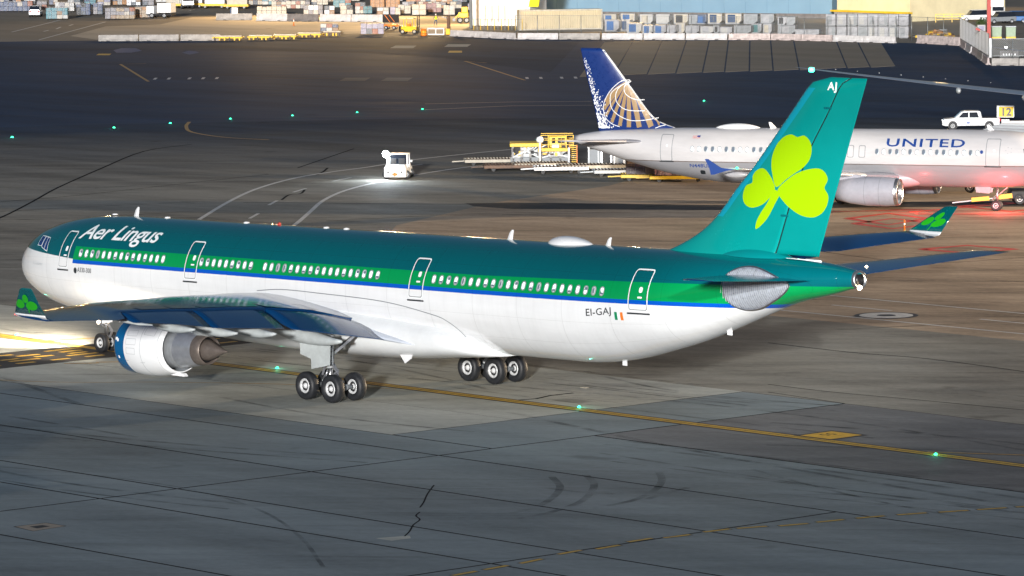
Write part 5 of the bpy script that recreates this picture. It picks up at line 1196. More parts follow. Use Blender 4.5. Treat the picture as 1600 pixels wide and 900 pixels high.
b.build('fin', M_nbgrey, wt)
# far second wing tip at the right edge
wt2 = tag(empty('far_airliner', (0,0,0)), 'small blue-grey wing tip poking in at the right, in front of the yard barriers', 'airliner')
a0, a1 = Vector((-142.77, 237.02, 3.60)), Vector((-132.27, 234.62, 3.20)); rr = []
for i in range(8):
    c0 = a0+(a1-a0)*i/7; ch = 0.5+0.35*i/2; up_, lo_ = foil(8); rr.append([tuple(c0+fwd*(ch*(0.5-u))+Vector((0, 0, v*0.1*ch))) for u, v in up_[::-1]+lo_[1:]])
w2 = B().loft(rr).build('wing', M_nbgrey, wt2)
B().lathe([(-0.1, 0), (0, 0.16), (0.1, 0)], (-138.71, 234.63, 3.80), (0, 0, 1), 10).build('tip_lamp', M_em_white, w2)
# orange delineator post by the right winglet
t = tag(empty('delineator_post', (-12.53, 83.43, 0)), 'slim orange and white delineator post beside the far winglet', 'post')
b = B(); b.lathe([(0, 0.16), (0.05, 0.15), (0.06, 0.07), (0.9, 0.06), (0.95, 0.0)], n=14); b.build('post_body', M_orange, t); B().lathe([(0.55, 0.068), (0.7, 0.066)], n=14, cap=False).build('reflective_band', M_mark, t)
# low flat dollies, container loaders and loaded pallets beside the narrowbody's tail
M_rust = mat('rusty_deck', (0.12, 0.07, 0.045), 0.6, var=0.5, scale=4)
M_cream = mat('cream_paint', (0.46, 0.42, 0.34), 0.5, var=0.3, scale=2)
def dolly(px_, rz, L, Wd, m_frame, label, h=0.45, m_deck=None, towbar=True, grp='flat dollies by the parked tail'):
    t = tag(empty('cargo_dolly', (*px_, -0.02), rz), label, 'dolly', grp)
    b = B()
    for s_ in (-1, 1): b.box((0, s_*Wd/2, h-0.1), (L, 0.12, 0.26)); b.box((s_*L/2, 0, h-0.1), (0.12, Wd, 0.26))
    b.build('frame', m_frame, t, bevel=0.02)
    n_ = int(L/0.28)
    for i in range(n_): B().cyl((-L/2+0.2+i*(L-0.4)/(n_-1), -Wd/2+0.1, h+0.02), (-L/2+0.2+i*(L-0.4)/(n_-1), Wd/2-0.1, h+0.02), 0.05, n=6).build('roller', m_deck or M_rust, t)
    B().box((0, 0, h-0.1), (L-0.1, Wd-0.1, 0.06)).build('deck', M_dark, t)
    for x in (-L*0.34, L*0.34):
        for s_ in (-1, 1): B().lathe([(-0.07, 0.16), (-0.07, 0.17), (0.07, 0.17), (0.07, 0.1)], (x, s_*Wd*0.38, 0.17), (0, 1, 0), 12).build('wheel', M_tyre, t)
    if towbar: B().bar((-L/2, 0, h-0.15), (-L/2-1.1, 0, h-0.2), 0.09).build('tow_bar', m_frame, t)
    return t
dolly((-84.77, 109.31), R(52), 4.2, 2.4, M_cream, 'low cream flat dolly, farthest left of the equipment, deck empty', 0.5)
dolly((-78.28, 106.01), R(50), 4.6, 2.6, M_rust, 'rusty brown flat dolly with white edge in front of the container loader', 0.5)
dolly((-77.55, 108.59), R(55), 4.6, 2.6, M_cream, 'cream flat dolly right beside the rusty one', 0.55)
dolly((-73.03, 106.69), R(50), 4.4, 2.6, M_white, 'white flat dolly with marked side, in front of the yellow ladder', 0.55)
dolly((-72.13, 109.39), R(55), 5.6, 2.6, M_cream, 'long cream flat dolly under the grey tail', 0.6)
dolly((-67.56, 107.63), R(52), 3.4, 2.4, M_lgrey, 'short pale dolly between the cream dolly and the yellow one', 0.5)
M_cartons = [mat('brown_carton', (0.26, 0.16, 0.09), 0.6, var=0.3), mat('pale_carton', (0.5, 0.46, 0.4), 0.6, var=0.3), mat('slate_carton', (0.08, 0.10, 0.13), 0.6, var=0.3), mat('rust_carton', (0.30, 0.10, 0.05), 0.6, var=0.3)]
def pallet_load(px_, rz, L, Wd, H, label, m_, col2=None, base=0.55, grp='wrapped pallet loads', cat='pallet load', seedk=1):
    r_ = random.Random(seedk); t = tag(empty('pallet_load', (*px_, base), rz), label, cat, grp)
    nx, nz = max(2, int(L/0.75)), max(2, int(H/0.55)); ms = [m_, col2 or m_]
    for i in range(nx):
        for k in range(nz):
            w_ = L/nx; h_ = H/nz; b = B(); j = r_.uniform(-0.04, 0.04)
            hh = h_*0.96 if k < nz-1 else h_*r_.uniform(0.7, 1.05)
            b.box((-L/2+w_*(i+0.5), j, k*h_+hh/2), (w_*0.95, Wd*(0.97-0.03*k)+j, hh)); b.build('carton', ms[1] if r_.random() < 0.3 else (r_.choice(M_cartons) if r_.random() < 0.3 else ms[0]), t, bevel=0.03)
    b = B(); n_ = 22; vs = []
    for k in range(5):
        for i in range(n_):
            a = 2*math.pi*i/n_; c_, s_ = math.cos(a), math.sin(a); e = 0.28
            vs.append(((L/2+0.04+r_.uniform(-0.02, 0.05))*math.copysign(abs(c_)**e, c_), (Wd/2+0.04+r_.uniform(-0.02, 0.05))*math.copysign(abs(s_)**e, s_), H*k/4*1.0))
    b.add(vs, [(k*n_+i, k*n_+(i+1) % n_, (k+1)*n_+(i+1) % n_, (k+1)*n_+i) for k in range(4) for i in range(n_)], 0, True)
    b.build('stretch_wrap', M_wrapfilm, t)
    for i in range(3):
        x = -L/2+L*(i+0.5)/3; B().bar((x-0.2, -Wd/2-0.07, 0.0), (x+0.15, -Wd/2-0.07, H), 0.035, 0.02).build('net_strap', M_strap, t)
    return t
def film():
    q = NB('stretch_wrap_film'); q.b.inputs['Base Color'].default_value = (0.5, 0.52, 0.56, 1); q.b.inputs['Roughness'].default_value = 0.22
    q.put(q.rng(q.noise(3.0, 6, (1, 1, 3)), 0.35, 0.7, 0.0, 0.30), q.b.inputs['Alpha'])
    bp = q.n.new('ShaderNodeBump'); bp.inputs['Strength'].default_value = 0.9; bp.inputs['Distance'].default_value = 0.05; q.l.new(q.noise(4, 6, (1, 1, 3)), bp.inputs['Height']); q.l.new(bp.outputs[0], q.b.inputs['Normal']); return q.m
M_wrapfilm = film(); M_strap = mat('cargo_strap', (0.35, 0.3, 0.25), 0.6)
M_pink = mat('pink_brown_cartons', (0.30, 0.16, 0.16), 0.6, var=0.45, scale=3); M_pinkD = mat('dark_wrapped_cartons', (0.10, 0.06, 0.07), 0.5, var=0.5, scale=3)
ya, yb_ = (-62.09, 105.87), (-59.06, 106.68)
dolly(ya, R(47), 3.8, 2.5, M_yellow, 'bright yellow dolly under the dark wrapped load', 0.5, grp='yellow pallet dollies under the tail')
dolly(yb_, R(47), 4.6, 2.5, M_yellow, 'bright yellow dolly under the long pink wrapped load', 0.5, grp='yellow pallet dollies under the tail')
pallet_load(ya, R(47), 3.1, 2.2, 1.75, 'dark wrapped load with pink corner on the left yellow dolly', M_pinkD, M_pink, 0.55, seedk=3)
pallet_load(yb_, R(47), 3.9, 2.2, 1.2, 'pink brown wrapped load on the right yellow dolly', M_pink, None, 0.55, seedk=4)
M_steelD = mat('weathered_steel', (0.30, 0.29, 0.28), 0.5, var=0.4, scale=3)
def loader(px_, rz, L, H, label, top_m, cab=False, seedk=1):
    r_ = random.Random(seedk); t = tag(empty('container_loader', (*px_, 0), rz), label, 'loader')
    for x in (-L/2, -L/6, L/6, L/2):
        for y in (-1.3, 1.3): B().bar((x, y, 0.4), (x, y, H), 0.2, 0.2).build('lift_post', M_steelD, t)
    b = B(); b.box((0, 0, 0.6), (L+0.4, 2.8, 0.45)); b.build('chassis', M_mgrey, t, bevel=0.03)
    B().box((0, 0, H), (L+0.5, 3.0, 0.3)).build('platform', top_m, t, bevel=0.03)
    b = B()
    for k in range(12):
        x = -L/2+L*r_.random(); z = 0.9+(H-1.2)*r_.random(); b.bar((x, -1.35, z), (x+r_.uniform(0.3, 1.0), -1.35, z+r_.uniform(-0.4, 0.5)), 0.09)
    for s_ in (-1, 1):
        for y in (-1.35, 1.35): b.bar((s_*L/2, y, 0.8), (-s_*L/6, y, H-0.3), 0.12)
    b.build('scissor_arms', M_lgrey, t)
    for k in range(3): B().box((-L/3+k*L/3, -0.2, 1.35), (L/4, 1.6, 1.1)).build('equipment_bay', M_dark if k != 1 else M_lgrey, t)
    for x in (-L*0.35, L*0.35):
        for s_ in (-1, 1): b = B(); wheel(b, (x, s_*1.2, 0.4), 0.4, 0.3, n=16); b.build('wheel', M_tyre, t)
    for k in range(16):
        x = r_.uniform(-L/2, L/2); z = r_.uniform(0.8, H-0.2); B().box((x, r_.uniform(-1.4, -1.0), z), (r_.uniform(0.1, 0.4), 0.15, r_.uniform(0.08, 0.35))).build('fitting', r_.choice([M_yellow, M_dark, M_rust, M_mgrey, M_white]), t)
    if cab:
        c = B().box((0.2, 0, H+0.62), (1.5, 1.4, 0.95)).build('operator_cab', M_yellow, t, bevel=0.05)
        for x in (-0.45, 0.45, 1.0): B().box((x*0.55+0.1, -0.72, H+0.72), (0.28, 0.04, 0.42)).build('cab_window', M_glass, c)
        for z in (H+0.4, H+0.8, H+1.2):
            b = B(); b.bar((-1.2, -1.2, z), (1.5, -1.2, z), 0.05); b.bar((-1.2, 1.2, z), (1.5, 1.2, z), 0.05); b.build('guard_rail', M_yellow, t)
        for x in (-1.2, -0.6, 0.9, 1.5): B().bar((x, -1.2, H), (x, -1.2, H+1.22), 0.06).build('rail_post', M_yellow, t)
    return t
loader((-81.28, 110.31), R(48), 2.2, 1.85, 'white framed container loader with a flat yellow top, left one', M_yellow, False, 2)
loader((-79.38, 111.94), R(48), 2.4, 1.45, 'container loader with a tall yellow operator cab and rails on top', M_yellow, True, 3)
t = tag(empty('ladder_frame', (-76.57, 111.40, 0), R(48)), 'orange yellow ladder standing between the loader and the grey tail', 'ladder')
for x in (-0.3, 0.3): B().bar((x, 0, 0.4), (x, 0, 1.9), 0.08).build('ladder_rail', M_orange, t)
for k in range(9): B().bar((-0.3, 0, 0.5+0.17*k), (0.3, 0, 0.5+0.17*k), 0.06).build('ladder_rung', M_yellow, t)
for q, lab, hh, m_ in (((-78.69, 109.56), 'white post with a round white head in front of the loaders', 2.35, M_white), ((-75.76, 110.14), 'plain white post beside the orange ladder', 1.8, M_white)):
    t = tag(empty('marker_post', (*q, 0)), lab, 'post'); B().cyl((0,0,0), (0,0,hh), 0.09).build('post_body', m_, t)
    if hh > 2: B().lathe([(-0.3, 0), (-0.22, 0.25), (0, 0.34), (0.22, 0.25), (0.3, 0)], (0,0,hh), (0,0,1), 16).build('round_head', m_, t)
# dark rack equipment under the tail
for i, (q, lab) in enumerate((((-74.98, 112.77), 'grey equipment rack under the tip of the tailplane'), ((-73.62, 112.96), 'blue-grey equipment rack beneath the tail, middle one'), ((-71.19, 112.13), 'dark equipment rack touching the belly line under the tail'))):
    t = tag(empty('equipment_rack', (*q, 0), R(48)), lab, 'rack', 'racks under the parked tail'); b = B(); hh = 1.75-0.2*i
    for x in (-0.8, 0, 0.8): B().bar((x, -0.5, 0.1), (x, -0.5, hh), 0.14).build('rack_post', [M_lgrey, M_steel, M_white][i], t)
    B().box((0, 0, hh*0.5), (1.5, 0.8, hh*0.8)).build('rack_body', [M_mgrey, M_dark, M_mgrey][i], t, bevel=0.03); B().box((0, 0, hh), (1.8, 1.1, 0.1)).build('rack_top', M_lgrey, t)
# baggage tractor and box truck glimpsed under the belly
t = tag(empty('box_truck', (-35.40, 112.37, 0), R(40)), 'low white truck glimpsed under the belly of the narrowbody', 'truck')
B().box((0.1, 0, 1.15), (2.0, 2.0, 0.9)).build('cargo_box', M_white, t, bevel=0.05); B().box((0, 0, 0.62), (5.6, 1.7, 0.25)).build('chassis', M_dark, t); B().box((2.4, 0, 1.2), (1.0, 1.9, 1.0)).build('cab', M_lgrey, t, bevel=0.1); B().box((-2.2, 0, 1.0), (1.3, 1.9, 0.6)).build('rear_deck', M_mgrey, t)
tyre4(t, (-2.0, 2.0), (-0.9, 0.9), 0.42, 0.3)
t = tag(empty('tow_bar', (-21.55, 102.59, 0), R(52)), 'yellow tow bar hooked to the nose wheels of the narrowbody', 'tow bar')
b = B(); b.bar((-3.0, 0.3, 0.5), (1.4, 0.0, 0.95), 0.08); b.build('bar', M_lgrey, t); b = B(); b.bar((-1.6, 0.2, 0.72), (-0.3, 0.1, 0.82), 0.34, 0.30); b.bar((0.4, 0.1, 0.9), (1.4, 0, 1.0), 0.32, 0.34); b.build('sleeve', M_yellow, t)
t = tag(empty('pushback_tractor', (-22.76, 108.62, 0), R(48)), 'dark low pushback tractor at the right edge by the nose wheels', 'tractor')
B().box((0, 0, 0.75), (4.2, 2.2, 0.7), taper=0.92).build('body', M_dark, t, bevel=0.1); B().box((0.9, 0, 1.4), (1.2, 1.5, 0.7)).build('cab', M_glass, t, bevel=0.08); tyre4(t, (-1.3, 1.3), (-0.95, 0.95), 0.42, 0.32)
# chocks cone near the yellow gear line
t = tag(empty('foreign_debris', (37.43, 6.70, 0)), 'small pale rubber scrap lying on the light slabs behind the gear', 'debris')
B().box((0, 0, 0.02), (0.35, 0.25, 0.03)).build('scrap', M_cream, t)
# ================================================================ cargo yard beyond the taxiway
RB = math.atan2(18.3, 31.6)       # heading of the barrier row before the cargo boxes
ORD = ['first', 'second', 'third', 'fourth', 'fifth', 'sixth', 'seventh', 'eighth', 'ninth', 'tenth', 'eleventh', 'twelfth', 'thirteenth', 'fourteenth', 'fifteenth']
M_conc = mat('barrier_concrete', (0.36, 0.34, 0.32), 0.75, var=0.35, scale=1.8, bump=0.4)
M_concW = mat('whitewashed_barrier', (0.52, 0.51, 0.52), 0.7, var=0.3, scale=1.4, bump=0.3)
M_concP = mat('pinkish_barrier', (0.50, 0.43, 0.42), 0.75, var=0.4, scale=2.2, bump=0.4)
M_concD = mat('dark_stained_barrier', (0.16, 0.15, 0.15), 0.8, var=0.4, scale=1.5, bump=0.4)
M_film2 = mat('silver_sheet', (0.45, 0.46, 0.48), 0.35, metal=0.55, var=0.3, scale=2.5, bump=0.3)
def barrier_mesh(L, m_, h=0.86):
    prof_ = [(-0.30, 0), (0.30, 0), (0.30, 0.07), (0.14, 0.26), (0.09, h), (-0.09, h), (-0.14, 0.26), (-0.30, 0.07)]
    b = B(); n = len(prof_); vs = []
    for x in (-L/2, L/2): vs += [(x, a, c) for a, c in prof_]
    b.add(vs, [tuple(range(n)), tuple(reversed(range(n, 2*n)))] + [((i+1) % n, i, n+i, n+(i+1) % n) for i in range(n)])
    for x in (-L*0.25, L*0.25): b.box((x, -0.32, 0.05), (0.5, 0.1, 0.07), 1)
    return b.mesh('barrier', [m_, M_dark])
def run(p0, p1, n, desc, grp, ms, z=-0.026, h=0.86, seedk=1, yellow=None):
    r_ = random.Random(seedk); p0, p1 = Vector(p0), Vector(p1); d = p1-p0; L = d.length/n; a = math.atan2(d.y, d.x); mesh_ = {}
    out = []
    for i in range(n):
        k = ms[i] if i < len(ms) and not isinstance(ms[i], tuple) else r_.choice(ms)
        if k.name not in mesh_: mesh_[k.name] = barrier_mesh(L*0.965, k, h)
        o = bpy.data.objects.new('concrete_barrier', mesh_[k.name]); COL.objects.link(o); c = p0+d*((i+0.5)/n)
        o.location = (c.x+r_.uniform(-0.06, 0.06), c.y+r_.uniform(-0.08, 0.08), z); o.rotation_euler = (0, 0, a+r_.uniform(-0.015, 0.015))
        nm = k.name.split('.')[0]; adj = {'barrier_concrete': 'grey', 'whitewashed_barrier': 'whitewashed', 'pinkish_barrier': 'pinkish', 'dark_stained_barrier': 'dark stained'}[nm]
        tag(o, '%s barrier, %s from left %s' % (adj, ORD[i], desc), 'barrier', grp); out.append(o)
    return out
run((-308.02, 235.44), (-295.38, 247.18), 3, 'of the short row left of the yellow pallets', 'barriers in the left row', [M_conc, M_conc, M_conc])
run((-279.90, 275.98), (-264.67, 274.58), 2, 'of the pair beside the brown post', 'barriers right of the gate', [M_concW, M_concW])
run((-264.52, 274.69), (-234.61, 294.13), 6, 'in the row before blue-doored boxes', 'barriers before the cargo boxes', [M_concW, M_conc, M_concW, M_concW, M_concW, M_concP])
run((-234.61, 294.13), (-214.30, 297.16), 4, 'in the row before stacked silver boxes', 'barriers before the stacked boxes', [M_concP, M_concP, M_concW, M_concW])
run((-212.03, 298.83), (-202.42, 296.71), 1, 'standing below the rubble heap', 'barriers below the rubble', [M_concP], h=1.1)
run((-200.98, 295.51), (-165.45, 261.50), 5, 'under the slatted fence', 'barriers under the slatted fence', [M_concP, M_concW, M_concP, M_conc, M_concP], seedk=4)
run((-164.24, 260.49), (-156.34, 266.56), 3, 'of the row at the right edge below the white post', 'barriers at the right edge', [M_conc, M_conc, M_concW])
run((-346.39, 294.50), (-325.96, 302.94), 4, 'in the bright row behind the cone', 'bright barriers of the yard', [M_concW, M_concD, M_concW, M_concW], h=1.1, seedk=6)
run((-353.69, 292.38), (-348.79, 295.80), 1, 'standing below the grey cabinet', 'barrier by the cabinet', [M_conc], h=1.0)
# yellow-edged pallet platforms lined up beside the left barriers
for i, (q, L) in enumerate([((-294.49, 247.83),4.26), ((-292.32, 251.89),3.55), ((-291.11, 255.25),3.38), ((-293.13, 261.30),3.59), ((-293.69, 265.97),2.71)]):
    t = tag(empty('roller_platform', (*q, -0.02), R(38)), 'yellow fringed low platform, %s from the left along the yard edge' % ORD[i], 'platform', 'yellow low platforms')
    B().box((0, 0, 0.42), (L, 1.6, 0.2)).build('deck', M_yellow if i < 4 else M_rust, t, bevel=0.03)
    for k in range(6): B().box((-L/2+L*(k+0.5)/6, -0.82, 0.25), (0.18, 0.1, 0.42)).build('side_stake', M_yellow if (k+i) % 3 else M_black, t)
    B().box((0, 0.1, 0.62), (L*0.92, 1.2, 0.16)).build('pale_sheet', M_cream, t)
# corrugated cream shipping container
cq, cr = Vector((-284.64, 293.34)), Vector((-278.04, 303.40)); d = cr-cq; Lc = d.length; ac = math.atan2(d.y, d.x)
t = tag(empty('shipping_container', (cq.x, cq.y, 0), ac), 'long cream corrugated shipping container behind the barriers', 'container')
H = 2.95; M_contc = mat('cream_container_paint', (0.55, 0.47, 0.31), 0.5, var=0.15, scale=1)
b = B(); n_ = 46; vs = []
for i in range(n_*4+1):
    x = Lc*i/(n_*4); y = (0, 0, 0.09, 0.09)[i % 4]; vs += [(x, y, 0.25), (x, y, H-0.15)]
b.add(vs, [(2*i, 2*i+2, 2*i+3, 2*i+1) for i in range(n_*4)]); b.build('corrugated_side', M_contc, t)
b = B(); b.box((Lc/2, 1.25, H-0.05), (Lc, 2.5, 0.08)); b.box((Lc/2, 2.45, H/2), (Lc, 0.1, H-0.2)); b.box((0.02, 1.25, H/2), (0.06, 2.45, H-0.3)); b.box((Lc, 1.25, H/2), (0.06, 2.45, H-0.3)); b.build('shell', M_contc, t)
for z in (0.15, H-0.08): B().box((Lc/2, 0.0, z), (Lc, 0.16, 0.2)).build('side_rail', M_cream, t)
for x in (0.05, Lc-0.05): B().box((x, 0.0, H/2), (0.16, 0.2, H)).build('corner_post', M_cream, t)
# air cargo boxes: bevelled base, own door colour
M_alu = mat('scratched_aluminium', (0.36, 0.37, 0.40), 0.4, metal=0.45, var=0.3, scale=2)
M_alu2 = mat('dull_aluminium', (0.26, 0.28, 0.30), 0.45, metal=0.4, var=0.35, scale=2)
M_uldb = mat('blue_curtain', (0.02, 0.11, 0.32), 0.6, var=0.25)
M_uldn = mat('navy_curtain', (0.015, 0.05, 0.13), 0.6, var=0.25)
M_uldt = mat('teal_curtain', (0.03, 0.14, 0.15), 0.6, var=0.25)
M_uldw = mat('white_box_panel', (0.42, 0.42, 0.41), 0.45, var=0.15)
DC = {'b': M_uldb, 'n': M_uldn, 'w': M_uldw, 's': M_alu, 'd': M_alu2, 't': M_uldt, 'c': M_cream, 'k': M_dark}
DN = {'b': 'blue', 'n': 'navy', 'w': 'white', 's': 'silver', 'd': 'dull grey', 't': 'dark green', 'c': 'cream', 'k': 'black'}
def uld(x, y, z, w_, h_, body, door, rz, label, grp, dpt=1.55, cham=0.22):
    t = tag(empty('cargo_box', (x, y, z), rz), label, 'cargo box', grp); 
    pr = [(-w_/2, 0.12), (w_/2-w_*cham, 0.12), (w_/2, 0.12+h_*0.28), (w_/2, h_), (-w_/2, h_)]
    B().sideprism(pr, 0, dpt).build('shell', DC[body], t, bevel=0.03)
    B().box((-w_*0.04, dpt/2, 0.06), (w_*0.86, dpt*0.95, 0.1)).build('base', M_alu2, t)
    B().sideprism([(-w_*0.36, 0.26), (w_*0.12, 0.26), (w_*0.12, h_*0.88), (-w_*0.36, h_*0.88)], -0.03, 0.0).build('door', DC[door], t)
    b = B()
    for (xa_, za, xb_, zb) in ((-w_/2, h_-0.04, w_/2, h_-0.04), (-w_/2, 0.16, w_*0.28, 0.16), (-w_/2+0.04, 0.1, -w_/2+0.04, h_), (w_/2-0.04, h_*0.3, w_/2-0.04, h_)): b.bar((xa_, -0.02, za), (xb_, -0.02, zb), 0.08, 0.06)
    b.build('edge_frame', M_alu, t)
    return t
front = [(-270.52, 298.23, 2.09, 1.73, 'sb'), (-270.51, 300.85, 1.37, 1.64, 'wn'), (-263.25, 295.71, 2.16, 1.53, 'wb'), (-260.17, 295.38, 1.52, 1.34, 'wb'), (-258.77, 296.39, 1.79, 1.34, 'sb'), (-257.44, 297.35, 1.25, 1.34, 'ss'), (-257.92, 299.56, 1.35, 1.53, 'cs'), (-256.52, 300.57, 1.97, 1.17, 'ss'), (-254.82, 301.80, 1.97, 1.08, 'ws'), (-253.72, 302.59, 0.72, 1.16, 'dk'), (-251.20, 301.87, 1.79, 1.07, 'sw'), (-249.30, 303.25, 2.41, 1.25, 'dd'), (-249.17, 305.89, 1.43, 1.43, 'dt'), (-246.45, 305.31, 1.25, 1.51, 'sc'), (-244.27, 306.89, 2.49, 1.25, 'ds'), (-237.64, 304.18, 3.35, 0.97, 'ss')]
for i, (x, y, w_, h_, k) in enumerate(front):
    uld(x, y, 0.0, w_, h_, k[0], k[1], RB, '%s cargo box with %s door, %s from the left in the front row' % (DN[k[0]], DN[k[1]], (ORD+['sixteenth'])[i]), 'front row of cargo boxes')
back = [(-292.12, 318.16, 1.99, 1.42, 'cb'), (-289.91, 319.72, 2.18, 1.52, 'cb'), (-285.92, 319.72, 1.98, 1.51, 'wc'), (-283.88, 321.16, 2.08, 1.51, 'ww'), (-281.69, 322.72, 2.17, 1.51, 'ck'), (-280.20, 323.77, 1.32, 1.41, 'dd'), (-279.18, 324.49, 1.51, 1.41, 'nb'), (-277.54, 325.65, 2.17, 1.60, 'cn'), (-275.28, 327.24, 2.45, 1.60, 'cn'), (-273.18, 328.73, 2.07, 1.50, 'dd'), (-271.16, 330.16, 1.97, 1.50, 'ds'), (-266.15, 328.16, 1.31, 1.31, 'sk'), (-265.07, 328.92, 1.30, 1.30, 'dd')]
for i, (x, y, w_, h_, k) in enumerate(back):
    uld(x, y, 0.0, w_, h_, k[0], k[1], RB, '%s cargo box with %s door, %s from the left in the back row' % (DN[k[0]], DN[k[1]], ORD[i]), 'back row of cargo boxes')
st = [(-230.80, 301.78, 1.35), (-229.59, 302.66, 1.35), (-228.39, 303.53, 1.35), (-227.26, 304.36, 1.35), (-226.13, 305.19, 1.35), (-225.00, 306.01, 1.35), (-223.87, 306.83, 1.35), (-222.74, 307.66, 1.35)]
for i, (x, y, w_) in enumerate(st):
    for lv in (0, 1):
        k = ('sds', 'dds')[lv][i % 3]; k = 's' if (i+lv) % 3 else 'd'; h_ = 1.62
        uld(x, y, lv*1.66, w_, h_, k, ('s', 'd', 'w', 's', 'w', 'd', 's', 'w')[(i*3+lv) % 8], RB, '%s box in the two-high stack, %s column from left, %s level' % (DN[k], ORD[i], ('lower', 'upper')[lv]), 'stacked silver cargo boxes', cham=0.02)
# fence over the barriers: posts, rails, mesh
def meshmat():
    q = NB('chain_link'); q.b.inputs['Base Color'].default_value = (0.3, 0.31, 0.32, 1); q.b.inputs['Metallic'].default_value = 0.4
    a = q.mth('ABSOLUTE', q.mth('SUBTRACT', q.mth('FRACT', q.mth('MULTIPLY', q.mth('ADD', q.x, q.z), 4.0)), 0.5)); c = q.mth('ABSOLUTE', q.mth('SUBTRACT', q.mth('FRACT', q.mth('MULTIPLY', q.mth('SUBTRACT', q.x, q.z), 4.0)), 0.5))
    q.put(q.mth('MULTIPLY', q.mth('LESS_THAN', q.mth('MINIMUM', a, c), 0.055), 0.75), q.b.inputs['Alpha']); return q.m
M_mesh = meshmat(); M_post = mat('galvanised_post', (0.22, 0.24, 0.25), 0.45, metal=0.6)
def fence(p0, p1, n, h, label, slats=False, z=0.0):
    p0, p1 = Vector(p0), Vector(p1); d = p1-p0; L = d.length
    t = tag(empty('fence', (p0.x, p0.y, z), math.atan2(d.y, d.x)), label, 'fence')
    for i in range(n+1): B().cyl((L*i/n, 0, 0), (L*i/n, 0, h), 0.05, n=6).build('fence_post', M_post, t)
    for zz_ in (h-0.05, 0.9): B().bar((0, 0, zz_), (L, 0, zz_), 0.04).build('fence_rail', M_post, t)
    if slats:
        m = int(L/0.42)
        for i in range(m): B().box((L*(i+0.5)/m, 0, (h+0.9)/2), (0.3, 0.03, h-0.95)).build('slat', M_lgrey if i % 4 else M_alu, t)
    else: B().add([(0, 0, 0.9), (L, 0, 0.9), (L, 0, h), (0, 0, h)], [(0,1,2,3)]).build('fence_mesh', M_mesh, t)
fence((-269.23, 278.70), (-219.56, 302.75), 17, 3.1, 'long chain link fence behind the barriers, before the cargo boxes')
fence((-219.56, 302.75), (-206.18, 300.82), 4, 3.3, 'chain link fence in front of the rubble heap')
fence((-203.66, 298.07), (-167.59, 263.76), 9, 3.6, 'grey slatted fence running diagonally down to the white post', True)
fence((-167.29, 263.99), (-159.37, 270.05), 4, 3.0, 'chain link fence at the right edge before the bins')
t = tag(empty('picket_fence', (-287.24, 286.19, 0), RB), 'row of thin yellow pickets behind the patterned barriers', 'fence')
for i in range(16): B().bar((i*0.52, 0, 0.3), (i*0.52, 0, 1.9), 0.07).build('picket', M_yellow if i % 2 else M_post, t)
B().bar((0, 0, 1.85), (7.8, 0, 1.85), 0.06).build('fence_rail', M_post, t)
# large buildings behind
def wall_box(name, q0, q1, dpt, h, m_, label, cat='building', extra=None):
    q0, q1 = Vector(q0), Vector(q1); d = q1-q0; t = tag(empty(name, (q0.x, q0.y, 0), math.atan2(d.y, d.x)), label, cat); L = d.length
    B().box((L/2, dpt/2, h/2), (L, dpt, h)).build('wall', m_, t)
    return t, L
M_bluew = mat('blue_grey_cladding', (0.17, 0.29, 0.40), 0.45, var=0.06, scale=0.3)
t, L = wall_box('hangar', (-325.17, 333.46), (-278.15, 351.02), 30, 16, M_bluew, 'long plain blue-grey hangar wall behind the cargo boxes')
B().box((L/2, -0.02, 0.35), (L, 0.1, 0.7)).build('plinth', M_concD, t)
for i in range(1, 14): B().box((L*i/14, -0.02, 8), (0.05, 0.05, 15)).build('cladding_joint', mat('cladding_joint', (0.14, 0.25, 0.35), 0.5) if i == 1 else bpy.data.materials['cladding_joint'], t)
M_creamw = mat('cream_wall_paint', (0.70, 0.62, 0.40), 0.6, var=0.12, scale=0.5)
t, L = wall_box('office_building', (-275.82, 349.71), (-260.27, 349.08), 20, 12, M_creamw, 'floodlit cream wall above the stacked silver boxes')
B().box((L/2, -0.5, 1.3), (L+1.0, 1.0, 0.25)).build('loading_canopy', M_yellow, t); B().box((L/2, -0.3, 0.6), (L, 0.7, 1.1)).build('loading_dock', M_conc, t)
M_whw = mat('white_tail_paint', (0.78, 0.76, 0.72), 0.4, var=0.05)
t = tag(empty('white_building', (-304.03, 301.30, 0), RB), 'overlit white gable with a yellow corner stripe, left of the cream container', 'building')
sW = 9.08
B().box((sW/2, 4, 6), (sW, 8, 12)).build('wall', M_whw, t); B().sideprism([(sW-0.2, 2.8), (sW+1.3, 2.8), (sW+3.0, 12), (sW+1.5, 12)], -0.1, 0.2).build('corner_stripe', mat('stripe_yellow', (0.8, 0.62, 0.0), 0.5, var=0.05), t)
for k in range(4): B().box((2.2+k*1.0, -0.05, 1.8), (0.14, 0.1, 2.4)).build('pilaster', M_cream, t)
# lamp mast
t = tag(empty('floodlight_mast', (-297.20, 295.12, 0), RB), 'grey floodlight mast rising out of the picture beside the white gable', 'lamp post')
B().cyl((0,0,0), (0,0,26), 0.24, 0.14).build('mast', M_mgrey, t)
b = B(); b.box((0, 0, 26), (3.0, 0.3, 0.2)); b.build('cross_arm', M_mgrey, t)
for k in range(4): B().box((-1.2+0.8*k, -0.2, 25.7), (0.55, 0.35, 0.4)).build('lamp_head', mat('mast_lamp_glow', (1,1,1), 0.4, emit=(1.0, 0.85, 0.6), es=20) if k == 0 else bpy.data.materials['mast_lamp_glow'], t)
def flood(q, z, at, e, deg=110, col=WARM, size=0.6): spot('floodlight', (q[0], q[1], z), (at[0], at[1], 0), e, deg, col, 0.8, size)
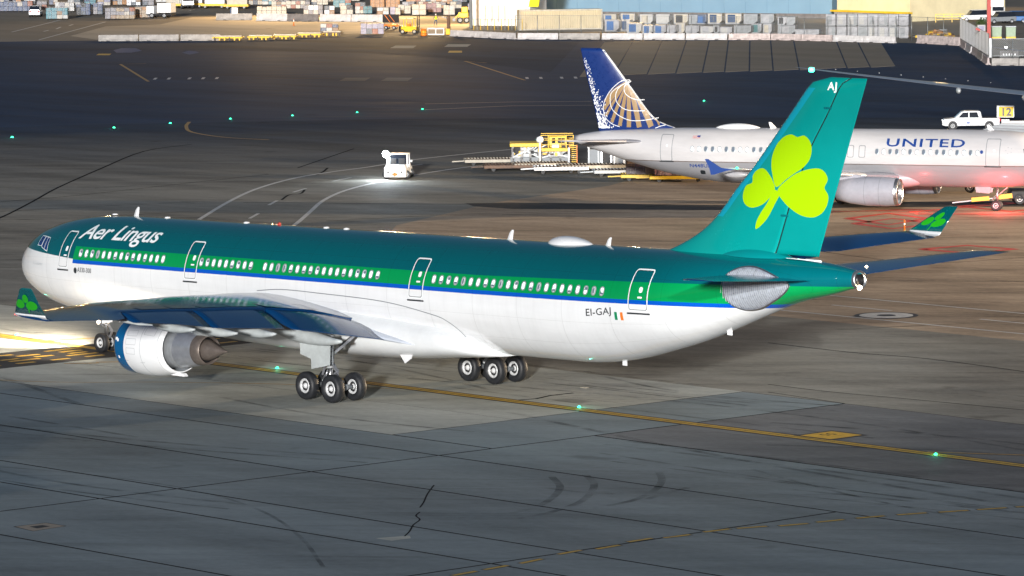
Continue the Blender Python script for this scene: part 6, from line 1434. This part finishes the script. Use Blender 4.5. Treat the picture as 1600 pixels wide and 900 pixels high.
# ---- vehicles and loads of the yard
def small_car(q, rz, label, cat, m_, kind='suv', s_=1.0):
    t = tag(empty(kind.replace('suv', 'parked_car').replace('jeep', 'parked_jeep'), (*q, 0), rz), label, cat)
    L, h1, h2, w_ = (2.2, 1.0, 1.75, 0.9)
    B().sideprism([(-L, 0.35), (-L, 0.85), (-L+0.3, h1), (L-0.1, h1+0.05), (L, 0.8), (L, 0.35)], -w_, w_).build('body', m_, t, bevel=0.08)
    B().sideprism([(-L+1.2, h1), (-L+1.8, h2-0.06), (L-0.5, h2), (L-0.15, h1+0.05)], -w_*0.86, w_*0.86).build('cabin', M_glass, t, bevel=0.06)
    B().box((0.45, 0, h2), (2.2, w_*1.6, 0.06)).build('roof', m_, t, bevel=0.03)
    for a in (-1, 1):
        B().box((-L-0.02, a*w_*0.7, 0.8), (0.06, 0.32, 0.2)).build('headlight', M_mark, t); B().box((L+0.02, a*w_*0.75, 0.85), (0.05, 0.2, 0.25)).build('tail_lamp', M_red, t)
    tyre4(t, (-L+0.75, L-0.75), (-w_+0.1, w_-0.1), 0.36, 0.24)
    if kind == 'jeep':
        for k in range(7): B().box((-L-0.02, -0.36+0.12*k, 0.82), (0.05, 0.05, 0.3)).build('grille_slot', M_black, t)
    return t
small_car((-388.43, 283.49), R(48-90+180+180), 'white jeep with slotted grille facing the camera, left yard', 'car', M_white, 'jeep')
small_car((-269.03, 366.24), R(55), 'dark-windowed silver estate parked behind the yellow railing', 'car', M_lgrey)
small_car((-252.51, 354.53), R(60), 'white car parked between the railing and the red post', 'car', M_white)
small_car((-288.74, 389.89), R(50), 'black van-like car parked farthest back, top right', 'car', M_black)
small_car((-290.71, 395.04), R(50), 'second black car tight beside the farthest parked one', 'car', M_black)
small_car((-244.57, 354.50), R(35), 'blue car nosing behind the green bins', 'car', mat('car_blue', (0.03, 0.14, 0.38), 0.3, coat=0.5))
small_car((-244.72, 351.61), R(70), 'dark car partly hidden behind the green bins', 'car', M_mgrey)
def box_lorry(q, rz, label, m_cab, m_box, L=5.5, H_=3.0, cat='truck', nm='delivery_truck'):
    t = tag(empty(nm, (*q, 0), rz), label, cat)
    B().box((0.9, 0, 0.6+H_/2-0.1), (L-1.9, 2.1, H_-0.7)).build('cargo_box', m_box, t, bevel=0.04); B().box((0, 0, 0.55), (L, 1.8, 0.25)).build('chassis', M_dark, t)
    c = B().box((-L/2+0.6, 0, 1.25), (1.3, 2.0, 1.3)).build('cab', m_cab, t, bevel=0.12); B().box((-L/2-0.06, 0, 1.62), (0.05, 1.7, 0.6)).build('windscreen', M_glass, c)
    for a in (-1, 1): B().box((-L/2-0.08, a*0.75, 0.85), (0.06, 0.3, 0.2)).build('headlight', M_em_warm if nm == 'lit_truck' else M_mark, t)
    tyre4(t, (-L/2+0.9, L/2-1.2), (-0.9, 0.9), 0.42, 0.3); return t
box_lorry((-256.13, 363.45), R(48+90), 'white step van facing the camera, top right', M_white, M_white, 4.5, 3.0)
box_lorry((-306.88, 310.59), R(20), 'overlit white truck in front of the white gable', M_white, M_white, 5.2, 2.7)
box_lorry((-367.08, 292.12), R(30), 'white van with red lettering at the end of the wrapped loads', M_white, M_white, 4.2, 2.2)
box_lorry((-396.69, 320.04), R(150), 'truck with glaring headlamps on the yard road, top left', M_white, M_lgrey, 6, 3.0, nm='lit_truck')
# low yellow trailers in the back left
for i, q in enumerate([(-392.56, 322.84), (-387.08, 323.20), (-398.10, 322.48), (-398.07, 319.11)]):
    t = tag(empty('yellow_trailer', (*q, 0), R(40)), 'low yellow trailer with pale load, %s of the far left trailers' % ('right middle', 'rightmost', 'left middle', 'leftmost')[i], 'trailer', 'far yellow trailers')
    B().box((0, 0, 0.6), (4.2, 1.8, 0.35)).build('deck', M_yellow, t); B().box((0.2, 0, 1.3), (3.4, 1.5, 1.1)).build('load', M_cream if i % 2 else M_alu, t, bevel=0.05); tyre4(t, (-1.4, 1.4), (-0.8, 0.8), 0.3, 0.2)
# wrapped loads and boxes, left yard
M_teal2 = mat('teal_wrapped_cartons', (0.06, 0.22, 0.27), 0.5, var=0.35, scale=2); M_beige = mat('beige_cartons', (0.36, 0.27, 0.17), 0.6, var=0.35, scale=2); M_grey2 = mat('grey_wrapped_cartons', (0.19, 0.18, 0.20), 0.5, var=0.4, scale=2)
M_lilac = mat('lilac_wrapped_cartons', (0.26, 0.25, 0.36), 0.5, var=0.3, scale=2); M_orangeC = mat('orange_cartons', (0.42, 0.20, 0.06), 0.6, var=0.35, scale=2); M_blueC = mat('blue_wrapped_cartons', (0.015, 0.045, 0.13), 0.5, var=0.3, scale=2)
PL = [((-376.85, 279.22), 3.40, 1.80, 'tw', 'teal wrapped load on a yellow-edged pallet, left yard'), ((-369.27, 284.51), 2.60, 1.70, 'gb', 'lilac grey wrapped load next to the dark frame boxes'), ((-367.47, 285.76), 2.39, 1.70, 'bg', 'beige wrapped load, second in the wrapped group'), ((-369.67, 290.33), 2.21, 1.71, 'ob', 'orange beige load in the middle of the wrapped group'), ((-368.46, 291.16), 1.20, 1.81, 'gk', 'narrow dark wrapped load before the lettered van'), ((-386.21, 291.30), 2.25, 1.84, 'nk', 'dark framed box with white edges right of the teal load'), ((-386.46, 294.29), 1.64, 1.74, 'gn', 'grey load between the dark framed box and the lilac load'), ((-402.33, 299.55), 3.14, 1.46, 'wg', 'white covered load behind the teal one'), ((-410.37, 294.06), 3.15, 1.57, 'nb2', 'blue covered load, leftmost in the yard'), ((-407.99, 295.69), 2.52, 1.57, 'bb', 'navy load right of the leftmost blue one'), ((-415.06, 304.22), 1.70, 1.28, 'gg', 'grey load behind the jeep roof'), ((-428.07, 316.15), 1.52, 0.87, 'bb', 'blue load high behind the teal one'), ((-362.56, 310.77), 4.67, 1.22, 'cc', 'long cream load behind the left bright barrier'), ((-379.36, 328.43), 6.30, 1.26, 'cg', 'long pale stack, second tier behind the bright barriers'), ((-356.92, 314.66), 3.04, 1.42, 'sg', 'silver netted load behind the dark stained barrier'), ((-354.75, 316.16), 1.62, 1.32, 'ss', 'small silver load right of the netted one'), ((-352.42, 317.76), 2.02, 1.42, 'kc', 'dark topped cream load behind the right barriers'), ((-376.56, 337.03), 2.95, 1.37, 'tt', 'green grey wrapped stack in the second tier'), ((-352.65, 320.74), 1.62, 1.73, 'cw', 'cream load with dark spots before the orange stack'), ((-371.58, 340.40), 2.32, 1.37, 'oo', 'orange caged stack, left of two'), ((-369.40, 341.87), 2.31, 1.37, 'oo', 'orange caged stack, right of two'), ((-346.69, 324.85), 2.02, 1.42, 'cc', 'cream load behind the forklift mast'), ((-340.69, 322.74), 2.21, 1.61, 'cw', 'pale load left of the hi-vis worker'), ((-346.79, 331.10), 2.44, 1.43, 'pc', 'pink tinted load behind the hi-vis worker'), ((-336.69, 325.50), 1.80, 1.50, 'cw', 'pale load right of the hi-vis worker'), ((-375.02, 351.72), 3.20, 0.96, 'oc', 'orange brown load at the top edge above the forklift'), ((-373.59, 356.13), 3.64, 0.86, 'oc', 'orange banded load at the top edge left of the mast'), ((-304.11, 274.05), 2.58, 1.11, 'wn', 'white load with navy end on the yard edge'), ((-292.29, 272.12), 3.27, 1.54, 'll', 'lilac wrapped load left of the forklift'), ((-396.35, 344.41), 3.25, 0.87, 'kc', 'dark stack at the top edge above the pale stack'), ((-388.87, 342.43), 2.79, 0.86, 'cc', 'pale stack at the top edge right of the dark one'), ((-396.32, 337.44), 2.15, 1.72, 'tw', 'tall pale blue load near the top edge'), ((-289.48, 382.98), 1.81, 1.41, 'gy', 'green grey load behind the yellow railing')]
KC = {'t': M_teal2, 'w': M_uldw, 'g': M_grey2, 'b': M_beige, 'o': M_orangeC, 'k': M_dark, 'n': M_blueC, 'c': M_cream, 's': M_alu, 'l': M_lilac, 'p': M_pink, 'y': M_yellow}
for i, (q, w_, h_, k, lab) in enumerate(PL):
    kk = 'nn' if k in ('bb', 'nb2') else k
    pallet_load(q, R(48), w_, min(w_*0.8, 2.2), h_, lab, KC[kk[0]], KC[kk[1]], 0.12, 'wrapped loads of the cargo yard', 'pallet load', i+10)
rk = random.Random(77)
TOPR = [((-440.47, 314.95), 1.76, 1.10), ((-441.31, 317.99), 1.77, 0.99), ((-434.04, 315.68), 1.97, 0.88), ((-422.34, 316.49), 2.17, 1.08), ((-422.72, 319.74), 1.96, 1.09), ((-418.17, 319.29), 2.16, 1.08), ((-418.35, 322.67), 2.39, 1.19), ((-413.63, 322.34), 2.37, 1.08), ((-411.56, 323.73), 1.94, 1.29), ((-421.76, 334.60), 2.20, 0.99), ((-415.61, 338.69), 2.63, 0.99), ((-415.40, 342.43), 2.86, 0.99), ((-412.71, 344.22), 2.64, 0.99), ((-398.37, 336.06), 2.37, 1.40), ((-408.84, 350.40), 2.86, 0.99), ((-408.60, 354.19), 2.43, 0.99), ((-398.58, 353.59), 2.84, 0.98), ((-398.13, 357.49), 2.41, 0.99), ((-351.70, 321.40), 1.42, 1.22), ((-345.57, 319.37), 1.81, 1.21), ((-343.85, 320.55), 1.61, 1.21), ((-367.06, 343.45), 2.10, 0.95), ((-364.89, 344.92), 2.31, 0.94), ((-358.44, 342.62), 2.08, 1.04), ((-356.30, 344.07), 1.87, 1.25), ((-377.80, 363.83), 2.38, 0.97), ((-349.44, 342.17), 2.06, 1.03), ((-335.70, 332.41), 1.61, 1.31), ((-391.67, 361.77), 2.19, 0.87), ((-387.13, 364.78), 2.62, 0.87)]
KN = [('teal', M_teal2), ('grey', M_grey2), ('beige', M_beige), ('orange brown', M_orangeC), ('dark blue', M_blueC), ('cream', M_cream), ('silver', M_alu), ('lilac', M_lilac), ('white', M_uldw), ('black netted', M_dark)]
NUM = ORD + ['sixteenth', 'seventeenth', 'eighteenth', 'nineteenth', 'twentieth', 'twenty-first', 'twenty-second', 'twenty-third', 'twenty-fourth', 'twenty-fifth', 'twenty-sixth', 'twenty-seventh', 'twenty-eighth', 'twenty-ninth', 'thirtieth']
TOPS = sorted(TOPR, key=lambda r: r[0][0]*0.669+r[0][1]*0.743)
for i, (q, w_, h_) in enumerate(TOPS):
    c1 = rk.choice(KN[:4]+KN[5:6]+KN[7:9] if 14 < i < 29 else KN); c2 = rk.choice(KN)
    pallet_load(q, R(48)+rk.uniform(-0.25, 0.25), w_, min(w_*0.8, 2.2), h_, '%s load, %s from the left of the loads along the top edge' % (c1[0], NUM[i]), c1[1], c2[1], 0.12, 'loads along the top edge of the picture', 'pallet load', i+200)
t = tag(empty('cabinet', (-361.51, 302.15, 0), R(48)), 'grey cabinet with a blue side above the concrete barrier', 'cabinet')
B().box((0.2, 0, 0.75), (0.95, 0.9, 1.4)).build('body', M_lgrey, t, bevel=0.03); B().box((-0.38, 0, 0.7), (0.22, 0.9, 1.3)).build('side_panel', M_uldn, t); B().box((0.25, -0.46, 0.75), (0.7, 0.02, 1.1)).build('door', M_alu, t)
t = tag(empty('traffic_cone', (-326.27, 285.53, 0)), 'tall orange and white striped cone alone on the bright slab', 'cone')
B().lathe([(0, 0.22), (0.04, 0.2), (0.05, 0.09), (1.0, 0.05), (1.02, 0)], n=12).build('cone_body', M_orange, t); B().lathe([(0.6, 0.078), (0.9, 0.06)], n=12, cap=False).build('reflective_band', M_mark, t)
# forklift
t = tag(empty('forklift', (-289.54, 276.70, 0), R(28)), 'yellow forklift with raised mast at the yard edge', 'forklift')
B().box((0, 0, 0.72), (2.4, 1.3, 0.75)).build('body', M_yellow, t, bevel=0.1); B().box((-1.15, 0, 0.7), (0.5, 1.3, 0.8)).build('counterweight', M_black, t, bevel=0.08)
for x in (-0.7, 0.7):
    for y in (-0.55, 0.55): B().bar((x, y, 1.0), (x*0.9, y, 2.2), 0.08).build('cage_post', M_yellow, t)
B().box((0, 0, 2.22), (1.6, 1.2, 0.08)).build('cage_roof', M_cream, t); B().box((-0.1, 0, 1.25), (0.5, 0.6, 0.5)).build('seat', M_orange, t)
for y in (-0.35, 0.35): B().bar((1.35, y, 0.1), (1.35, y, 2.6), 0.1).build('mast_rail', M_dark, t); B().bar((1.4, y, 0.15), (2.3, y, 0.12), 0.1, 0.05).build('fork', M_dark, t)
tyre4(t, (-0.85, 0.95), (-0.55, 0.55), 0.35, 0.3)
# worker
t = tag(empty('person', (-306.72, 296.61, 0), R(48)), 'person in dark trousers and yellow safety vest standing amid pale loads', 'person')
def skin_body(par):
    J = [(0,0,0.95), (0,0,1.15), (0,0,1.38), (0,0,1.5), (0,0,1.62), (0.1,0,0.88), (0.14,0.02,0.5), (0.15,0,0.08), (0.16,-0.12,0.03), (-0.1,0,0.88), (-0.2,0.06,0.5), (-0.26,0.08,0.08), (-0.27,-0.05,0.03), (0.2,0,1.42), (0.32,-0.05,1.2), (0.36,-0.14,0.98), (-0.2,0,1.42), (-0.3,-0.04,1.18), (-0.3,-0.22,1.05)]
    E_ = [(0,1),(1,2),(2,3),(3,4),(0,5),(5,6),(6,7),(7,8),(0,9),(9,10),(10,11),(11,12),(2,13),(13,14),(14,15),(2,16),(16,17),(17,18)]
    r_ = [0.14,0.13,0.15,0.06,0.1,0.1,0.07,0.05,0.04,0.1,0.07,0.05,0.04,0.07,0.05,0.04,0.07,0.05,0.04]
    me = bpy.data.meshes.new('body'); me.from_pydata(J, E_, []); o = bpy.data.objects.new('body', me); COL.objects.link(o); o.parent = par
    md = o.modifiers.new('skin', 'SKIN'); 
    for v, rr_ in zip(me.skin_vertices[0].data, r_): v.radius = (rr_, rr_*0.8)
    me.skin_vertices[0].data[0].use_root = True; o.modifiers.new('sub', 'SUBSURF').levels = 1; me.materials.append(M_uldn); return o
skin_body(t)
B().lathe([(1.0, 0.17), (1.25, 0.19), (1.42, 0.17), (1.48, 0.09)], n=14, cap=False).build('safety_vest', mat('safety_vest_yellow', (0.6, 0.75, 0.02), 0.6), t)
B().lathe([(1.52, 0.05), (1.6, 0.1), (1.7, 0.105), (1.78, 0.07), (1.8, 0)], n=14).build('head', mat('skin', (0.4, 0.25, 0.18), 0.6), t); B().lathe([(1.7, 0.125), (1.76, 0.115), (1.82, 0.06), (1.84, 0)], n=14).build('helmet', M_white, t)
# gate furniture
t = tag(empty('barrel', (-283.04, 273.71, 0)), 'orange barrel at the left end of the white gate barricade', 'barrel'); B().lathe([(0, 0.42), (0.35, 0.45), (0.36, 0.4), (0.8, 0.4), (0.82, 0.36), (1.0, 0.34), (1.0, 0)], n=16).build('drum', M_orange, t); B().lathe([(0.5, 0.41), (0.62, 0.41)], n=16, cap=False).build('band', M_yellow, t)
t = tag(empty('barricade', (-283.21, 276.13, 0), R(35)), 'white framed barricade with dark louvres between barrel and brown post', 'barricade')
b = B(); b.box((0, 0, 0.95), (2.4, 0.1, 0.16)); b.box((0, 0, 0.12), (2.4, 0.3, 0.16)); b.build('frame', M_white, t)
for x in (-1.15, 0, 1.15): B().box((x, 0, 0.5), (0.12, 0.1, 0.9)).build('frame_post', M_white, t)
for k in range(4): B().box((0, 0, 0.28+0.17*k), (2.2, 0.05, 0.08)).build('louvre', M_concD, t)
t = tag(empty('gate_post', (-283.32, 278.62, 0), R(35)), 'brown steel gate post on a yellow foot at the barrier end', 'post'); B().box((0, 0, 1.75), (0.42, 0.42, 1.9)).build('post_body', mat('brown_steel', (0.09, 0.04, 0.02), 0.6, var=0.3), t); B().box((-0.05, 0, 0.42), (0.6, 0.6, 0.84)).build('foot', M_yellow, t, bevel=0.05); B().bar((-0.2, 0, 2.3), (-1.0, 0, 2.55), 0.14).build('arm', M_mgrey, t)
t = tag(empty('message_board', (-303.52, 285.17, 0), R(30)), 'black board with orange diagonal arms on a trailer above the forklift', 'sign board')
B().box((0, 0, 1.6), (2.5, 0.2, 1.2)).build('board', M_black, t)
for k in range(2): B().bar((-0.9+0.7*k, -0.14, 2.1), (-0.1+0.7*k, -0.14, 1.1), 0.14, 0.06).build('diagonal_arm', M_orange, t)
B().box((0, 0, 0.6), (2.2, 0.9, 0.3)).build('trailer_deck', M_orange, t); B().bar((0, 0, 0.6), (0, 0, 1.2), 0.14).build('column', M_orange, t); tyre4(t, (-0.6, 0.6), (-0.45, 0.45), 0.28, 0.2)
t = tag(empty('loader_vehicle', (-312.19, 306.85, 0), R(48)), 'yellow wheeled loader left of the floodlight mast', 'loader')
B().box((0, 0, 1.2), (1.5, 1.2, 0.8)).build('body', M_yellow, t, bevel=0.1); B().box((0.2, 0, 2.0), (0.9, 1.0, 0.8)).build('cab', M_yellow, t, bevel=0.06); B().bar((-0.6, 0, 1.4), (-1.3, 0, 0.7), 0.18).build('boom', M_yellow, t); B().box((-1.4, 0, 0.55), (0.4, 1.2, 0.5)).build('bucket', M_mgrey, t); tyre4(t, (-0.5, 0.5), (-0.6, 0.6), 0.45, 0.3)
# right corner: rubble, railings, red post, bins
t = tag(empty('rubble_heap', (-221.50, 313.45, 0), R(40)), 'low heap of yellowish rubble and planks behind the fence', 'rubble')
r_ = random.Random(9)
for k in range(70):
    u, v = r_.gauss(0, 1.3), r_.gauss(0, 0.9); hh = max(0.1, 1.3-abs(u)*0.45-abs(v)*0.5)*r_.random()
    M = Matrix.Translation((u, v, hh)) @ Matrix.Rotation(r_.random()*3, 4, 'Z') @ Matrix.Rotation(r_.uniform(-0.5, 0.5), 4, 'X')
    B().box((0,0,0), (r_.uniform(0.3, 1.2), r_.uniform(0.15, 0.4), r_.uniform(0.1, 0.3)), M=M).build('plank' if k % 3 == 0 else 'rubble_piece', r_.choice([M_orangeC, M_yellow, M_beige, M_rust, M_alu2]), t)
def railing(q, rz, L, label):
    t = tag(empty('railing', (*q, 0), rz), label, 'railing')
    for z in (0.45, 0.85, 1.2): B().bar((0, 0, z), (L, 0, z), 0.1).build('rail', M_yellow, t)
    for i in range(int(L/1.2)+1): B().bar((i*1.2, 0, 0), (i*1.2, 0, 1.25), 0.12).build('rail_post', M_yellow, t)
railing((-255.58, 349.55), R(44), 4.2, 'yellow railing in front of the silver estate'); railing((-286.22, 378.89), R(44), 5.0, 'yellow railing at the top edge right of the cream wall'); railing((-275.72, 367.61), R(-20), 3.0, 'short yellow railing beside the cream wall corner')
t = tag(empty('boom_post', (-177.26, 274.45, 0), R(48)), 'tall red steel post on a white foot at the corner of the fences', 'post')
B().box((0, 0, 5.2), (0.45, 0.45, 6.0)).build('post_body', M_red, t); B().box((0, 0, 1.2), (0.7, 0.6, 2.4)).build('foot', M_white, t, bevel=0.05); B().bar((-0.2, 0, 3.0), (-1.6, 0, 3.6), 0.25).build('brace', M_red, t); B().box((0, 0, 8.3), (0.5, 0.5, 0.5)).build('cap', M_dark, t)
for i, (q, lab) in enumerate((((-209.96, 312.18), 'pale green wheeled bin, left of two beyond the fence'), ((-208.43, 313.29), 'pale green wheeled bin, right of two beyond the fence'))):
    t = tag(empty('waste_bin', (*q, 0.3), R(48)), lab, 'bin', 'green bins'); B().box((0, 0, 0.75), (1.25, 1.1, 1.3), taper=1.08).build('body', mat('bin_green', (0.30, 0.40, 0.28), 0.5, var=0.15) if i == 0 else bpy.data.materials['bin_green'], t, bevel=0.06); B().box((0, 0, 1.47), (1.4, 1.2, 0.14)).build('lid', M_lgrey, t, bevel=0.04); B().box((0, 0, 0.0), (1.3, 1.1, 0.22)).build('yellow_base', M_yellow, t)
t = tag(empty('container', (-222.33, 322.77, 0), R(48)), 'grey-white equipment box left of the red post', 'box'); B().box((0, 0, 0.7), (1.1, 1.0, 1.3)).build('body', M_uldw, t, bevel=0.04); B().box((0, -0.52, 0.7), (0.8, 0.04, 1.0)).build('door', M_lilac, t)
t = tag(empty('notice_board', (-171.99, 272.34, 0), R(48)), 'black board with small worn white characters at the right edge', 'sign'); B().box((0, 0, 0.6), (2.3, 0.1, 0.95)).build('board', M_black, t)
for k in range(5): B().box((-0.7+0.35*k, -0.07, 0.62), (0.16, 0.03, 0.22)).build('worn_character', M_mark, t)
# shrubs
M_leaf = mat('shrub_leaf', (0.06, 0.10, 0.02), 0.6, var=0.3)
for i, (q, sz, lab) in enumerate((((-242.37, 345.02), 1.1, 'small round shrub left of the red post'), ((-283.33, 374.62), 1.6, 'dark green shrub against the corner of the cream wall'), ((-266.77, 356.03), 0.8, 'low shrub at the foot of the yellow railing'))):
    t = tag(empty('shrub', (*q, 0)), lab, 'shrub'); b = B(); r_ = random.Random(i)
    for k in range(500):
        a, e_ = r_.random()*6.28, r_.random()*1.5; rr_ = sz*(0.5+0.5*r_.random())*(0.8+0.3*math.sin(3*a+i)); c = Vector((rr_*math.cos(a)*math.cos(e_), rr_*math.sin(a)*math.cos(e_), rr_*math.sin(e_)*1.1+0.1)); s_ = 0.1
        M = Matrix.Translation(c) @ Matrix.Rotation(r_.random()*6, 4, 'Z') @ Matrix.Rotation(r_.random()*3, 4, 'X'); b.add([(-s_, 0, 0), (0, -s_*0.5, 0), (s_, 0, 0), (0, s_*0.5, 0)], [(0,1,2,3)], M=M)
    b.build('foliage', M_leaf, t); B().cyl((0,0,0), (0,0,sz*0.6), 0.05).build('stem', M_rust, t)
# floodlights of the yard and of the gates
flood((-343.68, 320.67), 13, (-324.68, 298.05), 70000, 140); flood((-313.72, 311.54), 13, (-278.14, 282.36), 60000, 140)
flood((-364.23, 312.78), 12, (-332.66, 281.00), 45000, 140); flood((-273.54, 306.63), 10, (-240.68, 280.10), 16000, 140)
flood((-263.44, 341.20), 14, (-274.24, 356.69), 7000, 120); flood((-296.30, 397.83), 18, (-278.22, 378.12), 12000, 120); flood((-458.71, 343.79), 24, (-369.10, 284.63), 16000, 120)
# unseen long-throw spots added behind the camera to brighten the yard's front faces
spot('added_spot', (215, -190, 38), (-378.70, 349.25, 8), 1.1e7, 5.6, WARM, 0.9, 1.0)
spot('added_spot', (235, -170, 38), (-323.20, 379.73, 6), 0.55e7, 6.5, (1.0, 0.85, 0.62), 0.9, 1.0)
# gate floodlight standing off to the right of the parked narrowbody
fm = tag(empty('gate_floodlight', (52, 168, 0)), 'apron floodlight mast by the gates at the right', 'lamp post')
B().cyl((0,0,0), (0,0,16), 0.22, 0.14).build('mast', M_mgrey, fm); B().box((0, -0.3, 15.9), (2.4, 0.4, 0.5)).build('lamp_head', bpy.data.materials['mast_lamp_glow'], fm)
spot('gate_flood', (51, 166.5, 15.6), (-8, 78, 0), 1300000, 115, (1.0, 0.76, 0.50), 0.9, 0.5)
